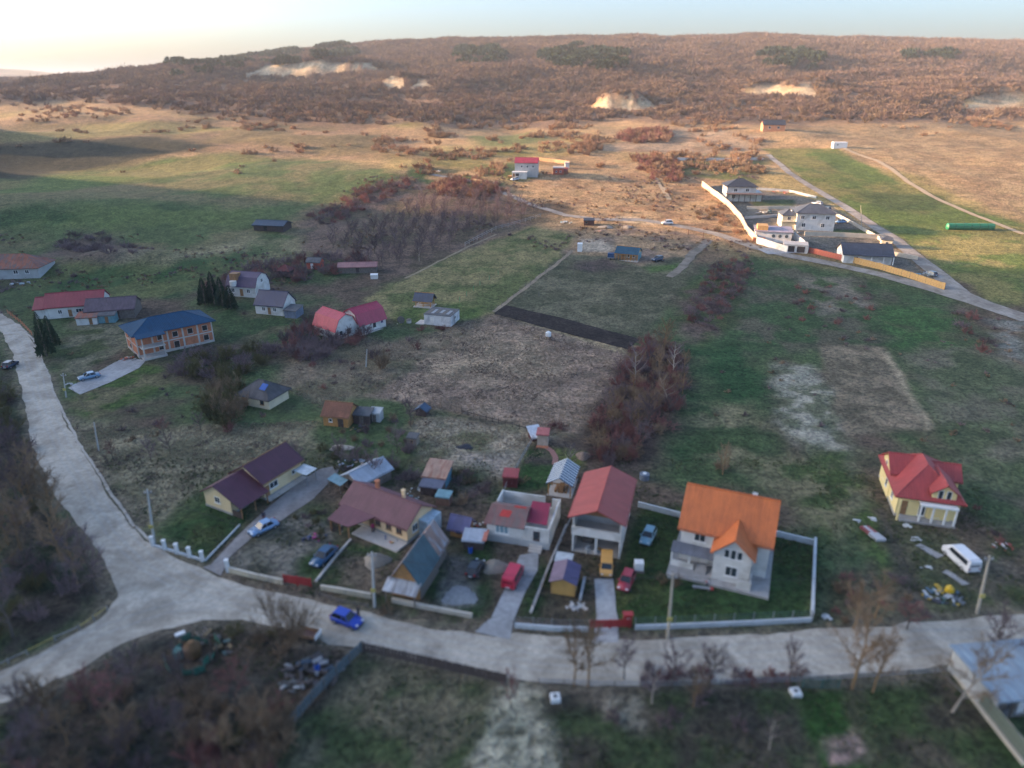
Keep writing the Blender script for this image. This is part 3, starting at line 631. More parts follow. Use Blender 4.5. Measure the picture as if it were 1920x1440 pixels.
def posts(b, pts, h, m, s=.16, name='post', z=0):
    for x, y in pts: MB().box(x-s/2, y-s/2, z, x+s/2, y+s/2, h, 0, b.M).build(name, m, b.root)
def boards(b, f, z, h, m, n, off=.04, x0=0, x1=1, name='board'):
    """upright boards on a face, each one its own piece, sharing one mesh"""
    L = (b.w if f in 'fb' else b.d)*(x1-x0); bw = L/n; me = None
    for i in range(n):
        s = x0+(i+.5)/n*(x1-x0); M = _face(b, f, s, z, bw, h, off)
        if me is None:
            o = MB().box(-bw/2+.015, -.02, 0, bw/2-.015, .02, h).build(name, m, b.root); me = o.data
        else: o = link(name, me, b.root)
        o.matrix_local = M
# -- orange roofed house
f = frR((1272,987), (1451,1026), (1291,904), 5.6, .72, base=(1330,1080)); R = root_of('house', f, 'white two storey house with bright orange tiled roof and a gabled front wing', 'house')
b = blk(R, f); OR = roofmat('orange_tile_roof', (.62,.155,.035), 'tile', .55, .12); walls(b, 5.6, WHITE, 'gx', (b.d/2)*.72)
ro = roof(b, 5.6, 'gx', (b.d/2)*.72, OR, .45, edge=OR)
wb = Blk(R, b.O.xy+Vector(R.location).xy+(b.M.to_3x3() @ Vector((b.w*.42, -2.6, 0))).xy, b.ang, 4.6, 2.6+b.d*.25, b.z0)
walls(wb, 5.0, WHITE, 'gy', 2.0)
q = MB(); k = .88; w_, d_ = wb.w, wb.d; P = wb.p; dd = 2.6+b.d*.32
q.slab([P(-.5,dd-2.6,4.6), P(-.5,-.6,4.6), P(w_/2,-.6,7.2), P(w_/2,dd,7.2)], .14); q.slab([P(w_+.5,-.6,4.6), P(w_+.5,dd-2.6,4.6), P(w_/2,dd,7.2), P(w_/2,-.6,7.2)], .14)
q.build('roof', OR, R)
for x in (-.8, 0, .8): win(wb, 'f', .5+x/wb.w, 4.0 if abs(x) else 3.9, .7, 1.3 if abs(x) else 1.5, 0)
win(wb, 'f', .5, 1.3, 1.5, 1.5, 1); win(b, 'f', .22, 3.7, 1.5, 1.2, 1); door(b, 'f', .30, .35, 1.0, 2.1, PVC, glazed=True); win(b, 'l', .5, 3.7, 1.2, 1.2); win(b, 'r', .35, 3.6, 1.2, 1.2)
b.box('foundation', (-.9, -3.9, -1, b.w+.7, b.d+.8, .34), PLINTH)
MB().slab([b.p(-.9,-1.9,2.55), b.p(b.w*.42-.02,-1.9,2.55), b.p(b.w*.42-.02,-.02,3.05), b.p(-.9,-.02,3.05)], .1).build('porch_roof', roofmat('grey_tile_roof', (.16,.17,.2), 'tile'), R)
posts(b, [(-.7,-1.7),(1.6,-1.7)], 2.5, WHITEPOST, .2); b.box('porch_wall', (-.8,-1.85,.341,2.2,-1.65,1.2), WHITE); b.box('porch_wall', (b.w*.42+4.7,-3.4,.341,b.w*.42+4.9,-.3,1.5), WHITE); b.box('porch_wall', (b.w*.42+3.2,-3.4,.341,b.w*.42+4.69,-3.2,1.5), WHITE)
for i in range(4): b.box('step', (2.6,-1.2-.3*(4-i),.341,3.9,-.9-.3*(4-i)+.298,.5+.0+.18*i-.0), PLINTH)
chimney(b, b.w*.75, b.d*.62, 6.5, 2.4, WHITE)
# -- tall garage house with red roof
f = fr3((1066,967), (1173,984), (1202,900), 6.0, base=(1172,1045), ov=.5); R = root_of('garage', f, 'tall open fronted garage with red metal roof and white upper parapet', 'garage'); b = blk(R, f)
RR = roofmat('red_metal_roof', (.42,.075,.06), 'tile', .45, .1, None, .3); gw = GREYWALL; w_, d_ = b.w, b.d
b.box('wall', (0,.0,-1,.25,d_,6), WHITE); b.box('wall', (w_-.25,0,-1,w_,d_,6), WHITE); b.box('wall', (.251,d_-.25,-1,w_-.251,d_,6), WHITE); b.box('wall', (.251,3.2,3,w_-.251,3.4,6.0), GREYWALL)
b.box('floor_slab', (.251,0,2.9,w_-.251,d_-.251,3.15), CONC); b.box('parapet', (-.05,-.35,3.0,w_+.05,-.05,4.25), WHITE); b.box('floor_slab', (.251,0,-.3,w_-.251,d_-.251,.12), CONC)
posts(b, [(w_/2,.15)], 2.9, WHITEPOST, .3, 'column', .12)
MB().face([b.p(0,.4,6), b.p(w_,.4,6), b.p(w_/2,.4,7.35)]).face([b.p(w_,.46,6), b.p(0,.46,6), b.p(w_/2,.46,7.35)]).build('gable_board', WOOD, R)
roof(b, 6.0, 'gy', 1.45, RR, .5, front=.7); win(b, 'r', .4, 3.9, 1.3, 1.2); win(b, 'l', .6, 3.9, 1.3, 1.2)
door(b, 'r', .75, .1, 1, 2.1, WOOD)
MB().box(1.0,2.2,.13,2.6,3.1,.9,0,b.M).box(1.4,2.4,.901,2.4,3.0,1.5,0,b.M).build('workbench', GREYWOOD, R)
# -- pale block house with patched roof
f = fr3((913,972), (1030,990), (1052,932), 3.6, base=(1022,1040), ov=0); R = root_of('house', f, 'half finished white block house with patched brown roof and bare rear walls', 'house'); b = blk(R, f); w_, d_ = b.w, b.d
walls(Blk(R, f[0], f[1], w_*.58, d_*.62, f[4]), 3.1, WHITE, 'none'); b.box('wall', (w_*.585,0,-1,w_,.2,3.2), WHITE); b.box('wall', (w_-.22,.201,-1,w_,d_,3.3), WHITE)
b.box('wall', (0,d_*.62+.01,-1,.22,d_,3.5), WHITE); b.box('wall', (.221,d_-.22,-1,w_*.74,d_,3.4), WHITE); b.box('wall', (w_*.74,d_-.22,-1,w_-.221,d_,1.6), WHITE); b.box('wall', (w_*.86,d_-.22,1.601,w_-.221,d_,3.2), WHITE)
b.box('floor_slab', (.25,.25,-.2,w_-.25,d_-.25,.5), CONC); b.box('plinth', (-.1,-.1,-1,w_+.08,-.001,1.1), GREYWALL)
hb = Blk(R, f[0], f[1], w_*.58, d_*.62, f[4]); BR = roofmat('brown_patched_roof', (.24,.12,.11), 'tile', .85, .2, (.17,.13,.12)); P = hb.p
MB().slab([P(-.4,-.4,3.05), P(hb.w+.3,-.4,3.0), P(hb.w+.3,hb.d*.55,4.5), P(-.1,hb.d*.55,4.4)], .12).slab([P(hb.w+.3,hb.d+.3,3.1), P(-.1,hb.d+.3,3.1), P(-.1,hb.d*.55,4.4), P(hb.w+.3,hb.d*.55,4.5)], .12).build('roof', BR, R)
MB().slab([P(1.5,.9,3.72), P(3.0,.9,3.72), P(3.2,2.0,4.13), P(1.7,2.0,4.13)], .04).build('roof_patch', mat('red_patch', (.5,.04,.03), .6), R)
MB().slab([P(3.3,hb.d*.5,4.44), P(5.0,hb.d*.5,4.44), P(5.0,hb.d*.55,4.58), P(3.3,hb.d*.55,4.58)], .04).build('roof_patch', mat('red_patch', (.5,.04,.03), .6), R)
MB().slab([b.p(w_*.6,1.3,3.1), b.p(w_*.93,1.3,3.1), b.p(w_*.9,5.0,4.3), b.p(w_*.6,5.0,4.3)], .1).build('lean_to_roof', roofmat('crimson_metal_roof', (.32,.02,.06), 'tile', .4), R)
win(hb, 'f', .42, 1.5, 1.9, 1.3, 2, pane=glass('pale_glass', (.22,.33,.38))); door(b, 'f', .80, .6, .95, 2.1, DARKWOOD, glazed=True); win(b, 'b', .4, 1.5, 1.4, 1.2)
for i in range(3): b.box('step', (w_*.7,-1.3+.4*i,-.2,w_*.9,-.9+.4*i-.002,.18*(i+1)), CONC)
# -- maroon house
f = fr3((635,942), (763,992), (822,949), 3.0, base=(772,1012), ov=.5); R = root_of('house', f, 'long cream house under a dull maroon roof with a deep front porch', 'house'); b = blk(R, f); w_, d_ = b.w, b.d
MAR = roofmat('maroon_tile_roof', (.16,.055,.07), 'tile', .6, .15, None, .4); CR2 = mat('apricot_render', (.78,.56,.32), .85, .1, .5)
walls(b, 3.0, CR2, 'gx', d_/2*.62, (.5, PLINTH)); ro = roof(b, 3.0, 'gx', d_/2*.62, MAR, .5); P = b.p
MB().slab([P(.2,-3.6,2.2), P(4.2,-3.6,2.2), P(6.6,-.3,2.95), P(.2,-.3,2.95)], .12).build('porch_roof', MAR, R); posts(b, [(.5,-3.3),(3.9,-3.3),(2.2,-3.3)], 2.1, WOOD, .18)
for s, w2 in ((.55,1.0),(.72,1.0),(.88,1.0)): win(b, 'f', s, 1.2, w2, 1.2, 1, WOOD)
door(b, 'f', .45, .3, 1, 2.1, WOOD); win(b, 'r', .3, 1.2, 1.2, 1.2); win(b, 'r', .7, 1.2, 1.2, 1.2); win(b, 'l', .5, 1.2, 1.2, 1.2)
b.box('annex', (w_+.01,d_*.45,-1,w_+1.6,d_,2.6), mat('pale_blue_render', (.45,.55,.62), .85)); chimney(b, w_*.3, d_*.62, 3.8, 2.0, parent=ro); chimney(b, w_*.7, d_*.66, 3.8, 1.8, mat('apricot_render', (0,0,0)), .4, ro)
b.box('terrace', (3.5,-2.4,-.3,w_,-.07,.22), CONC)
# -- yellow house with two maroon roofs
f = fr3((442,890), (492,907), (572,861), 3.2, base=(497,930), ov=.35); O, a_, w_, d_, z0 = f
f = (O, a_, w_, d_, z0); R = root_of('house', f, 'pale yellow bungalow under two stepped dark plum gable roofs beside a gravel drive', 'house'); PL = roofmat('plum_tile_roof', (.11,.03,.05), 'tile', .5, .15)
b = blk(R, f); u = Vector((math.cos(a_), math.sin(a_))); v = Vector((-u.y, u.x)); e = 3.2; ww = 6.6
O2 = Vector(O)-u*(ww-w_); b = Blk(R, O2, a_, ww, d_, z0); CY = mat('pale_yellow_render', (.70,.56,.33), .85, .08, .5)
walls(b, e, CY, 'gy', 2.1, (.35, PLINTH)); roof(b, e, 'gy', 2.1, PL, .45, edge=WOOD)
b2 = Blk(R, O2-v*5.4-u*.2, a_, 5.6, 5.4, z0); walls(b2, 2.7, CY, 'gy', 1.7, (.35, PLINTH)); P = b2.p
MB().slab([P(-.45,5.4,2.6), P(-.45,-.45,2.6), P(2.8,-.45,4.5), P(2.8,5.4,4.5)], .12).slab([P(8.0,-.3,1.95), P(8.0,5.4,1.95), P(2.8,5.4,4.5), P(2.8,-.45,4.5)], .12).build('roof', PL, R)
posts(b2, [(7.8,0),(7.8,2.6),(7.8,5.0)], 1.9, WOOD, .14); b2.box('railing', (5.8,-.05,-.2,7.7,.05,1.0), DARKWOOD); win(b2, 'f', .5, 1.3, 1.1, 1.1, 1); win(b, 'r', .25, 1.2, 1.7, 1.1, 1); win(b, 'r', .78, 1.4, .8, .8, 0); door(b, 'r', .08, .2, .9, 2, WOOD)
b.box('concrete_apron', (ww+.01,0,-.3,ww+1.1,d_,.12), CONC); MB().slab([b.p(ww+.4,d_-2.2,2.3), b.p(ww+3.2,d_-2.2,2.2), b.p(ww+3.2,d_+.3,2.2), b.p(ww+.4,d_+.3,2.3)], .06).build('canopy', mat('pale_canopy', (.6,.62,.62)), R); posts(b, [(ww+3,d_-2),(ww+3,d_)], 2.1, METAL, .08)
# -- wooden barn
f = fr3((727,1084), (789,1097), (829,1040), 2.6, base=(790,1120), ov=.3); R = root_of('barn', f, 'old timber barn with steep teal sheet roof and a tin awning over its doors', 'barn'); b = blk(R, f); w_, d_ = b.w, b.d
TEAL = roofmat('teal_sheet_roof', (.045,.10,.12), 'corr', .6, .25, None, .6); RSH = roofmat('rusty_sheet_roof', (.30,.19,.15), 'corr', .8, .3, (.33,.33,.35), .3); P = b.p
walls(b, 2.6, GREYWOOD, 'gy', 3.0); boards(b, 'f', -.1, 2.65, WOODOR, 14); k = 1.0
MB().slab([P(w_+.35,-.4,2.25), P(w_+.35,d_,2.25), P(w_/2,d_,5.75), P(w_/2,-.4,5.75)], .1).build('roof', TEAL, R); MB().slab([P(-.35,d_,2.25), P(-.35,-.4,2.25), P(w_/2,-.4,5.75), P(w_/2,d_,5.75)], .1).build('roof_slope', RSH, R)
MB().slab([P(-.35,-1.9,1.95), P(w_+.3,-1.9,1.95), P(w_+.3,-.08,2.7), P(-.35,-.08,2.7)], .06).build('awning', roofmat('white_grey_sheet', (.42,.43,.45), 'corr', .6, .3, (.2,.19,.19), .5), R); posts(b, [(0,-1.7),(w_,-1.7)], 1.9, GREYWOOD, .13)
b3 = Blk(R, Vector(R.location).xy+P(.2,d_+.02,0).xy, b.ang, w_-.4, 3.4, b.z0); walls(b3, 2.8, GREYWOOD, 'gy', 2.4); roof(b3, 2.8, 'gy', 2.5, RSH, .3, ridge=False); boards(b, 'r', -.1, 2.3, GREYWOOD, 22)
for i in range(9):
    t = (i+.5)/9*.9+.05; hh = 2.6+3.0*(1-abs(2*t-1)); M = _face(b, 'f', t, 2.7, .3, 1, .05); MB().box(-.16,-.02,0,.16,.02,max(.1, hh-2.85),0,M).build('gable_board', WOODOR, R)
# -- small house with pavilion roof: striped translucent shelter
f = fr3((1023,906), (1074,913), (1091,875), 2.3, base=(1070,935), ov=.3); R = root_of('pavilion', f, 'open timber garden pavilion with blue and white striped sheet roof', 'pavilion'); b = blk(R, f); w_, d_ = b.w, b.d; P = b.p
posts(b, [(.1,.1),(w_-.1,.1),(.1,d_/2),(w_-.1,d_/2),(.1,d_-.1),(w_-.1,d_-.1)], 2.25, WOODOR, .16)
q = MB(); [q.bar(P(x,0,2.25), P(x,d_,2.25), .14) for x in (.1, w_-.1)]; [q.bar(P(0,y,2.25), P(w_,y,2.25), .14) for y in (.1, d_-.1)]; [q.bar(P(0,y,2.25), P(w_/2,y,3.35), .1).bar(P(w_,y,2.25), P(w_/2,y,3.35), .1) for y in (.1, d_/2, d_-.1)]; q.build('roof_frame', WOODOR, R)
n = 9; sw, sb = mat('white_polycarbonate', (.62,.64,.64), .6, .08), mat('blue_grey_sheet', (.035,.07,.12), .6, .1); L = (d_+.7)/n
for i in range(n):
    for mm, y0, y1 in ((sb, -.35+i*L, -.35+(i+.55)*L), (sw, -.35+(i+.55)*L+.004, -.35+(i+1)*L-.004)):
        MB().slab([P(-.3,y1,2.2), P(-.3,y0,2.2), P(w_/2,y0,3.5), P(w_/2,y1,3.5)], .04).slab([P(w_+.3,y0,2.2), P(w_+.3,y1,2.2), P(w_/2,y1,3.5), P(w_/2,y0,3.5)], .04).build('roof_strip', mm, R)
b.box('floor', (-.1,-.1,-.3,w_+.1,d_+.1,.1), CONC); b.box('table', (w_/2-.4,1,.101,w_/2+.4,3,.85), WOOD); b.box('bench', (w_/2-1,1,.101,w_/2-.65,3,.5), WOOD); b.box('bench', (w_/2+.65,1,.101,w_/2+1,3,.5), WOOD); b.box('back_panel', (.2,d_-.06,.101,w_-.2,d_,1.6), WOODOR)
# -- yellow fronted shed
f = fr3((1029,1089), (1082,1097), (1094,1060), 2.1, base=(1080,1116), ov=.25); R = root_of('shed', f, 'small mustard yellow shed with shallow violet roof on the lawn', 'shed'); b = blk(R, f); w_, d_ = b.w, b.d; P = b.p
MUST = mat('mustard_boards', (.50,.30,.09), .75, .12); walls(b, 2.1, MUST, 'gy', .5); VI = roofmat('violet_roof', (.12,.10,.20), 'tile', .5, .12); VI2 = roofmat('mauve_roof', (.20,.14,.20), 'tile', .6, .12)
MB().slab([P(w_+.25,-.3,2.0), P(w_+.25,d_+.3,2.0), P(w_/2,d_+.3,2.75), P(w_/2,-.3,2.75)], .08).build('roof_slope', VI, R); MB().slab([P(-.25,d_+.3,2.0), P(-.25,-.3,2.0), P(w_/2,-.3,2.75), P(w_/2,d_+.3,2.75)], .08).build('roof_slope', VI2, R)
MB().slab([P(-.3,d_+.35,2.1), P(w_*.65,d_+.35,2.1), P(w_*.65,d_+2.3,2.2), P(-.3,d_+2.3,2.2)], .06).build('lean_to_roof', mat('pale_sheet', (.45,.48,.5), .5), R); posts(b, [(0,d_+2.2),(w_*.6,d_+2.2)], 2.05, GREYWOOD, .1); b.box('plank', (w_+.6,-.6,-.1,w_+.9,d_,.5), mat('pale_sheet', (0,0,0)))
door(b, 'l', .5, 0, .8, 1.8, MUST); [b.box('trim', (x-.04,-.05,0,x+.04,-.002,2.1), WOODOR) for x in (.04, w_-.04)]
# -- yellow villa with red roof
f = fr3((1660,922), (1812,934), (1780,835), 3.7, base=(1791,982), ov=.5)
A0 = W(1676,966); B0 = W(1791,982); C0 = W(1640,892); u = Vector((B0[0]-A0[0], B0[1]-A0[1])); w_ = u.length; u.normalize(); v = Vector((-u.y, u.x)); d_ = max(9.5, (Vector(C0[:2])-Vector(A0[:2])).dot(v))
f = (np.array(A0[:2]), math.atan2(u.y, u.x), w_, d_, A0[2]); R = root_of('villa', f, 'bright yellow villa with red tiled hipped roof and pillared bay porch', 'house'); b = blk(R, f)
RT = roofmat('red_tile_roof', (.40,.055,.05), 'tile', .5, .12); walls(b, 3.9, YELLOW, 'none', 0, (.4, PLINTH)); roof(b, 3.9, 'hip', 3.0, RT, .6)
def crossgable(b, x0, x1, y0, y1, h, rise, m, wm, axis='y', sgn=-1, ov=.4):
    """a gabled wing pushed out of the block, its ridge at right angles to the wall"""
    if axis == 'y': bb = Blk(b.root, Vector(b.root.location).xy+b.p(x0, y0, 0).xy, b.ang, x1-x0, y1-y0, b.z0); walls(bb, h, wm, 'gy', rise); roof(bb, h, 'gy', rise, m, ov)
    else: bb = Blk(b.root, Vector(b.root.location).xy+b.p(x0, y0, 0).xy, b.ang, x1-x0, y1-y0, b.z0); walls(bb, h, wm, 'gx', rise); roof(bb, h, 'gx', rise, m, ov)
    return bb
g1 = crossgable(b, w_*.52, w_*.90, -.12, d_*.45, 5.0, 1.2, RT, YELLOW); g2 = crossgable(b, -.12, w_*.45, d_*.42, d_*.92, 4.6, 1.8, RT, YELLOW, 'x'); g3 = crossgable(b, w_*.5, w_+1.2, d_*.5, d_*.85, 4.2, 1.5, RT, YELLOW, 'x')
win(g1, 'f', .33, 3.8, .7, 1.5, 0); win(g1, 'f', .68, 3.8, .7, 1.5, 0); door(b, 'f', .12, .45, .9, 2.3, WOOD)
for s in (.42, .66): win(b, 'f', s, .6, .9, 2.1, 0, off=.0 if s < .5 else .0)
for s, z in ((.25,1.2),(.75,1.2)): win(b, 'l', s, z, 1.1, 1.3)
win(g2, 'l', .35, 3.6, .8, 1.1, 0); win(g2, 'l', .7, 1.2, 1.0, 1.3, 0)
P = b.p; MB().box(w_*.34, -1.4, 2.9, w_*.94, -.002, 3.2, 0, b.M).build('balcony', PVC, R); posts(b, [(w_*.36,-1.2),(w_*.56,-1.2),(w_*.76,-1.2),(w_*.92,-1.2)], 2.9, PVC, .22, 'column', -.2); b.box('porch_floor', (w_*.05,-1.5,-.8,w_*.95,-.07,.3), PLINTH)
posts(b, [(.1,-1.2)], 3.4, YELLOW, .25, 'column', -.2)
# -- unfinished brick house with blue roof
A0 = W(262,672); B0 = W(402,640); u = Vector((B0[0]-A0[0], B0[1]-A0[1])); w_ = u.length; u.normalize()
f = (np.array(A0[:2]), math.atan2(u.y, u.x), w_, 9.5, A0[2]); R = root_of('house', f, 'unfinished orange brick house with blue metal hip roof and concrete balconies', 'house'); b = blk(R, f)
BLUE = roofmat('blue_metal_roof', (.004,.062,.135), 'tile', .9, .12); walls(b, 5.9, BRICKM, 'none', 0, (.7, CONC)); roof(b, 5.9, 'hip', 1.9, BLUE, .9); d_ = b.d
for z in (2.7, 5.6): MB().box(-.07,-.07,z,w_+.07,d_+.07,z+.28,0,b.M).build('concrete_band', CONC, R)
for i in range(6): b.box('concrete_pillar', (w_*i/5-.2 if i else -.08,-.09,-.8,w_*i/5+.2 if i < 5 else w_+.08,-.001,5.6), CONC)
for s in (0, .5, 1): b.box('concrete_pillar', (-.09,d_*s-.18 if s else -.085,-.8,-.001,d_*s+.18,5.6), CONC)
for i, (z, hh) in enumerate(((.9,1.5),(3.4,1.4))):
    for s in (.3,.5,.7,.9):
        if i == 0 and s in (.7,): continue
        win(b, 'f', s, z if s != .5 or i else .3, 1.3, hh if s != .5 or i else 2.1, 0, CONC, name='window_opening', pane=DARK, off=.01)
win(b, 'l', .35, 3.4, 1.2, 1.3, 0, CONC, name='window_opening', pane=DARK, off=.01); win(b, 'l', .35, .8, 1.2, 1.3, 0, CONC, name='window_opening', pane=DARK, off=.01)
b.box('balcony', (w_*.02,-2.6,2.7,w_*.32,-.1,2.95), CONC); b.box('balcony', (w_*.02,-2.6,-.1,w_*.32,-.1,.5), CONC); posts(b, [(w_*.04,-2.4),(w_*.30,-2.4)], 2.7, CONC, .3, 'column', -2); MB().slab([b.p(-.4,-2.9,5.55), b.p(w_*.34,-2.9,5.55), b.p(w_*.34,-.6,5.95), b.p(-.4,-.6,5.95)], .12).build('porch_roof', BLUE, R)
posts(b, [(w_*.04,-2.4),(w_*.30,-2.4)], 5.5, CONC, .25, 'column', 2.96)
# generic small and far buildings
def simple(name, label, cat, fr, h, kind, rise, wm, rm, wins=(), doors=(), ov=.35, chim=None, pl=None, group=None, edge=None):
    R = root_of(name, fr, label, cat, group); b = blk(R, fr); walls(b, h, wm, kind if kind in ('gx','gy','gambx','gamby') else 'none', rise, pl)
    if kind == 'mono':
        q = MB(); P = b.p; w, d = b.w, b.d; q.face([P(w,0,h), P(w,d,h), P(w,d,h+rise)]).face([P(0,d,h), P(0,0,h), P(0,d,h+rise)]).face([P(w,d,h), P(0,d,h), P(0,d,h+rise), P(w,d,h+rise)]); q.build('upper_wall', wm, R)
    roof(b, h, kind, rise, rm, ov, edge=edge)
    for a in wins: win(b, *a)
    for a in doors: door(b, *a)
    if chim: chimney(b, *chim)
    return b
CRIM = roofmat('crimson_roof', (.32,.035,.05), 'tile', .5, .12); DGR = roofmat('charcoal_roof', (.035,.04,.055), 'tile', .5, .12); PUR = roofmat('purple_roof', (.09,.06,.12), 'tile', .6, .15); NAVY = roofmat('navy_roof', (.02,.03,.09), 'tile', .5, .15); OLDR = roofmat('old_clay_roof', (.36,.12,.07), 'tile', .8, .3, (.16,.12,.11)); BRN = roofmat('brown_clay_roof', (.24,.10,.06), 'tile', .85, .3)
GREYR = roofmat('grey_felt_roof', (.12,.12,.125), 'corr', .9, .25)
# far left cluster
simple('house', 'low farmhouse with weathered orange clay roof at the meadow edge', 'house', frC((22,512), 22, 11, 6), 2.8, 'hip', 3.2, GREYWALL, OLDR, [('f',.7,1,1.4,1.2),('f',.85,1,1.2,1.2)])
simple('house', 'white bungalow under a crimson gable roof beyond the conifers', 'house', frC((150,584), 14, 9, 17), 3.0, 'gx', 2.6, WHITE, CRIM, [('f',.6,1,2.2,1.1,2),('f',.25,1,1,1.1),('l',.5,1,1,1.1)], [('f',.42,0,.9,2)])
simple('house', 'narrow crimson roofed annex joined to the white bungalow', 'house', frC((100,586), 6, 9, 17), 2.5, 'gx', 2.0, WHITE, CRIM, [('l',.5,1,1,1.1)])
simple('shed', 'long farm shed with dusty purple roof beside the white bungalow', 'shed', frC((216,590), 12, 8, 14), 2.6, 'gx', 2.2, GREYWOOD, roofmat('dusty_purple_roof', (.13,.09,.11), 'tile', .8, .2), [('f',.2,.9,1,1)], [('f',.6,0,2.2,2.2,DARKWOOD)])
simple('shed', 'tiny pale lean-to shed with an orange roof panel below the farm shed', 'shed', frC((168,605), 5, 3.5, 12), 1.9, 'mono', .6, WHITE, OLDR, ov=.2, doors=[('f',.7,0,.8,1.7)])
simple('shed', 'small turquoise shed in front of the farm shed', 'shed', frC((205,602), 4, 3, 10), 2.0, 'mono', .5, mat('turquoise_boards', (.16,.32,.36), .8), GREYR, ov=.2, doors=[('f',.5,0,.8,1.7)])
b = simple('house', 'white house with plum mansard roof and rounded balcony', 'house', frC((468,548), 9, 8, -12), 3.0, 'gambx', 3.2, WHITE, PUR, [('f',.2,1,1.1,1.2),('f',.75,1,1.1,1.2),('r',.5,3.4,1.1,1.1)], [('f',.5,0,1,2.1)])
q = MB(); q.tube([b.p(2.2,.0,2.9), b.p(2.2,0,4.4)], 1.0, 10); q.build('balcony', WHITE, b.root); b.box('dormer', (1.0,.4,4.5,3.4,2.6,6.4), WOOD)
simple('house', 'small white cottage with steep navy gable roof', 'house', frC((518,583), 8.5, 6.5, -14), 2.7, 'gx', 3.0, WHITE, NAVY, [('l',.5,1,1,1.2),('f',.3,.9,1,1.1),('f',.7,.9,1,1.1)], [('f',.5,0,.9,2)])
simple('shed', 'blue grey outbuilding leaning on the navy roofed cottage', 'shed', frC((552,592), 3.5, 4, -14), 2.0, 'mono', .5, mat('slate_blue_boards', (.16,.2,.27), .8), GREYR, ov=.2)
# pink roofed barn house in two gambrels
PK = roofmat('raspberry_metal_roof', (.42,.035,.075), 'corr', .4, .08, None, .3); PK2 = roofmat('salmon_metal_roof', (.50,.055,.085), 'corr', .5, .08, None, .3)
A0 = W(640,617); B0 = W(676,628); u = Vector((B0[0]-A0[0], B0[1]-A0[1])); w_ = u.length; u.normalize(); D0 = W(724,612); v = Vector((-u.y, u.x)); d_ = (Vector(D0[:2])-Vector(B0[:2])).length
a1 = math.atan2(D0[1]-B0[1], D0[0]-B0[0])   # ridge runs from the gable away to the right
f = (np.array(B0[:2])+np.array([0, 0]), a1, d_, 7.0, B0[2]); R = root_of('barn_house', f, 'white barn shaped house with two raspberry red gambrel roofs', 'house'); b = blk(R, f); walls(b, 2.6, WHITE, 'gambx', 3.6, (.3, PLINTH)); roof(b, 2.6, 'gambx', 3.6, PK, .35)
win(b, 'f', .55, 1.0, .9, 1.3, 0, DARK); win(b, 'f', .85, 1.6, .6, .6, 0, mat('violet_frame', (.2,.1,.3))); win(b, 'l', .5, 1.0, 1.1, 1.2, 1); win(b, 'l', .5, 3.7, .9, 1.1, 1); b.box('foundation', (-.5,-.8,-1,b.w+.6,b.d+.5,.12), CONC)
bb = Blk(R, Vector(R.location).xy+b.p(-6.8,1.0,0).xy, b.ang, 6.75, 9.0, b.z0); walls(bb, 2.6, WHITE, 'gamby', 3.6, (.3, PLINTH)); roof(bb, 2.6, 'gamby', 3.6, PK2, .35); win(bb, 'f', .6, 1, 1.1, 1.2, 0, DARK); win(bb, 'f', .25, 1, 1.1, 1.2, 0)
# gazebo on the lawn
f = frC((797,573), 4.6, 3.2, -14); R = root_of('gazebo', f, 'small orange timber gazebo with slate blue gable roof on the grass', 'gazebo'); b = blk(R, f); w_, d_ = b.w, b.d
posts(b, [(x,y) for x in (.1,w_/2,w_-.1) for y in (.1,d_-.1)], 2.2, WOODOR, .2); roof(b, 2.2, 'gx', 1.5, roofmat('slate_blue_roof', (.035,.055,.10), 'tile', .5), .6, edge=WOODOR); b.box('floor', (-.5,-.5,-.4,w_+.5,d_+.5,.12), CONC)
for z in (.5,.95): b.box('rail', (.1,.06,z,w_-.1,.16,z+.12), WOODOR); b.box('rail', (.1,d_-.16,z,w_-.1,d_-.06,z+.12), WOODOR); b.box('rail', (w_-.15,.2,z,w_-.05,d_-.2,z+.12), WOODOR)
b.box('table', (1.2,1.1,.75,w_-1.2,2.1,.85), WOODOR); b.box('ceiling_panel', (.1,.2,1.6,w_-.1,.25,2.1), WHITE)
# flat roofed white box with junk on top
f = frC((829,603), 7.5, 6.5, -17); R = root_of('container_cabin', f, 'white flat roofed cabin with boards and a ladder on it', 'cabin'); b = blk(R, f); w_, d_ = b.w, b.d
walls(b, 2.7, mat('streaked_white_wall', (.62,.62,.62), .8, .1, .8, dirt=(.35,.36,.38))); b.box('roof', (-.1,-.1,2.701,w_+.1,d_+.1,2.85), GREYR); door(b, 'f', .3, 0, .9, 2, WHITE); win(b, 'r', .5, 1.1, 1, .9)
for i in range(6): MB().box(.5+i*1.05,.6+i*.4%1.5,2.86,1.3+i*1.05,4.5,2.93,0,b.M).build('roof_board', METAL if i % 2 else GREYWOOD, R)
q = MB(); q.bar(b.p(w_+.3,2.0,0), b.p(w_+.0,2.0,3.4), .07).bar(b.p(w_+.3,2.5,0), b.p(w_,2.5,3.4), .07); [q.bar(b.p(w_+.3-.3*t/3.4,2,t), b.p(w_+.3-.3*t/3.4,2.5,t), .05) for t in (.4,.8,1.2,1.6,2,2.4,2.8,3.2)]; q.build('ladder', METAL, R)
b.box('slab', (-2.4,-.6,-.2,-.01,3,.08), CONC)
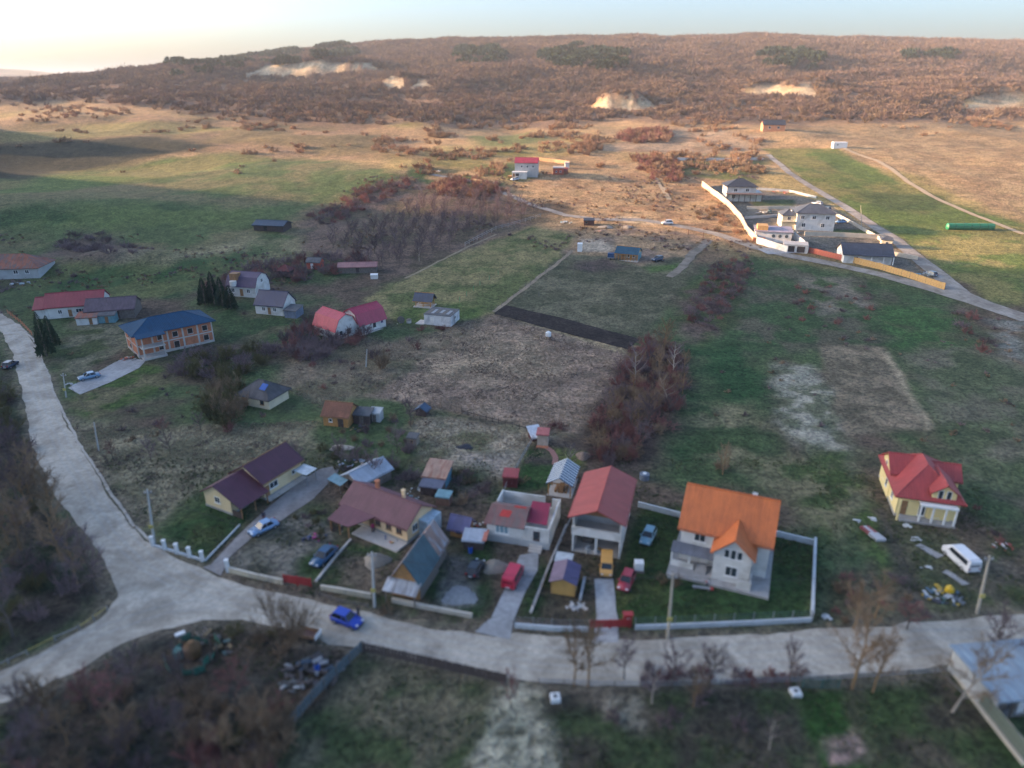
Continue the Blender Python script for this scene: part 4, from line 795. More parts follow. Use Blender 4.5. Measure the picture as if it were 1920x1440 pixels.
# blue roofed cabin
f = fr3((1152,474), (1196,478), (1208,472), 2.5, base=(1198,491), ov=.3); O, a_, w_, d_, z0 = f; f = (O, a_, w_, 6.0, z0); R = root_of('cabin', f, 'timber cabin with teal blue roof and a posted front porch', 'cabin'); b = blk(R, f); w_, d_ = b.w, b.d
b4 = Blk(R, Vector(R.location).xy+b.p(0,1.6,0).xy, a_, w_, d_-1.6, z0); walls(b4, 2.5, mat('pale_timber_wall', (.30,.24,.18), .8), 'none'); roof(b, 2.5, 'gx', 1.7, roofmat('teal_blue_roof', (.012,.075,.13), 'tile', .45), .35, edge=WOODOR)
MB().face([b.p(w_,0,2.5), b.p(w_,d_,2.5), b.p(w_,d_/2,4.15)]).face([b.p(w_-.05,d_,2.5), b.p(w_-.05,0,2.5), b.p(w_-.05,d_/2,4.15)]).build('gable_board', mat('pale_cream_boards', (.55,.42,.26)), R); MB().box(w_+.002,1.6,-.5,w_+.05,d_,2.5,0,b.M).build('side_cladding', mat('turquoise_boards', (0,0,0)), R)
posts(b, [(w_*i/7,.1) for i in range(8)], 2.5, WOODOR, .16); b.box('floor', (-.3,-.4,-.6,w_+.3,1.6,.15), CONC)
for s in (.55,.80): win(b4, 'f', s, 1, .9, 1.1, 0)
door(b4, 'f', .28, .15, .9, 2, WOOD); door(b4, 'f', .68, .15, .9, 2, WOODOR)
b.box('railing', (w_*.3,.05,.9,w_*.56,.15,1.0), WOODOR)
# white two storey house on the slope with lean-to
f = frC((988,328), 11, 8.5, -6); z_ = f[4]; R = root_of('house', f, 'two storey grey white house with raspberry roof alone on the slope', 'house'); b = blk(R, f); w_, d_ = b.w, b.d
walls(b, 6.2, GREYWALL, 'gy' if 0 else 'gx', 1.2); MB().box(-.06,-.0,-1,-.002,d_,6.2,0,b.M).build('lit_gable_face', WHITE, R); roof(b, 6.2, 'gx', 1.9, roofmat('raspberry_roof', (.34,.03,.06), 'tile', .5), .3)  # sunlit gable side painted white, the shaded walls grey
for s in (.3,.55,.8): win(b, 'f', s, 3.9, .9, 1.1, 0)
for s in (.35,.7): win(b, 'l', s, 3.9, .9, 1.2, 0); win(b, 'l', s, 1.0, .9, 1.2, 0)
b5 = Blk(R, Vector(R.location).xy+b.p(-1.0,-3.6,0).xy, b.ang, 7.0, 3.58, b.z0-.5); walls(b5, 2.6, WHITE, 'none'); b5.box('roof', (-.2,-.2,2.601,7.2,3.5,2.75), PVC); win(b5, 'f', .35, .9, 1.6, 1.2, 1, DARK); door(b5, 'f', .12, 0, 1, 2.1, WOOD); b5.box('porch', (-2.2,0,0,-.01,2.5,.9), WOODOR)
b = simple('shed', 'small brick red shed with white eaves east of the slope house', 'shed', frC((1047,326), 5.2, 4, -4), 3.0, 'mono', .4, mat('brick_red_wall', (.48,.10,.06), .8, .2), mat('pale_eaves', (.6,.5,.42)), [('f',.3,1,.9,.8,0),('f',.7,1,.9,.8,0)], ov=.15)
b = simple('shed', 'rust red lean-to propped against the small red shed', 'shed', frC((1060,325), 2.6, 3.2, -4), 1.6, 'mono', .9, mat('rust_wall', (.3,.09,.06)), mat('rust_roof', (.3,.07,.06)), ov=.1)
simple('outhouse', 'white outhouse behind the small red shed', 'outhouse', frC((1063,315), 2.2, 2.2, 0), 2.6, 'mono', .3, WHITE, mat('pale_eaves', (0,0,0)), ov=.1, doors=[('f',.5,0,.8,1.9,WHITE)])
simple('outhouse', 'white plastic outhouse by the field fence', 'outhouse', frC((1087,471), 1.6, 1.6, -10), 2.6, 'mono', .15, PVC, PVC, ov=.06, doors=[('f',.5,.1,.8,2,PVC)])
# hill compound on the right
b = simple('villa', 'white villa with dark hipped roof above the long pale wall', 'house', frC((1384,372), 12.5, 10, -6), 6.0, 'hip', 2.4, WHITE, DGR, [('l',.3,3.8,.9,1.2,0),('l',.7,3.8,.9,1.2,0),('f',.3,3.6,1.5,1.3),('f',.7,3.6,1.5,1.3),('f',.25,.6,1.6,1.8)], ov=.7)
b.box('terrace_roof', (-.5,-4,2.9,b.w+3,-.01,3.1), mat('brown_terrace_roof', (.14,.09,.08))); posts(b, [(i*2.4,-3.8) for i in range(7)], 2.9, DARKWOOD, .2); b.box('annex', (b.w+.01,0,-1,b.w+2.6,b.d*.8,3.4), WHITE)
b = simple('villa', 'broad white two storey villa with slate hipped roof in the compound centre', 'house', frC((1520,425), 14, 11, -8), 6.2, 'hip', 2.5, WHITE, roofmat('slate_roof', (.08,.09,.11), 'tile'), [('f',.15,3.8,1.4,1.3),('f',.45,3.8,1.4,1.3),('f',.8,3.8,1.4,1.3),('f',.2,.8,1.4,1.5),('f',.7,.8,1.4,1.5),('l',.5,3.8,1.2,1.3)], ov=.6)
bb = Blk(b.root, Vector(b.root.location).xy+b.p(-5.0,1.2,0).xy, b.ang, 4.98, 8, b.z0); walls(bb, 5.0, CREAM, 'none'); roof(bb, 5.0, 'hip', 1.4, roofmat('slate_roof', (0,0,0)), .4); win(bb, 'f', .5, 3, 1.3, 1.3); bb.box('balcony', (-.6,-1.5,2.6,4.9,-.01,2.8), CREAM)
b = simple('house', 'white pool house with lilac flat roof and three round windows', 'house', frC((1447,448), 12.5, 8, -14), 3.4, 'mono', .5, WHITE, roofmat('lilac_roof', (.34,.30,.36), 'tile'), (), ov=.4)
for s in (.5,.68,.86):
    M = _face(b, 'f', s, 1.9, 1, 1, .03); q = MB(); q.tube([M @ Vector((0,-.02,0)), M @ Vector((0,.04,0))], .6, 12); q.build('window', GLASS, b.root)
b.box('upper_room', (.5,1,3.4,4.2,6,5.2), mat('ochre_render', (.55,.32,.12))); b.box('terrace', (-.8,-1.6,-.5,3.5,-.01,1.2), BRICKM)
b = simple('bungalow', 'white gabled bungalow with dark slate roof behind the board fence', 'house', frC((1618,487), 15, 9.5, -10), 2.9, 'gx', 2.6, WHITE, roofmat('dark_slate_roof', (.045,.055,.08), 'tile'), [('l',.5,1,1,1.2),('f',.25,.8,1.4,1.3)], ov=.6)
posts(b, [(b.w*.55,-1.6),(b.w*.8,-1.6),(b.w*1.0,-1.6)], 2.6, PVC, .25); b.box('porch_roof', (b.w*.35,-1.9,2.61,b.w+.5,-.01,2.8), roofmat('dark_slate_roof', (0,0,0)))
simple('gatehouse', 'small pale gatehouse on the lane beyond the bungalow', 'gatehouse', frC((1660,462), 3.5, 3.5, -20), 2.8, 'hip', .9, CREAM, roofmat('slate_roof', (0,0,0)), [('f',.5,1,1,1,0)])
simple('garage', 'low double garage with dark doors set in the compound wall', 'garage', frC((1490,470), 8, 5, -18), 2.5, 'mono', .2, WHITE, CONC, (), [('f',.3,0,2.6,2.1,DARKWOOD),('f',.72,0,2.6,2.1,DARKWOOD)], ov=.1)
simple('cabin', 'sunlit orange brick cabin at the foot of the wooded hill', 'cabin', frC((1448,245), 14, 9, -8), 4.0, 'gx', 2.6, mat('salmon_brick', (.58,.27,.15), .9), DGR, [('f',.3,1.5,1.5,1.4,0),('f',.7,1.5,1.5,1.4,0)], ov=.4)
simple('trailer', 'white box trailer on the straw field edge', 'trailer', frC((1573,277), 8, 3.5, -4), 3.0, 'mono', .1, PVC, PVC, [('f',.3,1.4,1,.8,0)], ov=.05)
simple('hut', 'low dark blue roofed hut alone on the green meadow', 'hut', frC((512,429), 12, 7, -10), 2.0, 'gx', 1.2, DARKWOOD, roofmat('dark_blue_roof', (.012,.04,.08), 'corr'), (), [('f',.4,0,1.4,1.7,DARK)], ov=.5)
simple('shed', 'tiny red and blue garden shed behind the cottages', 'shed', frC((592,502), 4.5, 3.5, -8), 2.3, 'gx', 1.0, mat('brick_red_wall', (0,0,0)), GREYR, ov=.3, doors=[('f',.4,0,.9,1.8,PVC)])
simple('shed', 'dark red round topped hut among garden bushes', 'shed', frC((536,515), 4, 4, -8), 1.8, 'hip', 1.5, DARKWOOD, mat('dark_red_roof', (.14,.03,.03)), ov=.3)
simple('shed', 'long low shed with faded pink roof below the orchard', 'shed', frC((672,508), 12, 4.5, 6), 1.9, 'gx', .9, GREYWOOD, roofmat('faded_pink_roof', (.34,.16,.15), 'corr'), (), [('f',.5,0,1,1.7,DARKWOOD)], ov=.3)
simple('outhouse', 'pair of white beehive boxes on legs at the orchard corner', 'beehive', frC((702,522), 2.2, 1.4, 5), 1.2, 'mono', .1, WHITE, PVC, ov=.05)
simple('shed', 'small brick brown roofed barn beside dark sheds at the plot corner', 'barn', frC((640,790), 5.0, 4.6, -12), 2.3, 'gx', 1.7, WOODOR, BRN, [('f',.3,.9,.7,.7,0)], [('f',.7,0,1.1,1.9,DARKWOOD)], ov=.35, edge=WOOD)
simple('shed', 'dark plank shed next to the small brown barn', 'shed', frC((683,790), 3.2, 2.6, -10), 1.9, 'mono', .4, DARKWOOD, GREYR, ov=.15, doors=[('f',.5,0,.8,1.6,GREYWOOD)])
simple('shed', 'pale grey tool shed next to the dark plank shed', 'shed', frC((706,787), 2.2, 2.0, -10), 1.8, 'mono', .3, GREYWALL, GREYWALL, ov=.1, doors=[('f',.5,0,.7,1.5,GREYWOOD)])
b = simple('ruin', 'half collapsed farm building with sagging grey roof among trees', 'ruin', frC((496,752), 7.5, 6, -22), 2.4, 'hip', 2.2, CREAM, roofmat('sagging_grey_roof', (.10,.095,.10), 'tile', .9, .3), [('f',.78,.8,1,1.1,0,WOOD)], [('f',.2,0,1.6,1.9,WOODOR)], ov=.5); MB().slab([b.p(4.6,1,3.6), b.p(6.0,1,3.5), b.p(6.0,2.4,4.3), b.p(4.6,2.4,4.4)], .04).build('tarpaulin', mat('blue_tarpaulin', (.02,.10,.38), .4), b.root)
b = simple('hut', 'little blue roofed chicken hut at the plot edge', 'hut', frC((793,777), 2.1, 1.8, -20), 1.3, 'gy', .6, DARKWOOD, mat('dull_blue_roof', (.04,.08,.14), .5), ov=.25)
b = simple('shed', 'rusty roofed shed with turquoise plank side', 'shed', frC((822,905), 3.4, 3.4, -14), 2.1, 'mono', .9, mat('turquoise_plank', (.08,.22,.30), .8), roofmat('rust_streaked_roof', (.42,.27,.20), 'corr', .8, .2, (.26,.11,.07), .3), ov=.35); boards(b, 'r', 0, 2.2, mat('turquoise_plank', (0,0,0)), 9)
simple('shed', 'low dark shed in front of the rusty roofed shed', 'shed', frC((812,923), 3.4, 2.2, -14), 1.6, 'mono', .3, DARKWOOD, roofmat('dull_slate_sheet', (.10,.11,.16), 'corr'), ov=.2)
simple('hut', 'small brown hutch behind the maroon roofed house', 'hutch', frC((833,943), 2.2, 1.6, -14), 1.5, 'mono', .2, mat('brown_hutch', (.2,.11,.08)), mat('turquoise_lid', (.16,.3,.34)), ov=.1)
b = simple('shed', 'small dark red tin shed in the garden strip', 'shed', frC((958,908), 2.3, 2.0, -8), 1.9, 'mono', .35, mat('oxblood_tin', (.12,.02,.025), .6), mat('red_tin_roof', (.34,.06,.06), .5), ov=.12, doors=[('f',.5,.05,.8,1.6,mat('oxblood_tin', (0,0,0)))])
b = simple('summer_house', 'narrow cream garden hut with pink roof at the end of the brick path', 'hut', frC((1018,832), 1.9, 1.9, -8), 2.3, 'mono', .25, mat('cream_boards', (.52,.42,.33), .8), mat('pink_roof', (.42,.13,.12)), ov=.2, doors=[('f',.5,0,.8,1.9,mat('cream_boards', (0,0,0)))])
b.box('step', (-.1,-.8,-.3,b.w+.1,-.001,.15), BRICKM)
b = simple('shelter', 'slanting white sheeted shelter on red posts beside the cream garden hut', 'shelter', frC((1003,822), 1.8, 2.2, 20), .9, 'mono', .9, mat('oxblood_frame', (.1,.03,.03)), mat('white_sheeting', (.6,.62,.66), .5), ov=.3)
b = simple('kiosk', 'little orange garden house with violet blue roof', 'garden house', frC((866,1000), 2.6, 2.2, -20), 1.7, 'gx', 1.1, WOODOR, roofmat('violet_blue_roof', (.09,.09,.22), 'tile'), [('f',.5,.6,1,.8,0,WOOD)], ov=.4)
b = simple('shelter', 'tin lean-to with a salmon red edge below the orange garden house', 'lean-to', frC((890,1022), 2.8, 2.2, -8), 1.5, 'mono', .3, DARKWOOD, TIN, ov=.2); b.box('edge_sheet', (b.w-.1,-.3,1.75,b.w+.5,b.d+.2,1.9), mat('salmon_sheet', (.5,.17,.12)))
# tin roofed sheds in the yard behind
b = simple('shed', 'long open shed with bluish tin gable roof beside the gravel drive', 'shed', frC((690,905), 4.2, 6.4, -40), 2.1, 'gy', 1.1, GREYWOOD, TIN, ov=.35, doors=[('f',.5,0,1.6,1.9,DARK)]); MB().slab([b.p(-1.8,-1.8,1.5), b.p(1.6,-1.8,1.5), b.p(1.6,-.2,1.9), b.p(-1.8,-.2,1.9)], .05).build('canopy', mat('turquoise_canopy', (.15,.28,.34)), b.root); posts(b, [(-1.6,-1.7),(1.4,-1.7)], 1.45, GREYWOOD, .1)
simple('shed', 'small hut with ramshackle plank walls by the path to the plot', 'shed', frC((775,832), 1.8, 1.6, -12), 1.5, 'mono', .2, mat('pale_planks', (.28,.23,.18)), GREYR, [('f',.5,.6,.5,.5,0,WOOD)], ov=.1)
simple('hut', 'low dark field hut with brown walls by the dirt track', 'hut', frC((1104,421), 4.0, 3, -4), 1.8, 'mono', .4, mat('umber_boards', (.11,.045,.03)), DGR, [('f',.25,.6,1,.8,0,WOOD)], ov=.2)
# big roof cut by the frame in the lower right corner
f = fr3((1872,1318), (2060,1300), (1806,1212), 2.8, base=(1860,1330), ov=.4, left=True); R = root_of('workshop', f, 'long low building with pale blue sheet roof at the lower road edge', 'workshop'); b = blk(R, f); b.box('wall', (0,b.d-.2,-1,b.w,b.d,2.8), WHITE); b.box('wall', (0,0,-1,.2,b.d-.201,2.8), GREYWALL); posts(b, [(2+i*3,.1) for i in range(4)], 2.8, GREYWOOD, .2); b.box('stored_crate', (1,1,0,2.4,2.2,1.2), GREYWOOD); b.box('stored_sheet', (3,.4,0,3.8,.6,1.8), PVC); b.box('floor', (.21,.1,-.5,b.w,b.d-.21,.05), PLINTH); roof(b, 2.8, 'mono', .3, roofmat('pale_blue_sheet_roof', (.30,.37,.42), 'corr', .7, .15, (.24,.27,.3), .8), .4)
# ------------------------------------------------------------------ vehicles
TYRE = mat('tyre_rubber', (.02,.02,.02), .9, .1, 3); RIM = mat('wheel_rim', (.45,.45,.46), .35, .1, 3, metal=.6); LAMP = mat('clear_lamp', (.7,.72,.74), .15, .05); TAIL = mat('red_lamp', (.35,.01,.01), .2, .05); CARGLASS = glass('car_glass', (.015,.02,.025)); BLACKP = mat('black_plastic', (.03,.03,.032), .6, .1)
def vehicle(name, label, cat, fpx, rpx, kind, col, L=4.0, Wd=1.72, H=1.45, group='vehicles parked in the village', stripe=None):
    a = W(*fpx); b = W(*rpx); cx, cy = (a[0]+b[0])/2, (a[1]+b[1])/2; ang = math.atan2(a[1]-b[1], a[0]-b[0]); z = float(tz(cx, cy))+.09
    R = empty(name, (cx, cy, z), ang, label, cat, group); P = paint('paint_%02d%02d%02d' % tuple(int(c*99) for c in col), col); h = Wd/2; T = L/2
    if kind in ('hatch', 'sedan', 'suv'):
        bz = H*.60; hood = .97 if kind != 'suv' else 1.0
        S = [(-T, h*.80, .35, bz*.72), (-T+.10, h*.93, .24, bz*.92), (-T+.5, h, .2, bz*1.0), (-T*.2, h, .2, bz), (T*.38, h, .2, bz*hood), (T-.45, h*.97, .2, bz*.88), (T-.08, h*.88, .24, bz*.74), (T, h*.72, .34, bz*.58)]
        q = MB(); rings = []
        for x, hw, z0, z1 in S: rings.append([(x,-hw*.94,z0),(x,-hw,z0+(z1-z0)*.45),(x,-hw*.93,z1),(x,hw*.93,z1),(x,hw,z0+(z1-z0)*.45),(x,hw*.94,z0)])
        for r0, r1 in zip(rings[:-1], rings[1:]):
            for j in range(6): q.face([r0[j], r1[j], r1[(j+1) % 6], r0[(j+1) % 6]])
        q.face(rings[0][::1]); q.face(rings[-1][::-1]); q.build('body', P, R, smooth=True)
        xr0 = -T+(.15 if kind != 'sedan' else .75); xr1 = -T+(.62 if kind != 'sedan' else 1.25); xf1 = T*.12; xf0 = T*.42
        gb = h*.90; gt = h*.70; zt = H-.06
        G = MB(); A = [(xr0,-gb,bz-.02),(xf0,-gb,bz-.03),(xf1,-gt,zt),(xr1,-gt,zt)]; B = [(x,-y,zz) for x, y, zz in A]
        G.face(A).face(B[::-1]).face([A[1],B[1],B[2],A[2]]).face([B[0],A[0],A[3],B[3]]).face([A[3],A[2],B[2],B[3]]); G.build('windows', CARGLASS, R)
        q = MB(); q.box(xr1-.06,-gt-.02,zt,xf1+.04,gt+.02,zt+.06)
        for s in (-1, 1):
            for a0, a1 in (((xr0,gb*s*1.0,bz),(xr1,gt*s,zt)),((xf0,gb*s,bz),(xf1,gt*s,zt)),((T*-.08,gb*s*1.005,bz),(T*-.08,gt*s*1.005,zt))): q.bar(a0, a1, .07)
        q.build('roof', P, R)
    else:
        bz = H*.56; nose = .75 if kind == 'van' else .55
        S = [(-T, h*.93, .3, H*.90, h*.80), (-T+.12, h*.98, .25, H*.98, h*.84), (-T+.6, h, .22, H, h*.86), (T*.35, h, .22, H, h*.85), (T*.50, h*.99, .22, H*.95, h*.80), (T-.62*nose*1.2, h*.97, .22, bz*1.06, h*.82), (T-.1, h*.9, .25, bz*.86, h*.76), (T, h*.8, .35, bz*.62, h*.7)]
        q = MB(); rings = []
        for x, hw, z0, z1, tw in S:
            zb = min(bz, z1-.02); rings.append([(x,-hw*.95,z0),(x,-hw,z0+.3),(x,-hw*.99,zb),(x,-tw,z1),(x,tw,z1),(x,hw*.99,zb),(x,hw,z0+.3),(x,hw*.95,z0)])
        for r0, r1 in zip(rings[:-1], rings[1:]):
            for j in range(8): q.face([r0[j], r1[j], r1[(j+1) % 8], r0[(j+1) % 8]])
        q.face(rings[0]); q.face(rings[-1][::-1]); q.build('body', P, R, smooth=False)
        q = MB(); w0 = -T+.35 if kind == 'bus' else -T+.35
        for s in (-1, 1):
            A = [(w0,s*h*1.0,bz+.05),(T*.5,s*h*.995,bz+.05),(T*.36,s*h*.895,H*.9),(w0+.1,s*h*.895,H*.9)]; q.face(A if s < 0 else A[::-1])
        f0, f1 = (T-.62*nose*1.2+.0, bz*1.09), (T*.50+.02, H*.94)
        q.face([(f0[0]+.02,-h*.80,f0[1]),(f0[0]+.02,h*.80,f0[1]),(f1[0]+.03,h*.74,f1[1]),(f1[0]+.03,-h*.74,f1[1])])
        q.face([(-T-.02,h*.74,bz+.08),(-T-.02,-h*.74,bz+.08),(-T+.05,-h*.70,H*.87),(-T+.05,h*.70,H*.87)]); q.build('windows', CARGLASS, R)
    wr = .31; wx = (-T*.62, T*.64)
    tm = MB().tube([(0,-.1,0),(0,.1,0)], wr, 12).build('tyre', TYRE, R); rm = MB().tube([(0,-.115,0),(0,.115,0)], wr*.6, 8).build('rim', RIM, tm)
    k = 0
    for x in wx:
        for s in (-1, 1):
            if k: t = link('tyre', tm.data, R); r = link('rim', rm.data, t)
            else: t = tm
            t.location = (x, s*(h-.08), wr-.06); k += 1
    zf = H*.60*.66 if kind in ('hatch','sedan','suv') else H*.33
    for s in (-1, 1):
        MB().box(T-.16,s*h*.62-.14,zf,T-.01+.03,s*h*.62+.14,zf+.13).build('headlight', LAMP, R); MB().box(-T-.02,s*h*.72-.1,zf+.05,-T+.14,s*h*.72+.1,zf+.28).build('tail_light', TAIL, R)
        MB().box(T*.33,s*(h+.02)-.0,H*.6,T*.33+.12,s*(h+.16),H*.6+.13).build('mirror', P, R)
    MB().box(T-.10,-h*.7,.26,T+.05,h*.7,.40).build('bumper', BLACKP, R); MB().box(-T-.05,-h*.7,.28,-T+.1,h*.7,.42).build('bumper', BLACKP, R)
    MB().box(-T-.06,-.25,.43,-T-.02,.25,.54).build('number_plate', PVC, R)
    return R
vehicle('car', 'bright blue hatchback driving on the gravel road', 'car', (672,1176), (630,1160), 'hatch', (.005,.05,.42), 4.0, 1.75, 1.5)
vehicle('car', 'silver blue sedan on the gravel drive of the yellow bungalow', 'car', (476,1004), (514,986), 'sedan', (.20,.33,.52), 4.3, 1.75, 1.42)
vehicle('car', 'dark blue estate car behind the red gate', 'car', (592,1064), (624,1034), 'sedan', (.01,.07,.16), 4.6, 1.8, 1.45)
vehicle('car', 'small black car nosed towards the sand heap', 'car', (899,1061), (884,1084), 'hatch', (.012,.02,.03), 3.6, 1.65, 1.45)
vehicle('van', 'crimson panel van on the concrete driveway', 'van', (974,1066), (950,1112), 'van', (.50,.015,.05), 4.5, 1.85, 1.95)
vehicle('van', 'amber yellow van facing the road in front of the tall garage', 'van', (1136,1088), (1137,1050), 'van', (.62,.32,.08), 4.0, 1.75, 1.9)
vehicle('car', 'wine red hatchback on the grass beside the gravel drive', 'car', (1167,1112), (1181,1080), 'hatch', (.33,.03,.045), 3.9, 1.7, 1.5)
vehicle('car', 'pale blue car between the garage and the orange roofed house', 'car', (1208,1025), (1221,999), 'hatch', (.22,.42,.52), 3.9, 1.7, 1.5)
vehicle('minibus', 'white minibus parked below the yellow villa', 'minibus', (1776,1034), (1822,1076), 'bus', (.72,.72,.74), 5.3, 1.95, 2.05)
vehicle('car', 'light blue car at the end of the paved yard', 'car', (150,714), (186,706), 'sedan', (.16,.28,.42), 4.3, 1.7, 1.4)
vehicle('car', 'dark navy car beside the road near the tall conifer', 'car', (28,684), (14,692), 'hatch', (.01,.03,.07), 4.0, 1.7, 1.5)
vehicle('car', 'silver car in front of the two storey slope house', 'car', (956,341), (974,336), 'hatch', (.62,.65,.68), 4.4, 1.8, 1.5, group='vehicles up on the slope')
vehicle('car', 'white off-road car on the dirt track', 'car', (1242,421), (1259,421), 'suv', (.75,.74,.72), 4.5, 1.85, 1.75, group='vehicles up on the slope')
vehicle('car', 'dark blue off-road car beside the timber cabin', 'car', (1226,491), (1240,488), 'suv', (.01,.03,.08), 4.4, 1.85, 1.7, group='vehicles up on the slope')
vehicle('car', 'sky blue estate car in the villa compound', 'car', (1563,420), (1590,417), 'sedan', (.14,.30,.50), 4.8, 1.8, 1.5, group='vehicles in the hill compound')
vehicle('car', 'dark car parked on the lane above the broad villa', 'car', (1540,392), (1556,397), 'hatch', (.03,.05,.08), 4.4, 1.8, 1.5, group='vehicles in the hill compound')
vehicle('car', 'white car parked on the lane uphill of the dark car', 'car', (1524,382), (1540,386), 'hatch', (.6,.62,.64), 4.4, 1.8, 1.5, group='vehicles in the hill compound')
vehicle('car', 'slate grey car near the board fence end', 'car', (1736,514), (1752,520), 'hatch', (.1,.14,.18), 4.4, 1.8, 1.5, group='vehicles in the hill compound')
# covered trailer
x, y, z = W(1145,486); R = empty('trailer', (x, y, z), -.2, 'blue covered trailer at the end of the timber cabin', 'trailer'); MB().box(-1.1,-.9,.5,1.1,.9,.75).build('bed', METAL, R); MB().box(-1.05,-.85,.751,1.05,.85,2.1).build('cover', mat('blue_tarpaulin_cover', (.015,.06,.16), .6), R)
for s in (-1, 1): MB().tube([(0,s*.95-.08,.3),(0,s*.95+.08,.3)], .3, 10).build('wheel', TYRE, R)
MB().bar((1.1,0,.5), (2.2,0,.45), .08).build('drawbar', METAL, R)
# ------------------------------------------------------------------ people (small, standing), as one skinned body each
def person(c, label, coat, trousers, hair=(.03,.02,.015), face=0, h=1.74, bent=0):
    x, y, z = W(*c); z += .1; R = empty('person', (x, y, z), face, label, 'person'); k = h/1.74
    V = [(0,0,.95),(0,.0,1.15),(0,0,1.38),(0,0,1.50),(0,.02,1.62), (-.1,0,.90),(-.12,.02,.50),(-.13,0,.09),(-.13,-.13,.04), (.1,0,.90),(.13,.03,.50),(.14,0,.09),(.14,-.13,.04), (-.19,0,1.40),(-.26,-.02,1.13),(-.25,-.12,.90), (.19,0,1.40),(.27,-.02,1.13),(.24,-.14,.92)]
    E = [(0,1),(1,2),(2,3),(3,4),(0,5),(5,6),(6,7),(7,8),(0,9),(9,10),(10,11),(11,12),(2,13),(13,14),(14,15),(2,16),(16,17),(17,18)]
    rad = [.15,.15,.17,.06,.10,.09,.065,.045,.04,.09,.065,.045,.04,.065,.05,.035,.065,.05,.035]
    me = bpy.data.meshes.new('body'); me.from_pydata([(a*k, b*k, c_*k) for a, b, c_ in V], E, []); o = link('body', me, R)
    m = o.modifiers.new('skin', 'SKIN'); sv = me.skin_vertices[0].data
    for i, r in enumerate(rad): sv[i].radius = (r*k, r*k*(.75 if i < 3 else 1)); sv[i].use_root = (i == 0)
    o.modifiers.new('sub', 'SUBSURF').levels = 1
    sk = mat('skin', (.45,.27,.2), .6); me.materials.append(mat('coat_%d%d%d' % tuple(int(q*99) for q in coat), coat, .8))
    q = MB(); q.tube([(0,.02*k,1.60*k),(0,.0,1.66*k),(0,.0,1.74*k)], [.10*k,.115*k,.07*k], 8); q.build('hair', mat('dark_hair', hair, .8), R); q = MB().box(-.07*k,-.125*k,1.56*k,.07*k,-.07*k,1.66*k).build('face', sk, R)
    for s in (-1, 1): MB().tube([(s*.10*k,0,.97*k),(s*.125*k,.02*k,.5*k),(s*.135*k,0,.1*k)], [.115*k,.085*k,.065*k], 8).build('trouser_leg', mat('trousers_%d%d%d' % tuple(int(q*99) for q in trousers), trousers, .85), R)
    return R
person((1244,492), 'person in a tan coat standing beside the dark off-road car', (.32,.2,.1), (.03,.035,.05), face=-.3)
person((496,978), 'person in dark clothes at the boot of the silver blue sedan', (.03,.03,.05), (.14,.04,.05), face=.6)
person((673,1158), 'person dressed in black walking beside the blue hatchback', (.015,.015,.02), (.02,.02,.03), face=1.2)
person((641,998), 'person in a white top near the porch of the maroon roofed house', (.6,.6,.62), (.05,.05,.08), face=1.0)
person((700,1000), 'person in a raspberry coat on the porch terrace', (.45,.03,.12), (.04,.04,.07), face=.2)
# ------------------------------------------------------------------ fences, walls, gates
def line_pts(pts): return [np.array(W(*p)[:2]) for p in pts]
def along(P, step):
    out = []; 
    for a, b in zip(P[:-1], P[1:]):
        L = np.hypot(*(b-a)); n = max(1, round(L/step)); out += [a+(b-a)*i/n for i in range(n)]
    return out+[P[-1]]
def wallrun(name, label, cat, pts, h, t, m, capm=None, step=2.0, group=None, grow=0):
    P = along(line_pts(pts), step); c = P[0]; z0 = float(tz(*c)); R = empty(name, (c[0], c[1], z0), 0, label, cat, group); q = MB(); cp = MB()
    for a, b in zip(P[:-1], P[1:]):
        d = (b-a)/np.hypot(*(b-a)); n = np.array([-d[1], d[0]])*t/2; za = float(tz(*a))-z0; zb = float(tz(*b))-z0
        f = lambda p, s, zz: (p[0]-c[0]+s*n[0], p[1]-c[1]+s*n[1], zz)
        for (u0, u1) in (((-1, a, za), (-1, b, zb)), ((1, b, zb), (1, a, za))):
            q.face([f(u0[1],u0[0],u0[2]-.4), f(u1[1],u1[0],u1[2]-.4), f(u1[1],u1[0],u1[2]+h), f(u0[1],u0[0],u0[2]+h)])
        q.face([f(a,-1,za+h), f(b,-1,zb+h), f(b,1,zb+h), f(a,1,za+h)])
        if capm: 
            g = 1.35
            cp.face([f(a,-g,za+h+.08), f(b,-g,zb+h+.08), f(b,g,zb+h+.08), f(a,g,za+h+.08)]).face([f(a,-g,za+h+.005), f(b,-g,zb+h+.005), f(b,-g,zb+h+.08), f(a,-g,za+h+.08)]).face([f(b,g,zb+h+.005), f(a,g,za+h+.005), f(a,g,za+h+.08), f(b,g,zb+h+.08)])
    for e, o_ in ((P[0], P[1]), (P[-1], P[-2])):
        d = (o_-e)/np.hypot(*(o_-e)); n = np.array([-d[1], d[0]])*t/2; z = float(tz(*e))-z0
        q.face([(e[0]-c[0]-n[0], e[1]-c[1]-n[1], z-.4), (e[0]-c[0]+n[0], e[1]-c[1]+n[1], z-.4), (e[0]-c[0]+n[0], e[1]-c[1]+n[1], z+h), (e[0]-c[0]-n[0], e[1]-c[1]-n[1], z+h)])
    q.build('wall_body', m, R)
    if capm: cp.build('coping', capm, R)
    R['_P'] = 0; del R['_P']; return R, P, c, z0
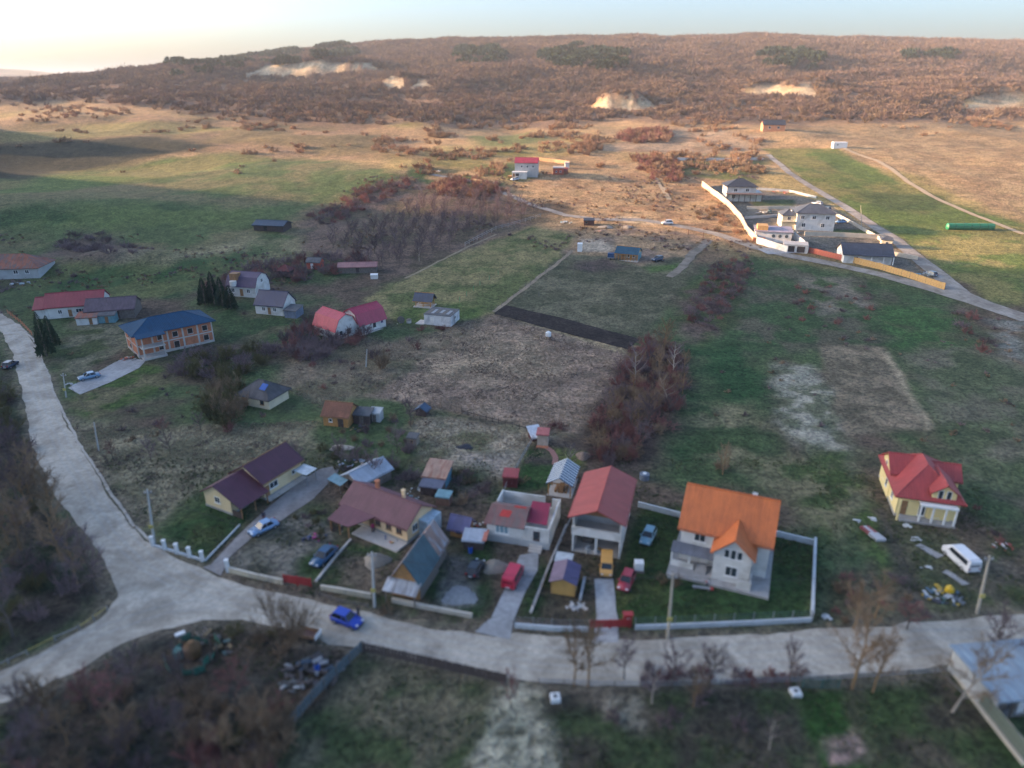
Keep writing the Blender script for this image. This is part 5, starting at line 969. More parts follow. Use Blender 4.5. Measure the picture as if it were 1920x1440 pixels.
def add_posts(R, P, c, z0, h, w, m, z=0.0, name='post', capm=None):
    me = None; cm = None
    for p in P:
        if me is None: o = MB().box(-w/2,-w/2,-.4,w/2,w/2,h).build(name, m, R); me = o.data
        else: o = link(name, me, R)
        o.location = (p[0]-c[0], p[1]-c[1], float(tz(*p))-z0+z)
        if capm:
            if cm is None: k = MB().box(-w/2-.06,-w/2-.06,h+.001,w/2+.06,w/2+.06,h+.08).build('cap', capm, o); cm = k.data
            else: k = link('cap', cm, o)
def add_rails(R, P, c, z0, zs, w, m, name='rail'):
    for zz in zs:
        q = MB()
        for a, b in zip(P[:-1], P[1:]): q.bar((a[0]-c[0], a[1]-c[1], float(tz(*a))-z0+zz), (b[0]-c[0], b[1]-c[1], float(tz(*b))-z0+zz), w, w*1.6)
        q.build(name, m, R)
def add_boards(R, P, c, z0, h, step, bw, m, z=.1, name='board', jig=.05, t=.03, off=.05):
    pts = along(P, step); mes = []; rr = random.Random(5)
    for i, (a, b) in enumerate(zip(pts[:-1], pts[1:])):
        mid = (a+b)/2; ang = math.atan2(*(b-a)[::-1]); k = i % 4
        if len(mes) <= k: o = MB().box(-bw/2,-t/2-off,0,bw/2,t/2-off,h*(1-jig*rr.random())).build(name, m, R); mes.append(o.data)
        else: o = link(name, mes[k], R)
        o.location = (mid[0]-c[0], mid[1]-c[1], float(tz(*mid))-z0+z); o.rotation_euler = (0, rr.uniform(-.02,.02), ang)
def fence(name, label, pts, post_step, h, pm, rails=(), rm=None, boards_=None, pw=.12, group=None, cat='fence'):
    P = along(line_pts(pts), post_step); c = P[0]; z0 = float(tz(*c)); R = empty(name, (c[0], c[1], z0), 0, label, cat, group)
    add_posts(R, P, c, z0, h, pw, pm)
    if rails: add_rails(R, P, c, z0, rails, .06, rm or pm)
    if boards_: add_boards(R, P, c, z0, *boards_)
    return R
PALEW = mat('pale_wall', (.50,.45,.37), .9, .12, .6, dirt=(.4,.36,.3)); CRW = mat('cream_block_wall', (.60,.53,.38), .9, .2, .8, dirt=(.35,.33,.28)); REDP = mat('red_paint', (.36,.03,.03), .5, .2, 2); BASEW = mat('whitewashed_base', (.50,.53,.55), .85, .15, .8)
# fence of the yellow bungalow
R, P, c, z0 = wallrun('garden_wall', 'low white plinth wall with six stout white posts by the yellow bungalow lawn', 'wall', [(287,1024),(380,1052)], .35, .25, BASEW); add_posts(R, along(P[:1]+P[-1:], 2.0), c, z0, 1.55, .38, WHITEPOST, capm=PVC)
wallrun('garden_kerb', 'thin concrete kerb along the yellow bungalow drive', 'kerb', [(384,1053),(450,985)], .2, .2, BASEW)
R, P, c, z0 = wallrun('garden_wall', 'cream block wall at the road before the gravel yard', 'wall', [(428,1072),(480,1085),(531,1096)], .75, .25, CRW, PALEW); add_posts(R, [P[0]], c, z0, 1.9, .4, WHITEPOST, capm=PVC)
def gate(label, a, b, h, m, n, name='gate'):
    P = line_pts([a, b]); c = P[0]; z0 = float(tz(*c)); ang = math.atan2(*(P[1]-P[0])[::-1]); L = np.hypot(*(P[1]-P[0])); R = empty(name, (c[0], c[1], z0+.1), ang, label, 'gate')
    for x in (0, L/2-.03, L/2+.09, L): MB().box(x-.06,-.06,-.2,x+.06,.06,h+.1).build('post', m, R)
    me = None
    for i in range(n):
        if me is None: o = MB().box(.06,-.02,0,L-.06,.02,h*.8/n).build('slat', m, R); me = o.data
        else: o = link('slat', me, R)
        o.location = (0, 0, .15+i*h*.95/n)
    return R
g = gate('red painted metal gate before the gravel yard', (533,1094), (584,1102), 1.3, REDP, 5); gate('wide red sliding gate across the light gravel drive', (1106,1180), (1180,1178), 1.2, REDP, 7)
x, y, z = W(1176,1172); R = empty('gate_pier', (x, y, z), 0, 'red boxy gate pier with letter box at the sliding gate end', 'gate pier'); MB().box(-.5,-.3,-.2,.5,.3,1.7).build('pier', REDP, R); MB().box(-.6,-.4,1.701,.6,.4,1.8).build('cap', REDP, R); MB().box(-.2,-.34,1.0,.2,-.301,1.3).build('letter_box', PVC, R)
R, P, c, z0 = wallrun('garden_wall', 'cream block wall west of the leaning wooden pole', 'wall', [(602,1106),(640,1112),(696,1122)], .7, .25, CRW, PALEW)
wallrun('garden_wall', 'low dry stone wall under the teal barn beside the road', 'wall', [(735,1128),(800,1142),(885,1158)], .6, .4, PALEW)
wallrun('garden_kerb', 'concrete path edge between the red gate and the maroon roofed house', 'kerb', [(592,1092),(625,1050),(658,1012)], .25, .3, CONC)
R, P, c, z0 = wallrun('garden_fence', 'white based wire fence in front of the mustard shed garden', 'fence', [(965,1177),(1040,1183),(1104,1184)], .7, .25, BASEW); add_posts(R, along(P[:1]+P[-1:], 2.4), c, z0, 1.7, .09, METAL); add_rails(R, P, c, z0, (1.2,1.65), .025, METAL)
R, P, c, z0 = wallrun('garden_fence', 'long white based fence before the orange roofed house lawn', 'fence', [(1190,1180),(1260,1178),(1400,1172),(1520,1166)], .65, .25, BASEW); add_posts(R, along(P[:1]+P[-1:], 2.5), c, z0, 1.8, .09, METAL); add_rails(R, P, c, z0, (1.0,1.35,1.7), .025, mat('green_wire', (.08,.16,.15)))
wallrun('garden_wall', 'pale wall running up the east side of the orange roofed house lawn', 'wall', [(1521,1164),(1524,1090),(1527,1020)], 1.1, .25, BASEW, BASEW)
wallrun('garden_wall', 'pale rear wall right of the orange roof', 'wall', [(1450,1004),(1526,1022)], .9, .25, BASEW); wallrun('garden_wall', 'pale rear wall between the garage and the orange roof', 'wall', [(1196,950),(1275,970)], .9, .25, BASEW)
fence('garden_fence', 'thin fence between the concrete drive and the mustard shed', [(1000,1140),(1022,1085),(1060,1000),(1078,960)], 2.2, 1.0, METAL, (.5,.95), METAL); wallrun('garden_kerb', 'narrow concrete strip between the drive gardens', 'kerb', [(995,1150),(1024,1075),(1062,985)], .25, .3, CONC)
fence('garden_fence', 'wire fence of the garden strip behind the block house', [(945,925),(975,870),(1003,822)], 2.6, 1.2, GREYWOOD, (.6,1.1), METAL, pw=.08)
fence('board_fence', 'low mossy plank fence at the roadside near the blue hatchback', [(600,1118),(640,1132),(690,1140)], 1.6, .7, GREYWOOD, (.3,.6), GREYWOOD)
# dark plank fences this side of the road
R = fence('plank_fence', 'long dark plank fence along the lower edge of the road', [(682,1222),(800,1248),(950,1282)], 2.6, 1.5, GREYWOOD, (.35,1.2), GREYWOOD, (1.35, .42, .36, mat('brown_black_planks', (.075,.055,.05), .9, .3)), pw=.14)
R = fence('plank_fence', 'weathered teal grey plank fence running down beside the scrap heap', [(680,1222),(632,1268),(585,1318),(545,1366)], 2.2, 1.6, GREYWOOD, (.4,1.3), mat('teal_grey_planks', (.10,.14,.16), .9, .3), (1.5, .5, .4, mat('teal_grey_planks', (.10,.14,.16), .9, .3)), pw=.14)
fence('garden_fence', 'thin post and wire fence at the lower roadside', [(1010,1285),(1200,1292),(1500,1282),(1800,1262)], 3.0, 1.0, GREYWOOD, (.5,.9), METAL, pw=.09)
R = fence('tall_panel_fence', 'grey green panel wall slanting into the lower corner', [(1790,1262),(1850,1340),(1925,1432)], 2.2, 2.0, mat('grey_green_panel', (.13,.16,.13), .9), (.3,1.9), PALEW, (1.9, .5, .49, mat('grey_green_panel', (.13,.16,.13), .9)), pw=.16); wallrun('wall', 'sandy footing under the slanting panel wall', 'wall', [(1787,1264),(1846,1342),(1920,1436)], .35, .3, PALEW)
# far fences
wallrun('compound_wall', 'long curving pale wall on the sunny side of the hill compound', 'wall', [(1316,349),(1338,366),(1366,388),(1388,412),(1400,436),(1418,454)], 2.4, .3, mat('sunlit_wall', (.47,.38,.29), .9, .1)); wallrun('compound_wall', 'white compound wall along the dirt track below the pool house', 'wall', [(1418,456),(1450,466),(1476,474)], 2.3, .3, WHITE)
wallrun('compound_wall', 'white wall climbing past the double garage', 'wall', [(1488,448),(1505,462),(1514,474)], 2.4, .3, WHITE); wallrun('compound_wall', 'cream wall behind the broad villa garden', 'wall', [(1508,442),(1580,444),(1655,448)], 1.6, .3, PALEW); wallrun('compound_wall', 'pale terrace wall beneath the hip roofed villa', 'wall', [(1400,392),(1440,392),(1500,392)], 1.2, .3, PALEW)
wallrun('compound_wall', 'grey terrace wall between the two villas', 'wall', [(1396,410),(1440,408),(1478,404)], 1.0, .3, GREYWALL); wallrun('compound_wall', 'low pale wall along the lane side of the compound', 'wall', [(1545,392),(1600,422),(1662,458)], 1.2, .3, PALEW); wallrun('compound_wall', 'grey kerb wall north of the hip roofed villa', 'wall', [(1420,356),(1480,360),(1530,372)], 1.0, .3, GREYWALL)
wallrun('field_wall', 'long low white retaining wall on the slope above the compound', 'wall', [(1270,300),(1350,301),(1432,300)], 1.3, .4, WHITE); wallrun('compound_wall', 'white wall beside the bungalow yard', 'wall', [(1668,478),(1720,488)], 1.4, .3, PALEW)
R = fence('board_fence', 'honey coloured board fence below the slate roofed bungalow', [(1592,492),(1650,506),(1710,524),(1770,544)], 2.6, 2.1, WOODOR, (.4,1.8), WOODOR, (2.1, .9, .84, mat('honey_boards', (.55,.33,.12), .8, .2)), pw=.14)
R = fence('board_fence', 'brick red board fence between garage and honey boards', [(1516,474),(1550,482),(1592,492)], 2.6, 1.9, BRICKM, (.4,1.6), BRICKM, (1.9, .9, .86, mat('brick_red_boards', (.45,.12,.08), .8, .2)), pw=.16)
fence('board_fence', 'pale wooden fence behind the two storey slope house', [(1000,300),(1040,305),(1068,309)], 2.8, 1.9, WOODOR, (.4,1.6), WOODOR, (1.8, .8, .7, mat('sunny_boards', (.45,.28,.15), .8, .2)))
fence('post_fence', 'rail fence sloping west of the two storey slope house', [(880,320),(920,312),(968,298)], 4, 1.3, WOOD, (.6,1.1), WOOD); fence('board_fence', 'short pale gate of boards by the dirt track bend', [(888,342),(904,345)], 2, 1.8, WOODOR, (.4,1.4), WOODOR, (1.7, .8, .7, mat('pale_gate_boards', (.5,.36,.22))))
fence('post_fence', 'dark fence east of the two storey slope house', [(1012,334),(1040,331),(1068,326)], 3, 1.4, WOOD, (.6,1.1), WOOD)
fence('post_fence', 'row of pale posts between the orchard and the upper field', [(1014,408),(975,420),(930,432),(895,450),(872,462)], 3.4, 1.7, mat('pale_post', (.42,.38,.33), .9), (.8,1.4), METAL, pw=.16)
fence('post_fence', 'row of thin posts down the middle of the fields', [(1078,470),(1040,498),(985,540),(928,583)], 4.0, 1.3, GREYWOOD, (), pw=.11)
fence('post_fence', 'row of thin posts north of the plot beside the ploughed strip', [(1100,500),(1050,530),(1010,555)], 5.0, 1.3, GREYWOOD, (), pw=.11)
fence('post_fence', 'brown posts along the dirt track near the white off-road car', [(1290,441),(1318,447)], 8, 2.2, RUST, (), pw=.2)
fence('post_fence', 'green plastic stakes in the yellowish meadow', [(862,565),(900,535),(934,515)], 5.5, 1.4, mat('green_stake', (.02,.25,.10)), (), pw=.12)
fence('picket_fence', 'scrap wooden picket panel on the lower edge of the plot', [(846,768),(866,775)], 1.4, 1.5, GREYWOOD, (.4,1.1), GREYWOOD, (1.4, .3, .14, mat('pale_pickets', (.26,.21,.17))), pw=.1)
fence('picket_fence', 'row of dark pickets along the lower plot boundary', [(866,776),(900,785),(935,794),(1000,812)], 1.6, 1.1, DARKWOOD, (.7,), DARKWOOD, pw=.1)
fence('roadside_fence', 'terracotta fence along the road at the far left', [(15,588),(40,607),(60,628)], 2.5, 1.2, BRICKM, (.4,.9), BRICKM)
for lab, pts in (('yellow guard rail nearest the road fork', [(150,1182),(202,1146)]), ('second yellow guard rail further down the left road', [(52,1228),(104,1202)])):
    fence('guard_rail', lab, pts, 2.0, .75, METAL, (.6,), mat('ochre_rail', (.42,.34,.10), .7), cat='guard rail', group='guard rails on the left road')
fence('guard_rail', 'grey guard rail linking the two yellow ones', [(104,1202),(150,1182)], 2.0, .75, METAL, (.6,), METAL, cat='guard rail', group='guard rails on the left road'); fence('guard_rail', 'long grey guard rail leading to the left frame edge', [(-20,1262),(52,1228)], 2.0, .75, METAL, (.6,), METAL, cat='guard rail', group='guard rails on the left road')
# ------------------------------------------------------------------ utility poles
def pole(base, top, label, m, h=None, r=.16, arms=True):
    a = W(*base); 
    # height from the apparent top: the line of sight that passes over the foot
    d = ray(*top); t = a[1]/d[1]; ztop = CAM_H+d[2]*t; xt = d[0]*t; H = ztop-a[2]
    R = empty('utility_pole', a, 0, label, 'utility pole', 'utility poles'); MB().tube([(0,0,-.3),((xt-a[0])*.5,0,H*.5),(xt-a[0],0,H)], [r*1.25,r,r*.75], 8).build('mast', m, R)
    if arms:
        MB().box(xt-a[0]-.55,-.06,H-.55,xt-a[0]+.55,.06,H-.43).build('crossarm', METAL, R)
        for s in (-.45, 0, .45): MB().tube([(xt-a[0]+s,0,H-.43),(xt-a[0]+s,0,H-.25)], .05, 6).build('insulator', PVC, R)
        MB().box((xt-a[0])*.3-.28,-.3,H*.3,(xt-a[0])*.3+.28,-.16,H*.3+.5).build('meter_box', mat('meter_box', (.5,.42,.12)), R)
    return Vector((a[0]+xt-a[0], a[1], a[2]+H-.3))
PW = mat('sun_bleached_pole', (.42,.38,.31), .9, .15); PC = mat('concrete_pole', (.42,.43,.42), .9, .12)
t1 = pole((289,1018), (276,918), 'leaning concrete pole at the corner of the yellow bungalow lawn', PC); t2 = pole((702,1138), (697,1035), 'grey concrete pole in front of the teal barn', PC); t3 = pole((1252,1197), (1262,1076), 'pale timber pole before the orange roofed house', PW); t4 = pole((1832,1150), (1856,1042), 'tall timber pole beside the white minibus', PW); t0 = pole((124,745), (118,700), 'thin pole beside the left road near the paved yard', PC, r=.12)
t5 = pole((1616,425), (1614,385), 'thin pole on the lane above the broad villa', PW, r=.1, arms=False); pole((185,845), (176,792), 'short grey pole in the dry field by the left road', PC, r=.12, arms=False); pole((686,688), (688,655), 'dead pale tree stump pole below the pink roofed barn house', PC, r=.14, arms=False)
tm_ = W(2080,1110); t6 = Vector((tm_[0], tm_[1], tm_[2]+8.6))
def wire(a, b, sag, label):
    q = MB(); P = [a.lerp(b, i/10)-Vector((0,0,sag*4*(i/10)*(1-i/10))) for i in range(11)]; c = a.copy(); q.tube([p-c for p in P], .03, 3)
    o = q.build('overhead_wire', mat('black_cable', (.03,.03,.03))); o.location = c; tag(o, label, 'wire', 'overhead wires')
wire(t0, t1, 1.2, 'overhead wire over the left road up to the leaning pole'); wire(t1, t2, 1.4, 'overhead wire from the leaning pole to the barn pole'); wire(t2, t3, 1.6, 'overhead wire over the concrete driveway'); wire(t3, t4, 1.6, 'overhead wire over the orange roofed house lawn')
# ------------------------------------------------------------------ yard clutter
def blob_heap(name, label, c, rx, ry, h, m, cat='heap', seed=1, rot=0):
    """a heap with an uneven skin"""
    x, y, z = W(*c); V = [(0,0,h)]; F = []; n = 18; k = 5; rr = random.Random(seed)
    for j in range(1, k+1):
        for i in range(n):
            a = 2*math.pi*i/n; r = j/k; w = 1+.16*math.sin(3*a+seed)+.10*rr.uniform(-1,1); V.append((rx*r*w*math.cos(a), ry*r*w*math.sin(a), h*(1-r**1.3)*(.85+.3*rr.random())-(.15 if j == k else 0)))
    for i in range(n): F.append((0, 1+i, 1+(i+1) % n))
    for j in range(k-1):
        for i in range(n): a = 1+j*n+i; b = 1+j*n+(i+1) % n; F.append((a, a+n, b+n, b))
    o = mesh_obj(name, V, F, m, smooth=True); o.location = (x, y, z+.03); o.rotation_euler = (0,0,rot); return tag(o, label, cat)
SAND = mat('sand', (.29,.245,.195), .95, .15, 2, bump=.05); GRAV = mat('grey_gravel_heap', (.28,.28,.28), .95, .25, 3, bump=.06)
blob_heap('sand_heap', 'round heap of pale sand behind the barn pole', (706,1052), 2.0, 1.7, 1.1, SAND); blob_heap('gravel_heap', 'grey sand heap beside the small black car', (930,1064), 1.9, 1.6, 1.0, SAND, seed=2); blob_heap('gravel_heap', 'flat grey gravel spill on the barn yard', (862,1118), 2.4, 2.0, .4, GRAV, seed=3); blob_heap('earth_heap', 'dark slag patch in the dry garden field', (872,838), 1.6, 1.1, .3, mat('black_ash', (.02,.025,.04), .9), seed=4)
blob_heap('gravel_heap', 'small mound of pale gravel by the dirt track west of the off-road car', (1136,426), 3.2, 2, .7, SAND, seed=5); blob_heap('gravel_heap', 'lone sandy mound near the brown track posts', (1176,426), 2.6, 2, .7, SAND, seed=6); blob_heap('earth_heap', 'brushwood heap behind the garden hut', (1093,856), 1.4, 1.4, .9, mat('brushwood', (.24,.17,.13), .95, .4, 4), seed=7); blob_heap('gravel_heap', 'light gravel cone beside the tool shed yard', (640,840), 2.4, 1.2, .5, mat('pale_rubble', (.45,.38,.3), .95, .3), seed=8)
def pile(name, label, c, n, spread, cols, size=(.3,.9), cat='pile', seed=1, piece='piece', flat=.35):
    x, y, z = W(*c); R = empty(name, (x, y, z), 0, label, cat); rr = random.Random(seed)
    for i in range(n):
        a = rr.uniform(0, 6.28); r = spread*math.sqrt(rr.random()); s = rr.uniform(*size); q = MB(); k = rr.random()
        M = Matrix.Rotation(rr.uniform(0, 3), 4, 'Z') @ Matrix.Rotation(rr.uniform(-.3,.3), 4, 'X'); 
        q.box(-s*.42,-s*rr.uniform(.08,.3),0,s*.42,s*rr.uniform(.08,.3),s*.6*rr.uniform(.08,flat), 0, M); o = q.build(piece, mat('scrap_%d_%s' % (seed, i % len(cols)), cols[i % len(cols)], .7), R)
        o.location = (r*math.cos(a), r*math.sin(a)*.7, .02+(1-r/spread)*rr.uniform(0, .5))
    return R
pile('junk_pile', 'colourful heap of sheeting and buckets below the white minibus', (1766,1118), 46, 2.6, [(.45,.48,.5),(.1,.12,.14),(.45,.30,.03),(.07,.13,.2),(.5,.52,.54),(.05,.05,.06),(.1,.2,.2)], (.3,1.3), seed=11, flat=.25)
x, y, z = W(1778,1114); o = MB().tube([(0,0,0),(0,0,.5),(0,0,.9)], [.55,.5,.1], 12).build('yellow_drum', mat('yellow_plastic', (.65,.42,.02), .5)); o.location = (x, y, z+.5); tag(o, 'yellow plastic dome lying on the junk heap', 'drum')
pile('scrap_heap', 'scrap heap with blue barrels beside the teal grey fence', (588,1262), 60, 3.4, [(.09,.08,.085),(.13,.10,.09),(.04,.08,.13),(.05,.05,.05),(.07,.06,.06),(.11,.12,.12),(.28,.29,.30)], (.4,1.5), seed=12, flat=.5)
pile('scrap_heap', 'white and grey waste at the foot of the scrap heap', (545,1288), 12, 1.2, [(.45,.47,.48),(.2,.27,.3),(.1,.1,.1)], (.4,1.0), seed=13)
pile('brick_pile', 'red and white rubble beyond the tall timber pole', (1882,1026), 18, 1.6, [(.42,.07,.05),(.6,.6,.6),(.2,.2,.2),(.3,.08,.05)], (.3,.8), seed=14); pile('block_stack', 'stack of red and white building blocks left of the villa drive', (1640,1003), 0, 1, [(1,1,1)], seed=15)
x, y, z = W(1640,1003); R = bpy.context.scene.objects['block_stack']; me = {}
for i in range(8):
    for j in range(3):
        k = 'w' if i > 3 or j == 1 else 'r'; mm = mat('white_block', (.55,.55,.57)) if k == 'w' else mat('red_block', (.32,.09,.09))
        if k not in me: o = MB().box(-.22,-.16,0,.22,.16,.42).build('block', mm, R); me[k] = o.data
        else: o = link('block', me[k], R)
        o.location = (-1.2+.12*i+.47*j, 1.5-i*.42, .02)
for c, lab in (((1635,975),'small pale cement sack pile nearest the villa corner'),((1602,978),'upright pale slab on the grass left of the villa drive'),((1697,985),'white boards lying at the villa steps'),((1716,1012),'white crumpled sheet on the villa drive'),((1737,1066),'white sack standing behind the junk heap'),((1546,1156),'white folded board by the lawn corner')):
    pile('waste_boards', lab, c, 6, .7, [(.6,.62,.62),(.5,.5,.48)], (.4,1.0), seed=hash(lab[:9]) % 7 + 20 if False else len(lab), cat='boards')
strip('sand_spill', [(1720,1022),(1742,1034),(1765,1045)], 1.2, M_CONC, .07, .5, .5); strip('sand_spill', [(1770,1070),(1790,1082),(1812,1098)], 1.0, M_CONC, .07, .5, .5)
pile('brick_pile', 'stacked orange bricks on the paved yard of the brick house', (240,674), 14, 1.7, [(.5,.14,.06),(.35,.1,.08),(.45,.4,.36)], (.5,1.1), seed=31, flat=.6); pile('brick_pile', 'grey block stack near the light blue car', (130,722), 8, 1.2, [(.45,.47,.5)], (.5,1), seed=32)
pile('plank_pile', 'flat stack of sandy planks above the timber cabin', (1131,433), 9, 2.0, [(.5,.3,.2),(.55,.38,.28)], (1.5,3.0), seed=33, flat=.1); pile('sack_row', 'row of white and turquoise sacks at the field corner', (1062,418), 12, 2.6, [(.6,.6,.6),(.25,.45,.5),(.5,.45,.42)], (.7,1.1), seed=34, flat=.8)
pile('yard_clutter', 'toys and tools scattered in the yard by the sedan and red gate', (590,1010), 12, 1.8, [(.06,.06,.1),(.4,.05,.2),(.05,.09,.2),(.12,.12,.12)], (.3,.8), seed=35, flat=.8); pile('yard_clutter', 'pots and laundry along the maroon roofed house terrace', (745,1012), 20, 2.6, [(.45,.05,.08),(.1,.15,.3),(.6,.6,.6),(.5,.3,.1)], (.25,.6), seed=36, flat=.9)
pile('yard_clutter', 'stored crates beneath the tall garage floor', (1105,1030), 12, 1.6, [(.4,.35,.3),(.1,.1,.1),(.3,.3,.32),(.3,.2,.1)], (.4,1.0), seed=37, flat=.9); pile('yard_clutter', 'white trailer load on the lawn near the mustard shed', (1080,1138), 14, 1.2, [(.5,.5,.5),(.3,.32,.34),(.55,.5,.45)], (.5,1.1), seed=38, flat=.4)
pile('yard_clutter', 'garden clutter behind the maroon roofed house', (790,925), 26, 2.6, [(.1,.15,.2),(.25,.2,.2),(.08,.06,.06),(.2,.3,.35)], (.3,.9), seed=39, flat=.8); pile('yard_clutter', 'odds and ends between the orange garden house and the block house', (905,985), 16, 1.6, [(.1,.1,.12),(.3,.3,.32),(.3,.06,.06)], (.3,.9), seed=40, flat=.8)
pile('yard_clutter', 'bits of white and blue sheeting by the gravel drive sheds', (655,868), 12, 2.4, [(.4,.45,.5),(.25,.3,.4),(.4,.3,.22)], (.4,1.2), seed=41, flat=.3); pile('yard_clutter', 'dark farm tools around the small brown barn', (668,805), 12, 2, [(.05,.05,.06),(.1,.12,.15),(.3,.2,.1)], (.4,1), seed=42, flat=.6)
pile('yard_clutter', 'farmyard odds and ends before the orange clay roofed farmhouse', (40,532), 8, 3, [(.3,.38,.4),(.45,.47,.48),(.1,.1,.1)], (.6,1.6), seed=43, flat=.6); pile('yard_clutter', 'white heap beside the cable reel', (748,608), 6, .8, [(.5,.5,.5),(.6,.45,.1)], (.2,.5), seed=44)
pile('yard_clutter', 'boats and covers behind the honey board fence', (1728,516), 8, 2.4, [(.15,.35,.45),(.5,.52,.55),(.3,.35,.4)], (1.0,2.2), seed=45, flat=.5); pile('brick_pile', 'terracotta brick pallets behind the hip roofed villa', (1470,360), 16, 7, [(.42,.13,.09),(.3,.12,.1),(.4,.25,.2)], (1,2.4), seed=46, flat=.6); pile('yard_clutter', 'white plastic tables near the plot entrance track', (820,322), 8, 3, [(.6,.6,.6),(.5,.4,.3)], (.8,1.6), seed=47, flat=.6)
pile('yard_clutter', 'garden furniture and timber on the broad villa terrace', (1490,436), 14, 4, [(.4,.42,.44),(.2,.12,.08),(.1,.13,.15)], (1,2.2), seed=48, flat=.5); pile('yard_clutter', 'dark building materials between the villas', (1440,398), 12, 5, [(.08,.09,.1),(.3,.3,.3),(.05,.12,.14)], (1,2.4), seed=49, flat=.5)
# cable reel and basket by the barn house
x, y, z = W(752,606); R = empty('cable_reel', (x, y, z), .5, 'grey wooden cable reel standing on its rim in the grass', 'cable reel')
for s in (-.35, .35): MB().tube([(0,s-.04,.95),(0,s+.04,.95)], .95, 16).build('flange', GREYWOOD, R)
MB().tube([(0,-.3,.95),(0,.3,.95)], .45, 12).build('drum', GREYWOOD, R)
x, y, z = W(767,605); R = empty('well', (x, y, z), 0, 'small well with pointed lid beside the cable reel', 'well'); MB().tube([(0,0,-.2),(0,0,.8)], .65, 10).build('ring', CONC, R); MB().tube([(0,0,.801),(0,0,.9),(0,0,1.2)], [.8,.75,.08], 10).build('lid', GREYWOOD, R)
def well(c, label, s=.8):
    x, y, z = W(*c); R = empty('well', (x, y, z), .1, label, 'well'); MB().box(-s,-s,-.3,s,s,.5).build('ring', WHITEPOST, R); MB().box(-s*.35,-s*.35,.501,s*.35,s*.35,.6).build('lid', BLACKP, R)
well((1041,1312), 'square white well with dark lid near the pale lime strip', .5); well((1491,1302), 'square white well with dark lid beside the green gate', .5)
x, y, z = W(1208,898); R = empty('water_tank', (x, y, z), .4, 'grey blue tank behind the tall garage', 'tank'); MB().tube([(0,0,0),(0,0,1.0)], .8, 12).build('tank_body', mat('slate_tank', (.14,.17,.22), .5), R); MB().tube([(0,0,1.001),(0,0,1.12)], .3, 10).build('lid', PVC, R)
x, y, z = W(1197,1070); R = empty('ibc_tank', (x, y, z), -.1, 'white cube water tank on a pallet beside the wine red hatchback', 'tank'); MB().box(-.6,-.5,.35,.6,.5,1.5).build('tank_body', PVC, R); MB().box(-.7,-.6,0,.7,.6,.3).build('pallet', GREYWOOD, R); MB().tube([(0,0,1.501),(0,0,1.58)], .15, 10).build('lid', PVC, R)
x, y, z = W(1028,634); R = empty('water_tank', (x, y, z), 0, 'white plastic water tank on dark legs on the plot', 'tank'); MB().tube([(0,0,.5),(0,0,.6),(0,0,1.5),(0,0,1.85)], [.62,.7,.7,.25], 14).build('tank_body', PVC, R)
for a in range(4): MB().box(.6*math.cos(a*1.57+.8)-.07,.6*math.sin(a*1.57+.8)-.07,-.1,.6*math.cos(a*1.57+.8)+.07,.6*math.sin(a*1.57+.8)+.07,.55).build('leg', BLACKP, R)
for c, lab, col in (((882,1036),'bright blue upright barrel below the tin lean-to',(.01,.09,.45)),((596,1262),'bright blue barrel on the scrap heap',(.01,.1,.55))):
    x, y, z = W(*c); R = empty('barrel', (x, y, z+(.4 if 'scrap' in lab else 0)), 0, lab, 'barrel'); MB().tube([(0,0,0),(0,0,.1),(0,0,.85),(0,0,.95)], [.28,.31,.31,.27], 12).build('barrel_body', mat('blue_plastic', (.01,.09,.45), .4), R); MB().tube([(0,0,.951),(0,0,1.0)], .24, 10).build('lid', BLACKP, R)
# playground merry-go-round like green round frame beside the wood
x, y, z = W(362,1232); R = empty('round_pen', (x, y, z), .2, 'round pen with torn green netting and a rusty drum in it', 'pen'); gn = mat('green_netting', (.045,.20,.14), .8, .5, 3, dirt=(.08,.09,.07))
for i in range(14):
    a0, a1 = 2*math.pi*i/14, 2*math.pi*(i+.93)/14; r0 = 2.6+.5*math.sin(i*1.9); MB().slab([(r0*math.cos(a0),r0*math.sin(a0),-.1),(r0*math.cos(a1),r0*math.sin(a1),-.1),(r0*math.cos(a1),r0*math.sin(a1),.8+.3*math.sin(i*2.3)),(r0*math.cos(a0),r0*math.sin(a0),.8+.3*math.cos(i*1.7))], .04).build('net_panel', gn, R); MB().box(r0*math.cos(a0)-.06,r0*math.sin(a0)-.06,-.2,r0*math.cos(a0)+.06,r0*math.sin(a0)+.06,1.2).build('post', GREYWOOD, R)
MB().tube([(0,.3,0),(0,.3,1.3),(0,.3,2.0)], [.9,.95,.35], 14).build('drum', mat('rusty_ochre_drum', (.17,.09,.035), .8, .4, 2), R); MB().tube([(-1.6,.4,0),(-1.6,.4,1.0)], .5, 10).build('tub', mat('teal_tub', (.1,.28,.25)), R)
pile('scrap_heap', 'rusty machinery parts lying around the round pen', (385,1215), 22, 3.6, [(.12,.08,.05),(.07,.07,.07),(.1,.16,.14),(.2,.14,.07)], (.4,1.4), seed=51, flat=.6)
o = MB().box(-.55,-.28,0,.55,.28,.22).build('bathtub', PVC); x, y, z = W(338,1190); o.location = (x, y, z+.02); o.rotation_euler = (0,0,.6); tag(o, 'white rectangular tub lying near the round pen', 'tub')
x, y, z = W(381,1188); R = empty('pallet', (x, y, z), -.8, 'wooden frame leaning beside the round pen near the road', 'frame'); [MB().box(-1.0,-.6+i*.35,0,1.0,-.45+i*.35,.1).build('board', mat('pale_planks', (0,0,0)), R) for i in range(4)]; [MB().box(s-.06,-.6,.101,s+.06,.6,.18).build('batten', GREYWOOD, R) for s in (-.8, .8)]
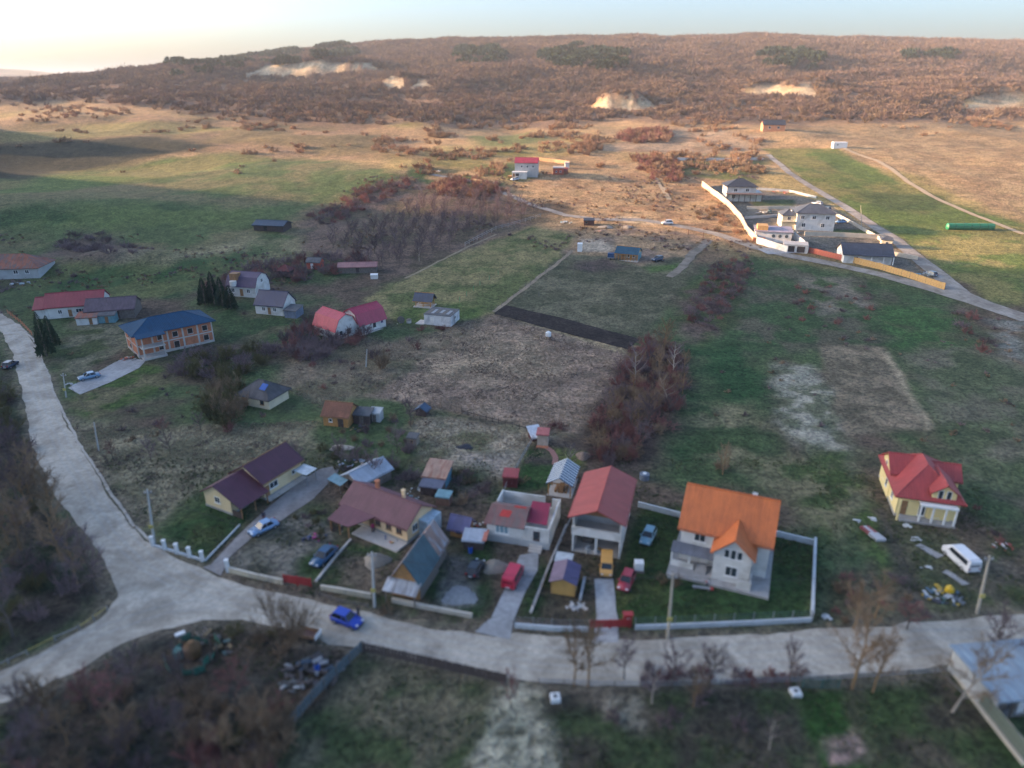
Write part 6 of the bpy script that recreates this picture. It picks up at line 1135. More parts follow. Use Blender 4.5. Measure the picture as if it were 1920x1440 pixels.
x, y, z = W(578,1196); R = empty('trailer', (x, y, z), -.25, 'rusty flat trailer with white end board beside the scrap heap', 'trailer'); MB().box(-1.3,-.7,.5,1.3,.7,.62).build('bed', mat('rust_brown_bed', (.12,.06,.05)), R); MB().box(1.31,-.7,.5,1.38,.7,1.1).build('end_board', PVC, R); [MB().box(-1.3,s-.03,.63,1.3,s+.03,.9).build('side_board', WOOD, R) for s in (-.68, .68)]; [MB().tube([(x_,s-.08,.3),(x_,s+.08,.3)], .3, 10).build('wheel', TYRE, R) for x_ in (-.7, .7) for s in (-.75, .75)]
# brick garden path
P = along(line_pts([(1022,838),(1034,845),(1042,858),(1040,872)]), .35); c = P[0]; z0 = float(tz(*c)); R = empty('brick_path', (c[0], c[1], z0), 0, 'curving pink brick path from the garden hut to the pavilion', 'path'); me = []
for i, (a, b) in enumerate(zip(P[:-1], P[1:])):
    d = (b-a)/np.hypot(*(b-a)); n = np.array([-d[1], d[0]])
    for k in (-1, 0, 1):
        if not me: o = MB().box(-.15,-.14,-.1,.15,.14,.06).build('brick', mat('pink_brick', (.38,.19,.16), .9, .25), R); me.append(o.data)
        else: o = link('brick', me[0], R)
        q_ = a+n*k*.33; o.location = (q_[0]-c[0], q_[1]-c[1], float(tz(*q_))-z0+.03); o.rotation_euler = (0,0,math.atan2(d[1], d[0]))
o = MB().box(-6,-1.3,0,6,1.3,2.2).build('x', PVC); bpy.data.objects.remove(o)
x, y, z = W(1818,430); R = empty('polytunnel', (x, y, z), -.05, 'long bright green covered bale row on the striped field', 'tunnel'); q = MB(); q.tube([(-9,0,.9),(-8.6,0,1.0),(8.6,0,1.0),(9,0,.9)], [.5,1.3,1.3,.5], 10); q.build('cover', mat('green_cover', (.015,.19,.085), .5, .1), R); [MB().tube([(x_-.08,0,1),(x_+.08,0,1)], 1.36, 10).build('strap', mat('dark_strap', (.02,.12,.06)), R) for x_ in (-6,-3,0,3,6)]
x, y, z = W(1566,1000) if False else W(1316,1106); R = empty('bench', (x, y, z), -.2, 'grey plank bench with a red end on the lawn', 'bench'); MB().box(-1.2,-.25,.35,1.0,.25,.45).build('seat', METAL, R); MB().box(1.001,-.27,.33,1.4,.27,.47).build('end', REDP, R); [MB().box(s-.08,-.2,-.05,s+.08,.2,.35).build('leg', GREYWOOD, R) for s in (-.9, .8)]
x, y, z = W(1326,1096); R = empty('tricycle', (x, y, z), .4, 'child tricycle with white and dark parts on the lawn', 'tricycle'); MB().bar((-.3,0,.35), (.3,0,.45), .1).build('frame', PVC, R); MB().bar((.3,-.2,.65), (.3,.2,.65), .05).build('handlebar', BLACKP, R); MB().box(-.25,-.1,.42,-.02,.1,.5).build('saddle', REDP, R); [MB().tube([(a,b-.04,.2),(a,b+.04,.2)], .2, 10).build('wheel', BLACKP, R) for a, b in ((.33,0),(-.3,.25),(-.3,-.25))]
fence('board_gate', 'green mesh double gate at the lower roadside', [(1503,1290),(1540,1291),(1572,1290)], 2.3, 1.3, mat('green_gate', (.06,.13,.11)), (.2,.7,1.2), mat('green_gate', (0,0,0)), (1.1,.35,.05,mat('green_gate', (0,0,0))), cat='gate')

def haze_box():
    m = bpy.data.materials.new('thin_air'); m.use_nodes = True; nt = m.node_tree; nt.nodes.clear(); o = nt.nodes.new('ShaderNodeOutputMaterial'); v = nt.nodes.new('ShaderNodeVolumePrincipled')
    v.inputs['Color'].default_value = (.72,.82,.96,1); v.inputs['Density'].default_value = .0001; v.inputs['Anisotropy'].default_value = 0.0; nt.links.new(v.outputs[0], o.inputs['Volume'])
    zl = float(GZ.min())-1.5; zh = float(GZ.max())+14; o = MB().box(GX[0]-20, GY[0]-20, zl, GX[-1]+20, GY[-1]+20, zh).build('haze', m); tag(o, kind='stuff')
haze_box()
# ------------------------------------------------------------------ plants
def bark(name, col, var=.35, obj=True):
    if name in MATS: return MATS[name]
    m, nt, b = _nodes(name); oi = nt.nodes.new('ShaderNodeObjectInfo'); tc = nt.nodes.new('ShaderNodeTexCoord').outputs['Object']
    c = _ramp(nt, oi.outputs['Random'], 0, 1, tuple(x*(1-var) for x in col), tuple(x*(1+var) for x in col))
    c = _mix(nt, 'MULTIPLY', 1.0, c, _ramp(nt, _noise(nt, 1.5, 3, tc), .3, .7, (.75,.78,.82), (1.2,1.12,1.05)))
    nt.links.new(c, b.inputs['Base Color']); b.inputs['Roughness'].default_value = .9; b.inputs['Specular IOR Level'].default_value = .15
    MATS[name] = m; return m
RNG = np.random.default_rng(7)
def _unit(v): return v/np.linalg.norm(v, axis=-1, keepdims=True)
def _twigmesh(P, D, L, w):
    """thin tapered blades: roots P, directions D, lengths L, widths w"""
    n = len(P); s = _unit(np.cross(D, RNG.normal(size=(n, 3))))*w[:, None]/2; tip = P+D*L[:, None]
    V = np.stack([P-s, P+s, tip], 1).reshape(-1, 3); return V
def _children(P, D, L, n, lo, hi, spread, ls, up=.1):
    k = np.repeat(np.arange(len(P)), n); t = RNG.uniform(lo, hi, len(k)); d = _unit(D[k]+RNG.normal(size=(len(k), 3))*spread+np.array([0, 0, up])); return P[k]+D[k]*(L[k]*t)[:, None], d, L[k]*ls*RNG.uniform(.6, 1.25, len(k))
def tri_mesh(name, V, m):
    me = bpy.data.meshes.new(name); n = len(V); me.vertices.add(n); me.vertices.foreach_set('co', V.astype(np.float32).ravel()); me.loops.add(n); me.loops.foreach_set('vertex_index', np.arange(n, dtype=np.int32))
    me.polygons.add(n//3); me.polygons.foreach_set('loop_start', np.arange(0, n, 3, dtype=np.int32)); me.update(calc_edges=True); me.materials.append(m); return me
def bush_mesh(name, m, stems=12, n1=9, n2=6, r=1.0, h=1.0, w=.026, flat=.6):
    """unit shrub, about 1 high and 1 in radius"""
    a = RNG.uniform(0, 6.28, stems); e = RNG.uniform(.35, 1.35, stems); D = np.stack([np.cos(a)*np.cos(e)*flat*1.5, np.sin(a)*np.cos(e)*flat*1.5, np.sin(e)], 1); D = _unit(D)
    P = np.stack([np.cos(a)*.12, np.sin(a)*.12, np.zeros(stems)-.02], 1); L = RNG.uniform(.55, .85, stems)
    V = [_twigmesh(P, D, L, np.full(stems, w*2))]
    P1, D1, L1 = _children(P, D, L, n1, .25, 1.0, .55, .55, .25); V.append(_twigmesh(P1, D1, L1, np.full(len(P1), w*1.2)))
    P2, D2, L2 = _children(P1, D1, L1, n2, .2, 1.0, .7, .6, .15); V.append(_twigmesh(P2, D2, L2, np.full(len(P2), w)))
    return tri_mesh(name, np.concatenate(V), m)
def tree_meshes(name, mt, mc, h=1.0, seed=0, n1=11, n2=9, n3=7, crown=.5, w=.0055, lean=0, fork=False, tr=.02):
    """unit tree: trunk with limbs, crown of twigs"""
    rr = random.Random(seed); q = MB(); tp = [Vector((0,0,-.03)), Vector((rr.uniform(-.02,.02)+lean*.15,rr.uniform(-.02,.02),.3)), Vector((rr.uniform(-.04,.04)+lean*.4,rr.uniform(-.04,.04),.6)), Vector((lean*.7,0,.93))]
    q.tube(tp, [tr, tr*.75, tr*.45, tr*.12], 6); P = []; D = []; L = []
    for i in range(n1):
        t = .26+.6*i/n1; p = tp[0].lerp(tp[1], t/.3) if t < .3 else (tp[1].lerp(tp[2], (t-.3)/.3) if t < .6 else tp[2].lerp(tp[3], (t-.6)/.33)); a = i*2.4+rr.uniform(-.4,.4); e = rr.uniform(.35,.8)+t*.4; l = crown*rr.uniform(.7,1.05)*(1.1-t*.6)
        d = Vector((math.cos(a)*math.cos(e), math.sin(a)*math.cos(e), math.sin(e))); mid = p+d*l*.5; end = mid+(d+Vector((0,0,.35))).normalized()*l*.5; q.tube([p, mid, end], [tr*.5, tr*.3, tr*.1], 4, cap=False)
        for (a0, b0) in ((p, mid), (mid, end)): P.append(a0); D.append((b0-a0).normalized()); L.append((b0-a0).length)
    k = len(q.V); me_t = bpy.data.meshes.new(name+'_trunk'); me_t.from_pydata(q.V, [], q.F); me_t.materials.append(mt); me_t.update()
    P, D, L = np.array(P), np.array(D), np.array(L); P1, D1, L1 = _children(P, D, L, n2, .3, 1.0, .6, .75, .2); V = [_twigmesh(P1, D1, L1, np.full(len(P1), w*1.6))]
    P2, D2, L2 = _children(P1, D1, L1, n3, .2, 1.0, .7, .6, .15); V.append(_twigmesh(P2, D2, L2, np.full(len(P2), w)))
    return me_t, tri_mesh(name+'_crown', np.concatenate(V), mc)
RED = bark('red_brown_twigs', (.22,.10,.09)); PURP = bark('purple_grey_twigs', (.17,.125,.13)); TAN = bark('tan_twigs', (.24,.17,.11)); OLIVE = bark('olive_twigs', (.12,.11,.05)); RUSSET = bark('russet_twigs', (.28,.17,.11)); BARK = bark('bark', (.12,.10,.085), .2); BARKP = bark('pale_bark', (.38,.34,.29), .15); BARKO = bark('ochre_bark', (.26,.17,.09), .2)
B_RED = [bush_mesh('shrub_red', RED, 14, 10, 7) for _ in range(3)]; B_PUR = [bush_mesh('shrub_purple', PURP, 14, 10, 7) for _ in range(3)]; B_TAN = [bush_mesh('shrub_tan', TAN, 14, 10, 7) for _ in range(3)]; B_OLV = [bush_mesh('shrub_olive', OLIVE, 14, 10, 7) for _ in range(2)]; B_RUS = [bush_mesh('shrub_russet', RUSSET, 12, 9, 6, w=.045) for _ in range(3)]
tri_bush = bush_mesh('fan_tree', TAN, 18, 12, 8, w=.010, flat=.55)
T_PUR = [tree_meshes('tree_purple', BARK, PURP, seed=i) for i in range(3)]; T_TAN = [tree_meshes('tree_tan', BARKO, TAN, seed=i+5) for i in range(3)]; T_RED = [tree_meshes('tree_red', BARK, RED, seed=i+9) for i in range(2)]; T_PALE = [tree_meshes('tree_pale', BARKP, PURP, seed=i+12, n2=6, n3=6) for i in range(2)]; T_ORCH = [tree_meshes('tree_orchard', BARK, PURP, seed=i+20, n1=7, n2=9, n3=6, crown=.62, w=.010, tr=.022) for i in range(3)]
T_LEAN = [tree_meshes('tree_leaning', BARKP, TAN, seed=31, lean=.5)]
UN = random.Random(3)
def shrub(x, y, r, h, me, label, group, name='shrub', cat='shrub', z=None):
    o = link(name, me); o.location = (x, y, (float(tz(x, y)) if z is None else z)-.05); o.scale = (r, r*UN.uniform(.85,1.15), h); o.rotation_euler = (0,0,UN.uniform(0,6.28)); return tag(o, label, cat, group)
def tree(x, y, h, pair, label, group=None, name='bare_tree', wide=1.0, rz=None, cat='tree'):
    R = empty(name, (x, y, float(tz(x, y))), UN.uniform(0, 6.28) if rz is None else rz, label, cat, group); R.scale = (h*wide, h*wide, h)
    link('trunk', pair[0], R); link('crown', pair[1], R); return R
PC_ = bpy.data.collections.new('plant_kinds')
def scatter(name, X, Y, S, meshes, seed=0, zoff=-.1):
    sub = bpy.data.collections.new(name+'_kinds')
    for i, me in enumerate(meshes): o = bpy.data.objects.new('%s_kind_%d' % (name, i), me); sub.objects.link(o)
    n = len(X); me = bpy.data.meshes.new(name); me.vertices.add(n); me.vertices.foreach_set('co', np.stack([X, Y, tz(X, Y)+zoff], 1).astype(np.float32).ravel()); at = me.attributes.new('size', 'FLOAT', 'POINT'); at.data.foreach_set('value', S.astype(np.float32)); me.update()
    o = link(name, me); tag(o, kind='stuff')
    ng = bpy.data.node_groups.new(name, 'GeometryNodeTree'); ng.interface.new_socket('Geometry', in_out='INPUT', socket_type='NodeSocketGeometry'); ng.interface.new_socket('Geometry', in_out='OUTPUT', socket_type='NodeSocketGeometry')
    N = ng.nodes; gi = N.new('NodeGroupInput'); go = N.new('NodeGroupOutput'); ip = N.new('GeometryNodeInstanceOnPoints'); ci = N.new('GeometryNodeCollectionInfo'); ci.inputs['Collection'].default_value = sub; ci.inputs['Separate Children'].default_value = True; ci.inputs['Reset Children'].default_value = True
    na = N.new('GeometryNodeInputNamedAttribute'); na.data_type = 'FLOAT'; na.inputs['Name'].default_value = 'size'; rv = N.new('FunctionNodeRandomValue'); rv.data_type = 'FLOAT_VECTOR'; rv.inputs['Min'].default_value = (-.08,-.08,0); rv.inputs['Max'].default_value = (.08,.08,6.28); rv.inputs['Seed'].default_value = seed
    L = ng.links.new; L(gi.outputs[0], ip.inputs['Points']); L(ci.outputs[0], ip.inputs['Instance']); ip.inputs['Pick Instance'].default_value = True; L(na.outputs['Attribute'], ip.inputs['Scale']); L(rv.outputs[0], ip.inputs['Rotation']); L(ip.outputs[0], go.inputs[0])
    m = o.modifiers.new('scatter', 'NODES'); m.node_group = ng; return o
def fill(poly, spacing, seed=1, jit=.45):
    P = [W(*p)[:2] for p in poly]; xs = [p[0] for p in P]; ys = [p[1] for p in P]; rr = np.random.default_rng(seed)
    gx, gy = np.meshgrid(np.arange(min(xs), max(xs), spacing), np.arange(min(ys), max(ys), spacing)); gx = (gx+rr.uniform(-jit, jit, gx.shape)*spacing).ravel(); gy = (gy+rr.uniform(-jit, jit, gy.shape)*spacing).ravel(); k = inpoly(gx, gy, P); return list(zip(gx[k], gy[k]))
def thicket(poly, spacing, sets, rr_, hh, labels, group, seed=1, treesets=None, share=.0, th=(5,7), mass=None):
    if mass:
        pts = np.array(fill(poly, spacing, seed))
        if len(pts): scatter(mass, pts[:, 0], pts[:, 1], np.random.default_rng(seed).uniform((rr_[0]+hh[0])/2, (rr_[1]+hh[1])/2, len(pts)), [s[0] for s in sets], seed)
        return
    ff = fill(poly, spacing, seed)
    for i, (x, y) in enumerate(ff):
        j = UN.randrange(len(sets)); n = sum(map(ord, group))
        if treesets and UN.random() < share: k = UN.randrange(len(treesets)); tree(x, y, UN.uniform(*th), UN.choice(treesets[k][0]), treesets[k][1], group+', trees'); continue
        shrub(x, y, UN.uniform(*rr_), UN.uniform(*hh), UN.choice(sets[j]), labels[j], group)
# the big thicket beside the plot
thicket([(1100,850),(1120,790),(1180,665),(1215,640),(1270,650),(1288,700),(1285,750),(1240,820),(1190,870),(1120,880)], 2.5, [B_RED, B_PUR, B_RED, B_TAN], (1.7,2.5), (1.8,2.9), ['wine red bare shrub in the dense thicket beside the plot','grey purple bare shrub in the dense thicket beside the plot','dull red bare shrub in the dense thicket beside the plot','tan bare shrub in the dense thicket beside the plot'], 'shrubs of the thicket beside the plot', 1, [(T_PUR,'grey bare tree rising from the thicket beside the plot'),(T_TAN,'tan limbed bare tree rising from the thicket beside the plot')], .10, (4.5,6.5))
for c, t, h, l in (((1190,720),T_PALE[0],8.5,'white trunked birch on the west edge of the thicket'),((1252,760),T_LEAN[0],7,'pale leaning tree on the east side of the thicket'),((1262,705),T_PALE[1],7.5,'pale bare tree near the top end of the thicket'),((1245,660),T_TAN[1],8,'tallest tan tree at the northern tip of the thicket')): x, y, z = W(*c); tree(x, y, h, t, l)
thicket([(1300,560),(1330,500),(1400,478),(1405,520),(1380,560),(1340,620),(1270,600)], 2.9, [B_PUR, B_PUR, B_RED], (1.0,2.0), (1.0,1.9), ['wine red shrub on the scrubby bank below the dirt track','purple grey shrub on the scrubby bank below the dirt track','dark red shrub on the scrubby bank below the dirt track'], 'shrubs on the bank below the dirt track', 2, mass='bank_thicket')
thicket([(570,410),(680,350),(765,335),(770,350),(700,385),(620,425)], 4.4, [B_PUR, B_RED], (1.8,2.8), (1.6,2.6), ['purple grey shrub in the hedge above the orchard','red brown shrub in the hedge above the orchard'], 'shrubs in the hedge above the orchard', 3, mass='hedge_scrub')
thicket([(800,352),(845,335),(930,345),(950,362),(900,372),(820,368)], 3.6, [B_RUS, B_RED], (2,3.2), (2,3.4), ['russet sunlit shrub along the orchard top','red brown shrub along the orchard top'], 'shrubs along the orchard top', 4, mass='hedge_scrub')
for i, (x, y) in enumerate(fill([(600,455),(700,420),(790,380),(870,365),(960,370),(1008,398),(970,418),(890,440),(865,458),(800,485),(735,510),(690,500)], 5.3, 5, .25)): tree(x, y, UN.uniform(3.8,5.2), UN.choice(T_ORCH), 'low bare fruit tree in the orchard above the yellowish field', 'orchard trees', wide=1.05)
thicket([(520,655),(560,615),(620,598),(685,628),(690,640),(640,665),(560,690)], 3.6, [B_PUR, B_RED, B_PUR], (2.2,3.4), (2.4,4), ['dark purple shrub in the mass below the pink roofed barn house','reddish shrub in the mass below the pink roofed barn house','grey shrub in the mass below the pink roofed barn house'], 'shrubs below the barn house', 6)
thicket([(300,700),(380,665),(520,650),(480,700),(380,720)], 3.3, [B_PUR, B_OLV], (2.0,3.2), (2.0,3.6), ['grey shrub on the slope below the brick house','olive shrub on the slope below the brick house'], 'shrubs below the brick house', 7, mass='bank_scrub')
thicket([(385,740),(440,700),(480,770),(420,810),(380,790)], 3.6, [B_OLV, B_TAN], (2.2,3.2), (3,4.6), ['olive tangled shrub beside the half ruined farm building','tan shrub beside the half ruined farm building'], 'shrubs beside the ruin', 8)
thicket([(380,540),(470,500),(560,480),(690,480),(700,500),(600,520),(560,530),(480,525),(430,560)], 4.3, [B_PUR, B_PUR, B_RED], (2,3.2), (2,3.4), ['grey shrub between the upper cottages','purple shrub between the upper cottages','reddish shrub between the upper cottages'], 'shrubs between the upper cottages', 9, mass='garden_scrub')
thicket([(100,455),(180,425),(260,470),(230,500),(120,480)], 6.5, [B_PUR], (2,3.4), (1.6,2.6), ['grey scrub bush on the knoll in the left meadow'], 'bushes on the left knoll', 10, mass='knoll_scrub')
for c, r, h, me, l in (((718,690),3.2,4.2,B_TAN[0],'large round tan bush left of the plot corner'),((703,672),2.0,2.6,B_PUR[0],'grey bush behind the large tan bush'),((783,655),1.3,2.0,B_RED[0],'small red bush in the rough grass left of the plot'),((765,640),1.1,1.4,B_PUR[1],'small grey bush in the rough grass left of the plot'),((790,620),1.6,1.4,B_RED[1],'red brush at the foot of the white flat roofed cabin'),((830,618),2.2,1.2,B_RED[2],'low red brush right of the flat roofed cabin'),
        ((775,290),4.5,4.5,B_RUS[0],'large russet bush alone on the upper left slope'),((820,272),3.5,3.2,B_RUS[1],'smaller russet bush on the upper slope'),((1355,880),1.6,1.6,B_TAN[1],'low tan bush at the foot of the lone dark tree'),((640,905),1.6,2.0,B_TAN[2],'tan bush beside the tin roofed shed'),((730,880),2.0,2.6,B_PUR[2],'grey bush behind the maroon roofed house'),((760,900),1.8,2.4,B_PUR[0],'dark grey bush beside the rusty roofed shed'),((870,945),1.6,1.8,B_TAN[0],'straw coloured brush near the block house'),((905,925),1.8,1.6,B_PUR[1],'grey brush behind the block house'),
        ((880,905),1.5,1.4,B_TAN[1],'tan brush at the lower edge of the dry garden field'),((980,905),1.2,1.3,B_TAN[2],'thin tan bush beside the dark red tin shed'),((1265,1100),1.2,2.0,B_TAN[0],'thin tan bush by the timber pole'),((1240,1090),1.0,1.2,B_TAN[1],'orange brown low bush near the white tank'),((770,850),1.8,2.2,B_PUR[2],'grey bush beside the ramshackle hut'),((1100,905),1.3,1.8,B_PUR[0],'bare bush behind the striped pavilion'),((800,1078),1.0,1.2,B_OLV[0],'olive bush beside the barn'),((730,1145),1.4,1.0,B_TAN[2],'rough brush below the barn by the road'),
        ((1000,808),2.0,.9,B_PUR[1],'low purple brush above the garden hut'),((1045,802),2.6,.9,B_RED[0],'low reddish brush on the plot lower corner'),((430,810),1.4,2.0,B_RED[1],'thin red bush in the dry field'),((600,1012),1.0,.8,B_OLV[1],'dark shrub in the yard near the estate car')):
    x, y, z = W(*c); shrub(x, y, r, h, me, l, None)
x, y, z = W(532,1215); shrub(x, y, 4.6, 8.0, tri_bush, 'broad many stemmed bare tree overhanging the road above the scrap heap', None, 'bare_tree', 'tree')
# scrub on the sunny slope
sl = ['russet shrub in the clump above the pale gully','russet shrub on the sunny slope','tawny shrub on the sunny slope']
thicket([(1150,262),(1180,246),(1240,242),(1262,250),(1255,266),(1200,270)], 4.5, [B_RUS, B_RED], (3,4.5), (3,4.2), ['russet shrub in the sunlit oval clump on the slope','red brown shrub in the sunlit oval clump on the slope'], 'shrubs of the oval clump on the slope', 11, mass='slope_clump')
thicket([(1060,290),(1080,270),(1120,268),(1130,282),(1100,292)], 4.5, [B_RUS], (2.4,3.4), (2,3), ['russet shrub in the smaller clump on the slope'], 'shrubs of the smaller clump on the slope', 12, mass='slope_brush')
thicket([(1180,295),(1240,290),(1280,310),(1280,340),(1230,345),(1200,320)], 4.2, [B_RUS, B_RED], (2,3), (1.8,2.8), ['russet shrub below the long white retaining wall','red shrub below the long white retaining wall'], 'shrubs below the retaining wall', 13, mass='slope_brush')
thicket([(1000,372),(1120,355),(1330,350),(1400,440),(1300,430),(1150,400)], 11, [B_RUS, B_TAN], (1.0,2.0), (.7,1.3), ['low russet brush scattered on the sunny slope','low tawny brush scattered on the sunny slope'], 'low brush on the sunny slope', 14, mass='slope_brush')
thicket([(1300,400),(1350,380),(1390,440),(1340,440)], 5, [B_RUS, B_TAN], (1.6,2.6), (1.2,2.0), ['orange brown brush below the curving pale wall','tawny brush below the curving pale wall'], 'brush below the curving wall', 15, mass='slope_brush')
thicket([(1780,560),(1850,620),(1860,700),(1800,620)], 5, [B_RED, B_PUR], (2,3), (1.6,2.6), ['dark red brush beside the lane end','grey brush beside the lane end'], 'brush beside the lane end', 16, mass='lane_brush')
# woods at the lower left
thicket([(-40,900),(50,860),(95,960),(180,1060),(210,1100),(195,1140),(-60,1245)], 3.8, [B_PUR, B_OLV, B_PUR], (1.6,2.6), (2.0,3.6), ['grey undergrowth shrub in the wood left of the road','olive undergrowth shrub in the wood left of the road','dark undergrowth shrub in the wood left of the road'], 'shrubs of the wood left of the road', 17, [(T_PUR,'grey bare tree in the wood left of the road'),(T_TAN,'tan barked tree in the wood left of the road')], .45, (6.5,9.5))
thicket([(-40,660),(10,690),(30,760),(45,850),(-40,900)], 3.8, [B_PUR, B_OLV], (1.8,2.8), (1.6,3.0), ['grey roadside brush at the far left','olive roadside brush at the far left'], 'brush at the far left roadside', 18, mass='roadside_brush')
thicket([(-40,1350),(60,1328),(160,1290),(260,1262),(330,1285),(440,1310),(560,1350),(520,1440),(470,1560),(-40,1620)], 3.0, [B_PUR, B_OLV, B_TAN], (1.3,2.1), (1.6,2.8), ['grey shrub in the wood at the bottom of the scene','olive grey shrub in the wood at the bottom of the scene','tan shrub in the wood at the bottom of the scene'], 'shrubs of the bottom wood', 19, [(T_PUR,'grey bare tree in the wood below the round pen'),(T_TAN,'ochre barked tree in the wood below the round pen'),(T_RED,'reddish bare tree in the wood below the round pen')], .38, (4.5,6.5))
thicket([(330,1400),(400,1370),(540,1330),(560,1400),(520,1500),(360,1520)], 2.2, [B_TAN, B_TAN, B_RED], (1.5,2.4), (2.6,4.0), ['pinkish tan shrub at the near corner of the bottom wood','light tan shrub at the near corner of the bottom wood','rosy shrub at the near corner of the bottom wood'], 'tan shrubs of the bottom wood', 20)
thicket([(440,1185),(500,1180),(560,1200),(560,1230),(470,1230)], 2.4, [B_TAN, B_OLV], (1.0,1.8), (1.0,1.8), ['straw brush between the round pen and the scrap heap','olive brush between the round pen and the scrap heap'], 'brush beside the scrap heap', 21, mass='straw_brush')
thicket([(590,835),(700,850),(760,880),(900,880),(925,925),(840,945),(780,900),(640,890)], 2.6, [B_PUR, B_OLV], (.8,1.5), (.9,1.7), [], '', 31, mass='yard_scrub')
thicket([(545,975),(600,950),(640,960),(640,990),(590,1010)], 2.2, [B_PUR, B_OLV], (.6,1.1), (.6,1.1), [], '', 32, mass='yard_scrub')
thicket([(640,780),(780,780),(790,850),(700,850),(620,820)], 3.6, [B_PUR, B_TAN], (.8,1.5), (.9,1.7), [], '', 33, mass='yard_scrub')
thicket([(1480,530),(1640,540),(1660,600),(1560,630),(1470,600)], 6.5, [B_PUR, B_RED], (.9,1.9), (.6,1.2), [], '', 34, mass='valley_brush')
# single trees
for c, h, t, l, w_ in (((1076,1285),8.0,T_TAN[1],'slim bare tree at the lower roadside left of the red gate',.8),((1103,1287),8.5,T_TAN[2],'bare tree at the lower roadside facing the red gate',.9),((1170,1275),5.5,T_PUR[0],'small dark tree at the lower roadside',.8),((1260,1290),6,T_PUR[1],'thin grey tree among the lower roadside brush',1),((1330,1295),6,T_PUR[2],'grey tree right of the thin grey tree',1),((1222,1320),5.5,T_PALE[0],'pale limbed small tree below the roadside fence',.9),((1300,1325),5,T_TAN[0],'ochre small tree below the roadside fence',.9),((1476,1290),6.5,T_PUR[0],'straight slim tree beside the white well',.6),
        ((1598,1292),10.5,T_TAN[0],'tall forked ochre tree beside the green mesh gate',.9),((1636,1298),8,T_TAN[2],'leaning ochre tree right of the tall forked tree',.8),((1785,1335),8.5,T_LEAN[0],'pale leaning tree beside the panel wall',1),((1442,1405),4.5,T_PALE[1],'small white barked tree on the near grass',.8),((1355,890),5.5,T_TAN[1],'lone tan tree on the dark grass behind the orange roof',.8),((1068,880),5.0,T_PALE[0],'bare garden tree behind the striped pavilion',1.0),((786,490),6,T_PALE[1],'white barked tree at the orchard foot',.7),
        ((958,1330),5,T_RED[0],'pinkish sapling beside the plank fence end',.6),((700,905),6,T_PUR[1],'bare tree over the tin roofed shed',.9),((1600,1180),7,T_TAN[1],'ochre tree on the rough ground above the road',1.1),((1640,1160),6,T_TAN[2],'second ochre tree on the rough ground above the road',1.1),((1700,1180),4,T_RED[0],'low reddish tree left of the junk heap',1.2),((1860,1240),7,T_PUR[2],'grey tree in front of the pale blue roof',1),((560,880),5,T_PUR[0],'grey tree behind the yellow bungalow',.9),((640,880),6,T_PUR[2],'grey tree above the gravel drive end',.9),((745,850),5,T_PUR[1],'grey tree beside the dry garden field',1),((770,800),6,T_PUR[0],'thin tree beside the chicken hut',.9),((655,640),4,T_PUR[1],'small tree below the gambrel house',.8)):
    x, y, z = W(*c); tree(x, y, h, t, l, wide=w_)
for i, (x, y) in enumerate(fill([(150,830),(280,800),(420,800),(430,850),(300,880),(210,890)], 7, 22)): tree(x, y, UN.uniform(3,4.4), UN.choice(T_PUR+T_RED), 'small bare fruit tree in the dry field by the left road', 'fruit trees in the dry field')
for i, (x, y) in enumerate(fill([(880,60),(881,60)], 5, 22)): pass
thicket([(1210,1262),(1500,1262),(1500,1282),(1210,1285)], 1.7, [B_PUR, B_RED], (.8,1.3), (1.0,2.0), ['grey brush along the lower roadside','reddish brush along the lower roadside'], 'brush along the lower roadside', 23, mass='roadside_brush')
thicket([(1140,1290),(1420,1300),(1430,1400),(1250,1420),(1150,1380)], 4.0, [B_PUR], (.9,1.5), (.7,1.3), ['low grey brush on the near dark ground'], 'low brush on the near ground', 24, mass='ground_brush')
thicket([(1550,1090),(1700,1070),(1740,1160),(1560,1170)], 2.8, [B_TAN, B_RED, B_PUR], (.9,1.6), (.7,1.4), ['tan brush on the rough ground above the road','reddish brush on the rough ground above the road','grey brush on the rough ground above the road'], 'brush on the rough ground', 25, mass='rough_brush')
thicket([(1810,950),(1920,960),(1920,1130),(1880,1120),(1850,1000)], 4, [B_RED, B_PUR], (.9,1.6), (.6,1.2), ['reddish brush right of the villa','grey brush right of the villa'], 'brush right of the villa', 26, mass='rough_brush')
thicket([(600,650),(690,640),(740,640),(700,700),(620,740),(560,700)], 6, [B_RED, B_PUR], (.7,1.3), (.6,1.3), ['small red weed bush in the brown field left of the plot','small grey weed bush in the brown field left of the plot'], 'weed bushes left of the plot', 27, mass='field_brush')
# conifers
def conifer(c, h, r, label, group=None, name='conifer'):
    m = bark('dark_needles', (.025,.05,.028), .25)
    if 'con' not in MATS:
        n = 1500; t = RNG.uniform(.04, 1, n)**.8; a = RNG.uniform(0, 6.28, n); rad = (1-t)**.6*RNG.uniform(.3, 1.0, n); P = np.stack([rad*np.cos(a)*.75, rad*np.sin(a)*.75, t], 1); D = _unit(np.stack([np.cos(a), np.sin(a), RNG.uniform(-.4, .5, n)], 1)); V = _twigmesh(P, D, np.full(n, .24)*(1.1-t), np.full(n, .09)*(1.2-t)); MATS['con'] = tri_mesh('needles', V, m)
        q = MB(); q.tube([(0,0,-.02),(0,0,.5),(0,0,.98)], [.06,.035,.008], 6); me = bpy.data.meshes.new('conifer_trunk'); me.from_pydata(q.V, [], q.F); me.materials.append(BARK); MATS['cont'] = me
    x, y, z = W(*c); R = empty(name, (x, y, z), UN.uniform(0, 6), label, 'conifer', group); R.scale = (r, r, h); link('trunk', MATS['cont'], R); link('crown', MATS['con'], R)
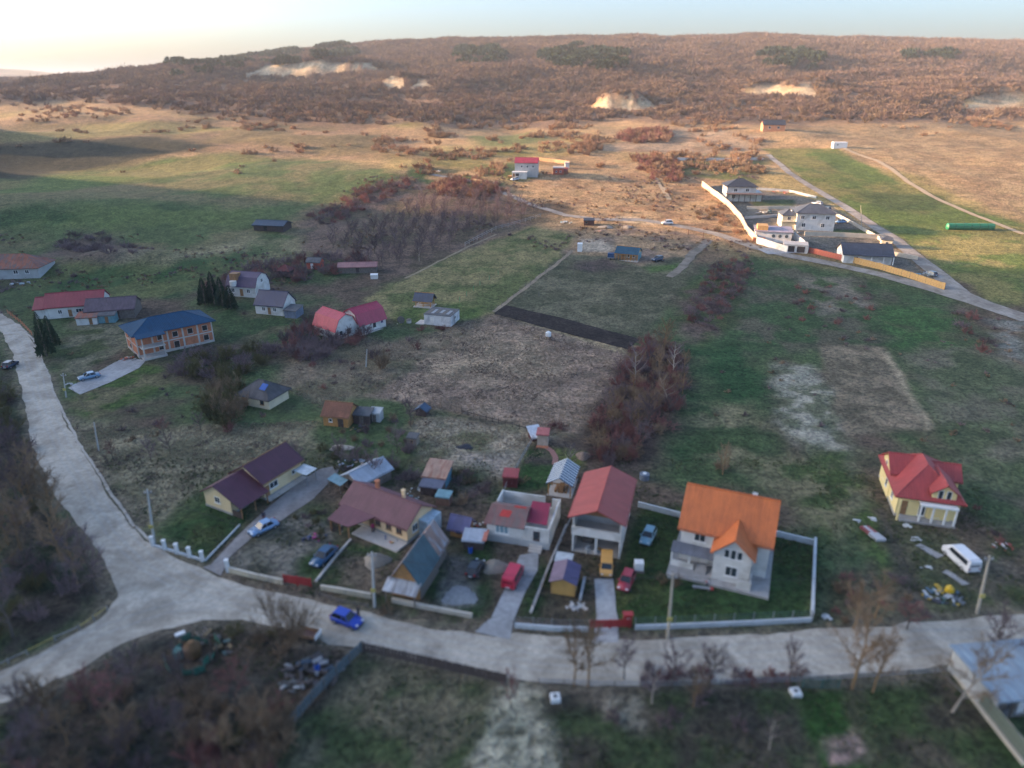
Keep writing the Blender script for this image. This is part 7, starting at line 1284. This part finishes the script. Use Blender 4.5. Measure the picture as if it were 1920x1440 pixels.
for c, h, r, l in (((88,668),11,2.6,'tall dark cypress beside the left road'),((100,650),8,2.4,'shorter dark conifer behind the tall cypress'),((385,572),8,2.6,'westernmost spruce of the cluster by the mansard house'),((402,570),9.5,2.6,'tallest spruce of the cluster by the mansard house'),((418,574),8.5,2.4,'middle spruce of the cluster by the mansard house'),((434,580),7,2.4,'shortest spruce next to the mansard house')): conifer(c, h, r, l)
# ------------------------------------------------------------------ masses nobody could count: woods on the hills, grass tufts
def proj(x, y, z):
    dy = y; dz = z-CAM_H; s, c = math.sin(PITCH), math.cos(PITCH); f = dy*c-dz*s; v = dy*s+dz*c; return 960+FPX*x/f, 720-FPX*v/f
rd = [W(*p)[:2] for p in [(1960,1130),(1480,1176),(1100,1192),(930,1186),(700,1142),(500,1100),(340,1040),(225,950),(125,795),(62,640),(0,585),(-30,560),(-30,1350),(60,1310),(230,1215),(380,1175),(520,1185),(680,1225),(900,1272),(1100,1298),(1800,1258),(1960,1235)]]
def candidates(n, y0, y1, seed):
    r = np.random.default_rng(seed); Y = np.sqrt(r.uniform(y0**2, y1**2, n)); X = r.uniform(-.86, .86, n)*Y; px, py = proj(X, Y, tz(X, Y)); return X, Y, px, py, r
BARE_SCARP = [[(450,145),(500,122),(570,116),(620,118),(700,118),(710,132),(640,142),(540,146)], [(715,165),(730,140),(760,150),(760,168)], [(765,170),(790,145),(815,165)], [(1095,205),(1130,185),(1170,188),(1220,190),(1232,205),(1170,212)], [(1395,178),(1420,158),(1450,160),(1540,168),(1530,182)], [(1795,205),(1830,180),(1925,178),(1925,208),(1850,210)]]
# upper and lower limits of the wood, in the photograph's rows for a given column
lowx = [-200,0,150,300,420,520,640,760,900,1000,1100,1200,1300,1400,1500,1700,1920,2200]; lowy = [215,205,195,215,225,235,240,235,245,240,232,226,236,232,236,232,232,232]
X, Y, px, py, r = candidates(150000, 400, 1640, 5)
lim = np.interp(px, lowx, lowy); dens = sstep(0, 22, lim-py)*np.where(py < 175, .95, .7)*(.25+.75*sstep(.28, .5, fbm(X, Y, 90, 61)*.5+fbm(X, Y, 34, 63)*.5+.10*(py < 150)))
dens = dens*np.where((px < 520) & (py > 150), .55, 1)
for q in BARE_SCARP: dens = np.where(inpoly(px, py, q), 0, dens)
k = (r.random(len(X)) < dens*.8)
FAR_B = [bush_mesh('far_shrub', mm, 9, 7, 4, w=.085, flat=.85) for mm in (bark('hill_twigs_purple', (.155,.105,.092), .3), bark('hill_twigs_red', (.175,.115,.088), .3), bark('hill_twigs_tan', (.215,.15,.10), .3), bark('hill_twigs_grey', (.135,.10,.095), .3))]
S = r.uniform(2.4, 5.4, k.sum())*(.65+.9*fbm(X[k], Y[k], 60, 131))*np.where(Y[k] > 900, 1.15, .85); scatter('hillside_wood', X[k], Y[k], S, FAR_B, 3)

# looser scrub between the wood and the fields
X, Y, px, py, r = candidates(30000, 290, 760, 8)
dens = sstep(.52, .62, fbm(X, Y, 45, 71)*.6+fbm(X, Y, 16, 73)*.4)*((py > 196) & (py < 330))*np.where((px > 1430) & (py > 240), .10, 1)*np.where((px < 700) & (py > 250), .12, 1)*np.where((px < 450), .4, 1)
dens = dens*np.where((px > 940) & (px < 1080) & (py > 285), .1, 1)*np.where((px > 1430) & (px < 1920) & (py > 262), .0, 1)
for q in BARE_SCARP: dens = np.where(inpoly(px, py, q), 0, dens)
k = r.random(len(X)) < dens*.55; scatter('slope_scrub', X[k], Y[k], r.uniform(1.6, 3.6, k.sum()), [bush_mesh('scrub', mm, 10, 8, 5, w=.07, flat=.8) for mm in (bark('scrub_twigs_russet', (.30,.185,.12), .3), bark('scrub_twigs_tan', (.34,.235,.15), .3))], 4)
X, Y, px, py, r = candidates(60000, 110, 430, 12)
k = (r.random(len(X)) < sstep(.5, .66, fbm(X, Y, 14, 81))*.35*(py > 330)*np.where(py > 560, .25, 1)*((px < 560) | (px > 1340) | (py < 470))) & (py > 330) & ~((px > 1430) & (py < 560)) & ~inpoly(X, Y, rd) & ~((px < 600) & (py < 440)); scatter('meadow_brush', X[k], Y[k], r.uniform(.4, 1.1, k.sum()), [bush_mesh('brush', mm, 9, 6, 4, w=.08, flat=.9) for mm in (TAN, PURP)], 6, 0)
# evergreens on the hill
def needle_blob(name):
    n = 260; a = RNG.uniform(0, 6.28, n); t = RNG.uniform(.1, 1, n); rad = np.sin(np.clip(t, 0, 1)*2.9)*RNG.uniform(.4, .9, n)*.55+.05; P = np.stack([rad*np.cos(a), rad*np.sin(a), t], 1); D = _unit(np.stack([np.cos(a), np.sin(a), RNG.uniform(-.3, .9, n)], 1)); return tri_mesh(name, _twigmesh(P, D, np.full(n, .28), np.full(n, .16)), bark('evergreen_leaves', (.045,.065,.035), .3))
ev = [[(860,112),(930,108),(940,122),(870,126)], [(1020,116),(1080,106),(1170,118),(1160,132),(1060,130)], [(1430,118),(1480,108),(1535,122),(1520,136),(1450,134)], [(400,125),(440,108),(475,118),(450,132)], [(480,112),(540,105),(560,116),(500,122)], [(590,104),(640,98),(660,108),(600,112)], [(320,140),(400,128),(400,136),(330,146)], [(1700,115),(1760,110),(1800,120),(1750,128)]]
X, Y, px, py, r = candidates(60000, 700, 1600, 9); k = np.zeros(len(X), bool)
for q in ev: k |= (pdist(px, py+6, q) < 9) | inpoly(px, py+6, q)
k &= r.random(len(X)) < .55*sstep(.42, .58, fbm(X, Y, 55, 103)*.6+fbm(X, Y, 20, 105)*.4); scatter('evergreen_wood', X[k], Y[k], r.uniform(7, 12, k.sum()), [needle_blob('evergreen')], 2)
# grass and weed tufts on the near fields
def tuft(name, m, n=14): a = RNG.uniform(0, 6.28, n); D = _unit(np.stack([np.cos(a)*.6, np.sin(a)*.6, RNG.uniform(.6, 1.3, n)], 1)); P = np.stack([np.cos(a)*.12, np.sin(a)*.12, np.zeros(n)], 1); return tri_mesh(name, _twigmesh(P, D, RNG.uniform(.5, 1, n), np.full(n, .14)), m)
DG = bark('dry_grass_blades', (.35,.28,.20), .2); DW = bark('weed_stalks', (.17,.13,.12), .3); GG = bark('green_grass_blades', (.07,.10,.04), .35)
plot = [W(*p)[:2] for p in [(920,592),(1180,658),(1085,815),(678,742)]]; others = [[W(*p)[:2] for p in q] for q in ([(600,620),(740,640),(920,595),(680,740),(600,765),(520,720)], [(780,775),(1070,818),(960,890),(850,880),(790,870)], [(130,790),(290,800),(600,790),(560,830),(400,890),(250,1000)])]
r = np.random.default_rng(15); X = r.uniform(-90, 90, 260000); Y = r.uniform(75, 200, 260000); a = inpoly(X, Y, plot)
for q in others: a |= inpoly(X, Y, q)
n_ = fbm(X, Y, 7, 91); n2_ = fbm(X, Y, 4, 95)
k = a & (r.random(len(X)) < .10+.35*sstep(.4, .6, n_)); scatter('dry_grass', X[k], Y[k], r.uniform(.2, .42, k.sum()), [tuft('dry_tuft', DG)], 7, 0)
k = a & (r.random(len(X)) < .22*sstep(.55, .66, n2_)); scatter('weeds', X[k], Y[k], r.uniform(.25, .55, k.sum()), [tuft('weed_tuft', DW, 10)], 8, 0)
r = np.random.default_rng(16); X = r.uniform(-70, 75, 90000); Y = r.uniform(42, 130, 90000); px, py = proj(X, Y, tz(X, Y)); k = (r.random(len(X)) < .5*sstep(.45, .62, fbm(X, Y, 5, 97))) & ~inpoly(X, Y, plot) & (py > 860)
k &= ~inpoly(X, Y, rd)
for q in ([(905,1200),(960,1080),(975,1035),(1015,1030),(1010,1075),(960,1200)], [(1105,1215),(1110,1080),(1160,1080),(1165,1215)], [(380,1080),(440,1005),(560,900),(645,870),(590,940),(430,1055),(415,1085)], [(640,1010),(770,1050),(780,1000),(700,990)]): k &= ~inpoly(px, py, q)
scatter('green_grass', X[k], Y[k], r.uniform(.2, .45, k.sum()), [tuft('green_tuft', GG), tuft('weed_tuft2', bark('dull_blades', (.12,.115,.07), .3), 9)], 9, 0)
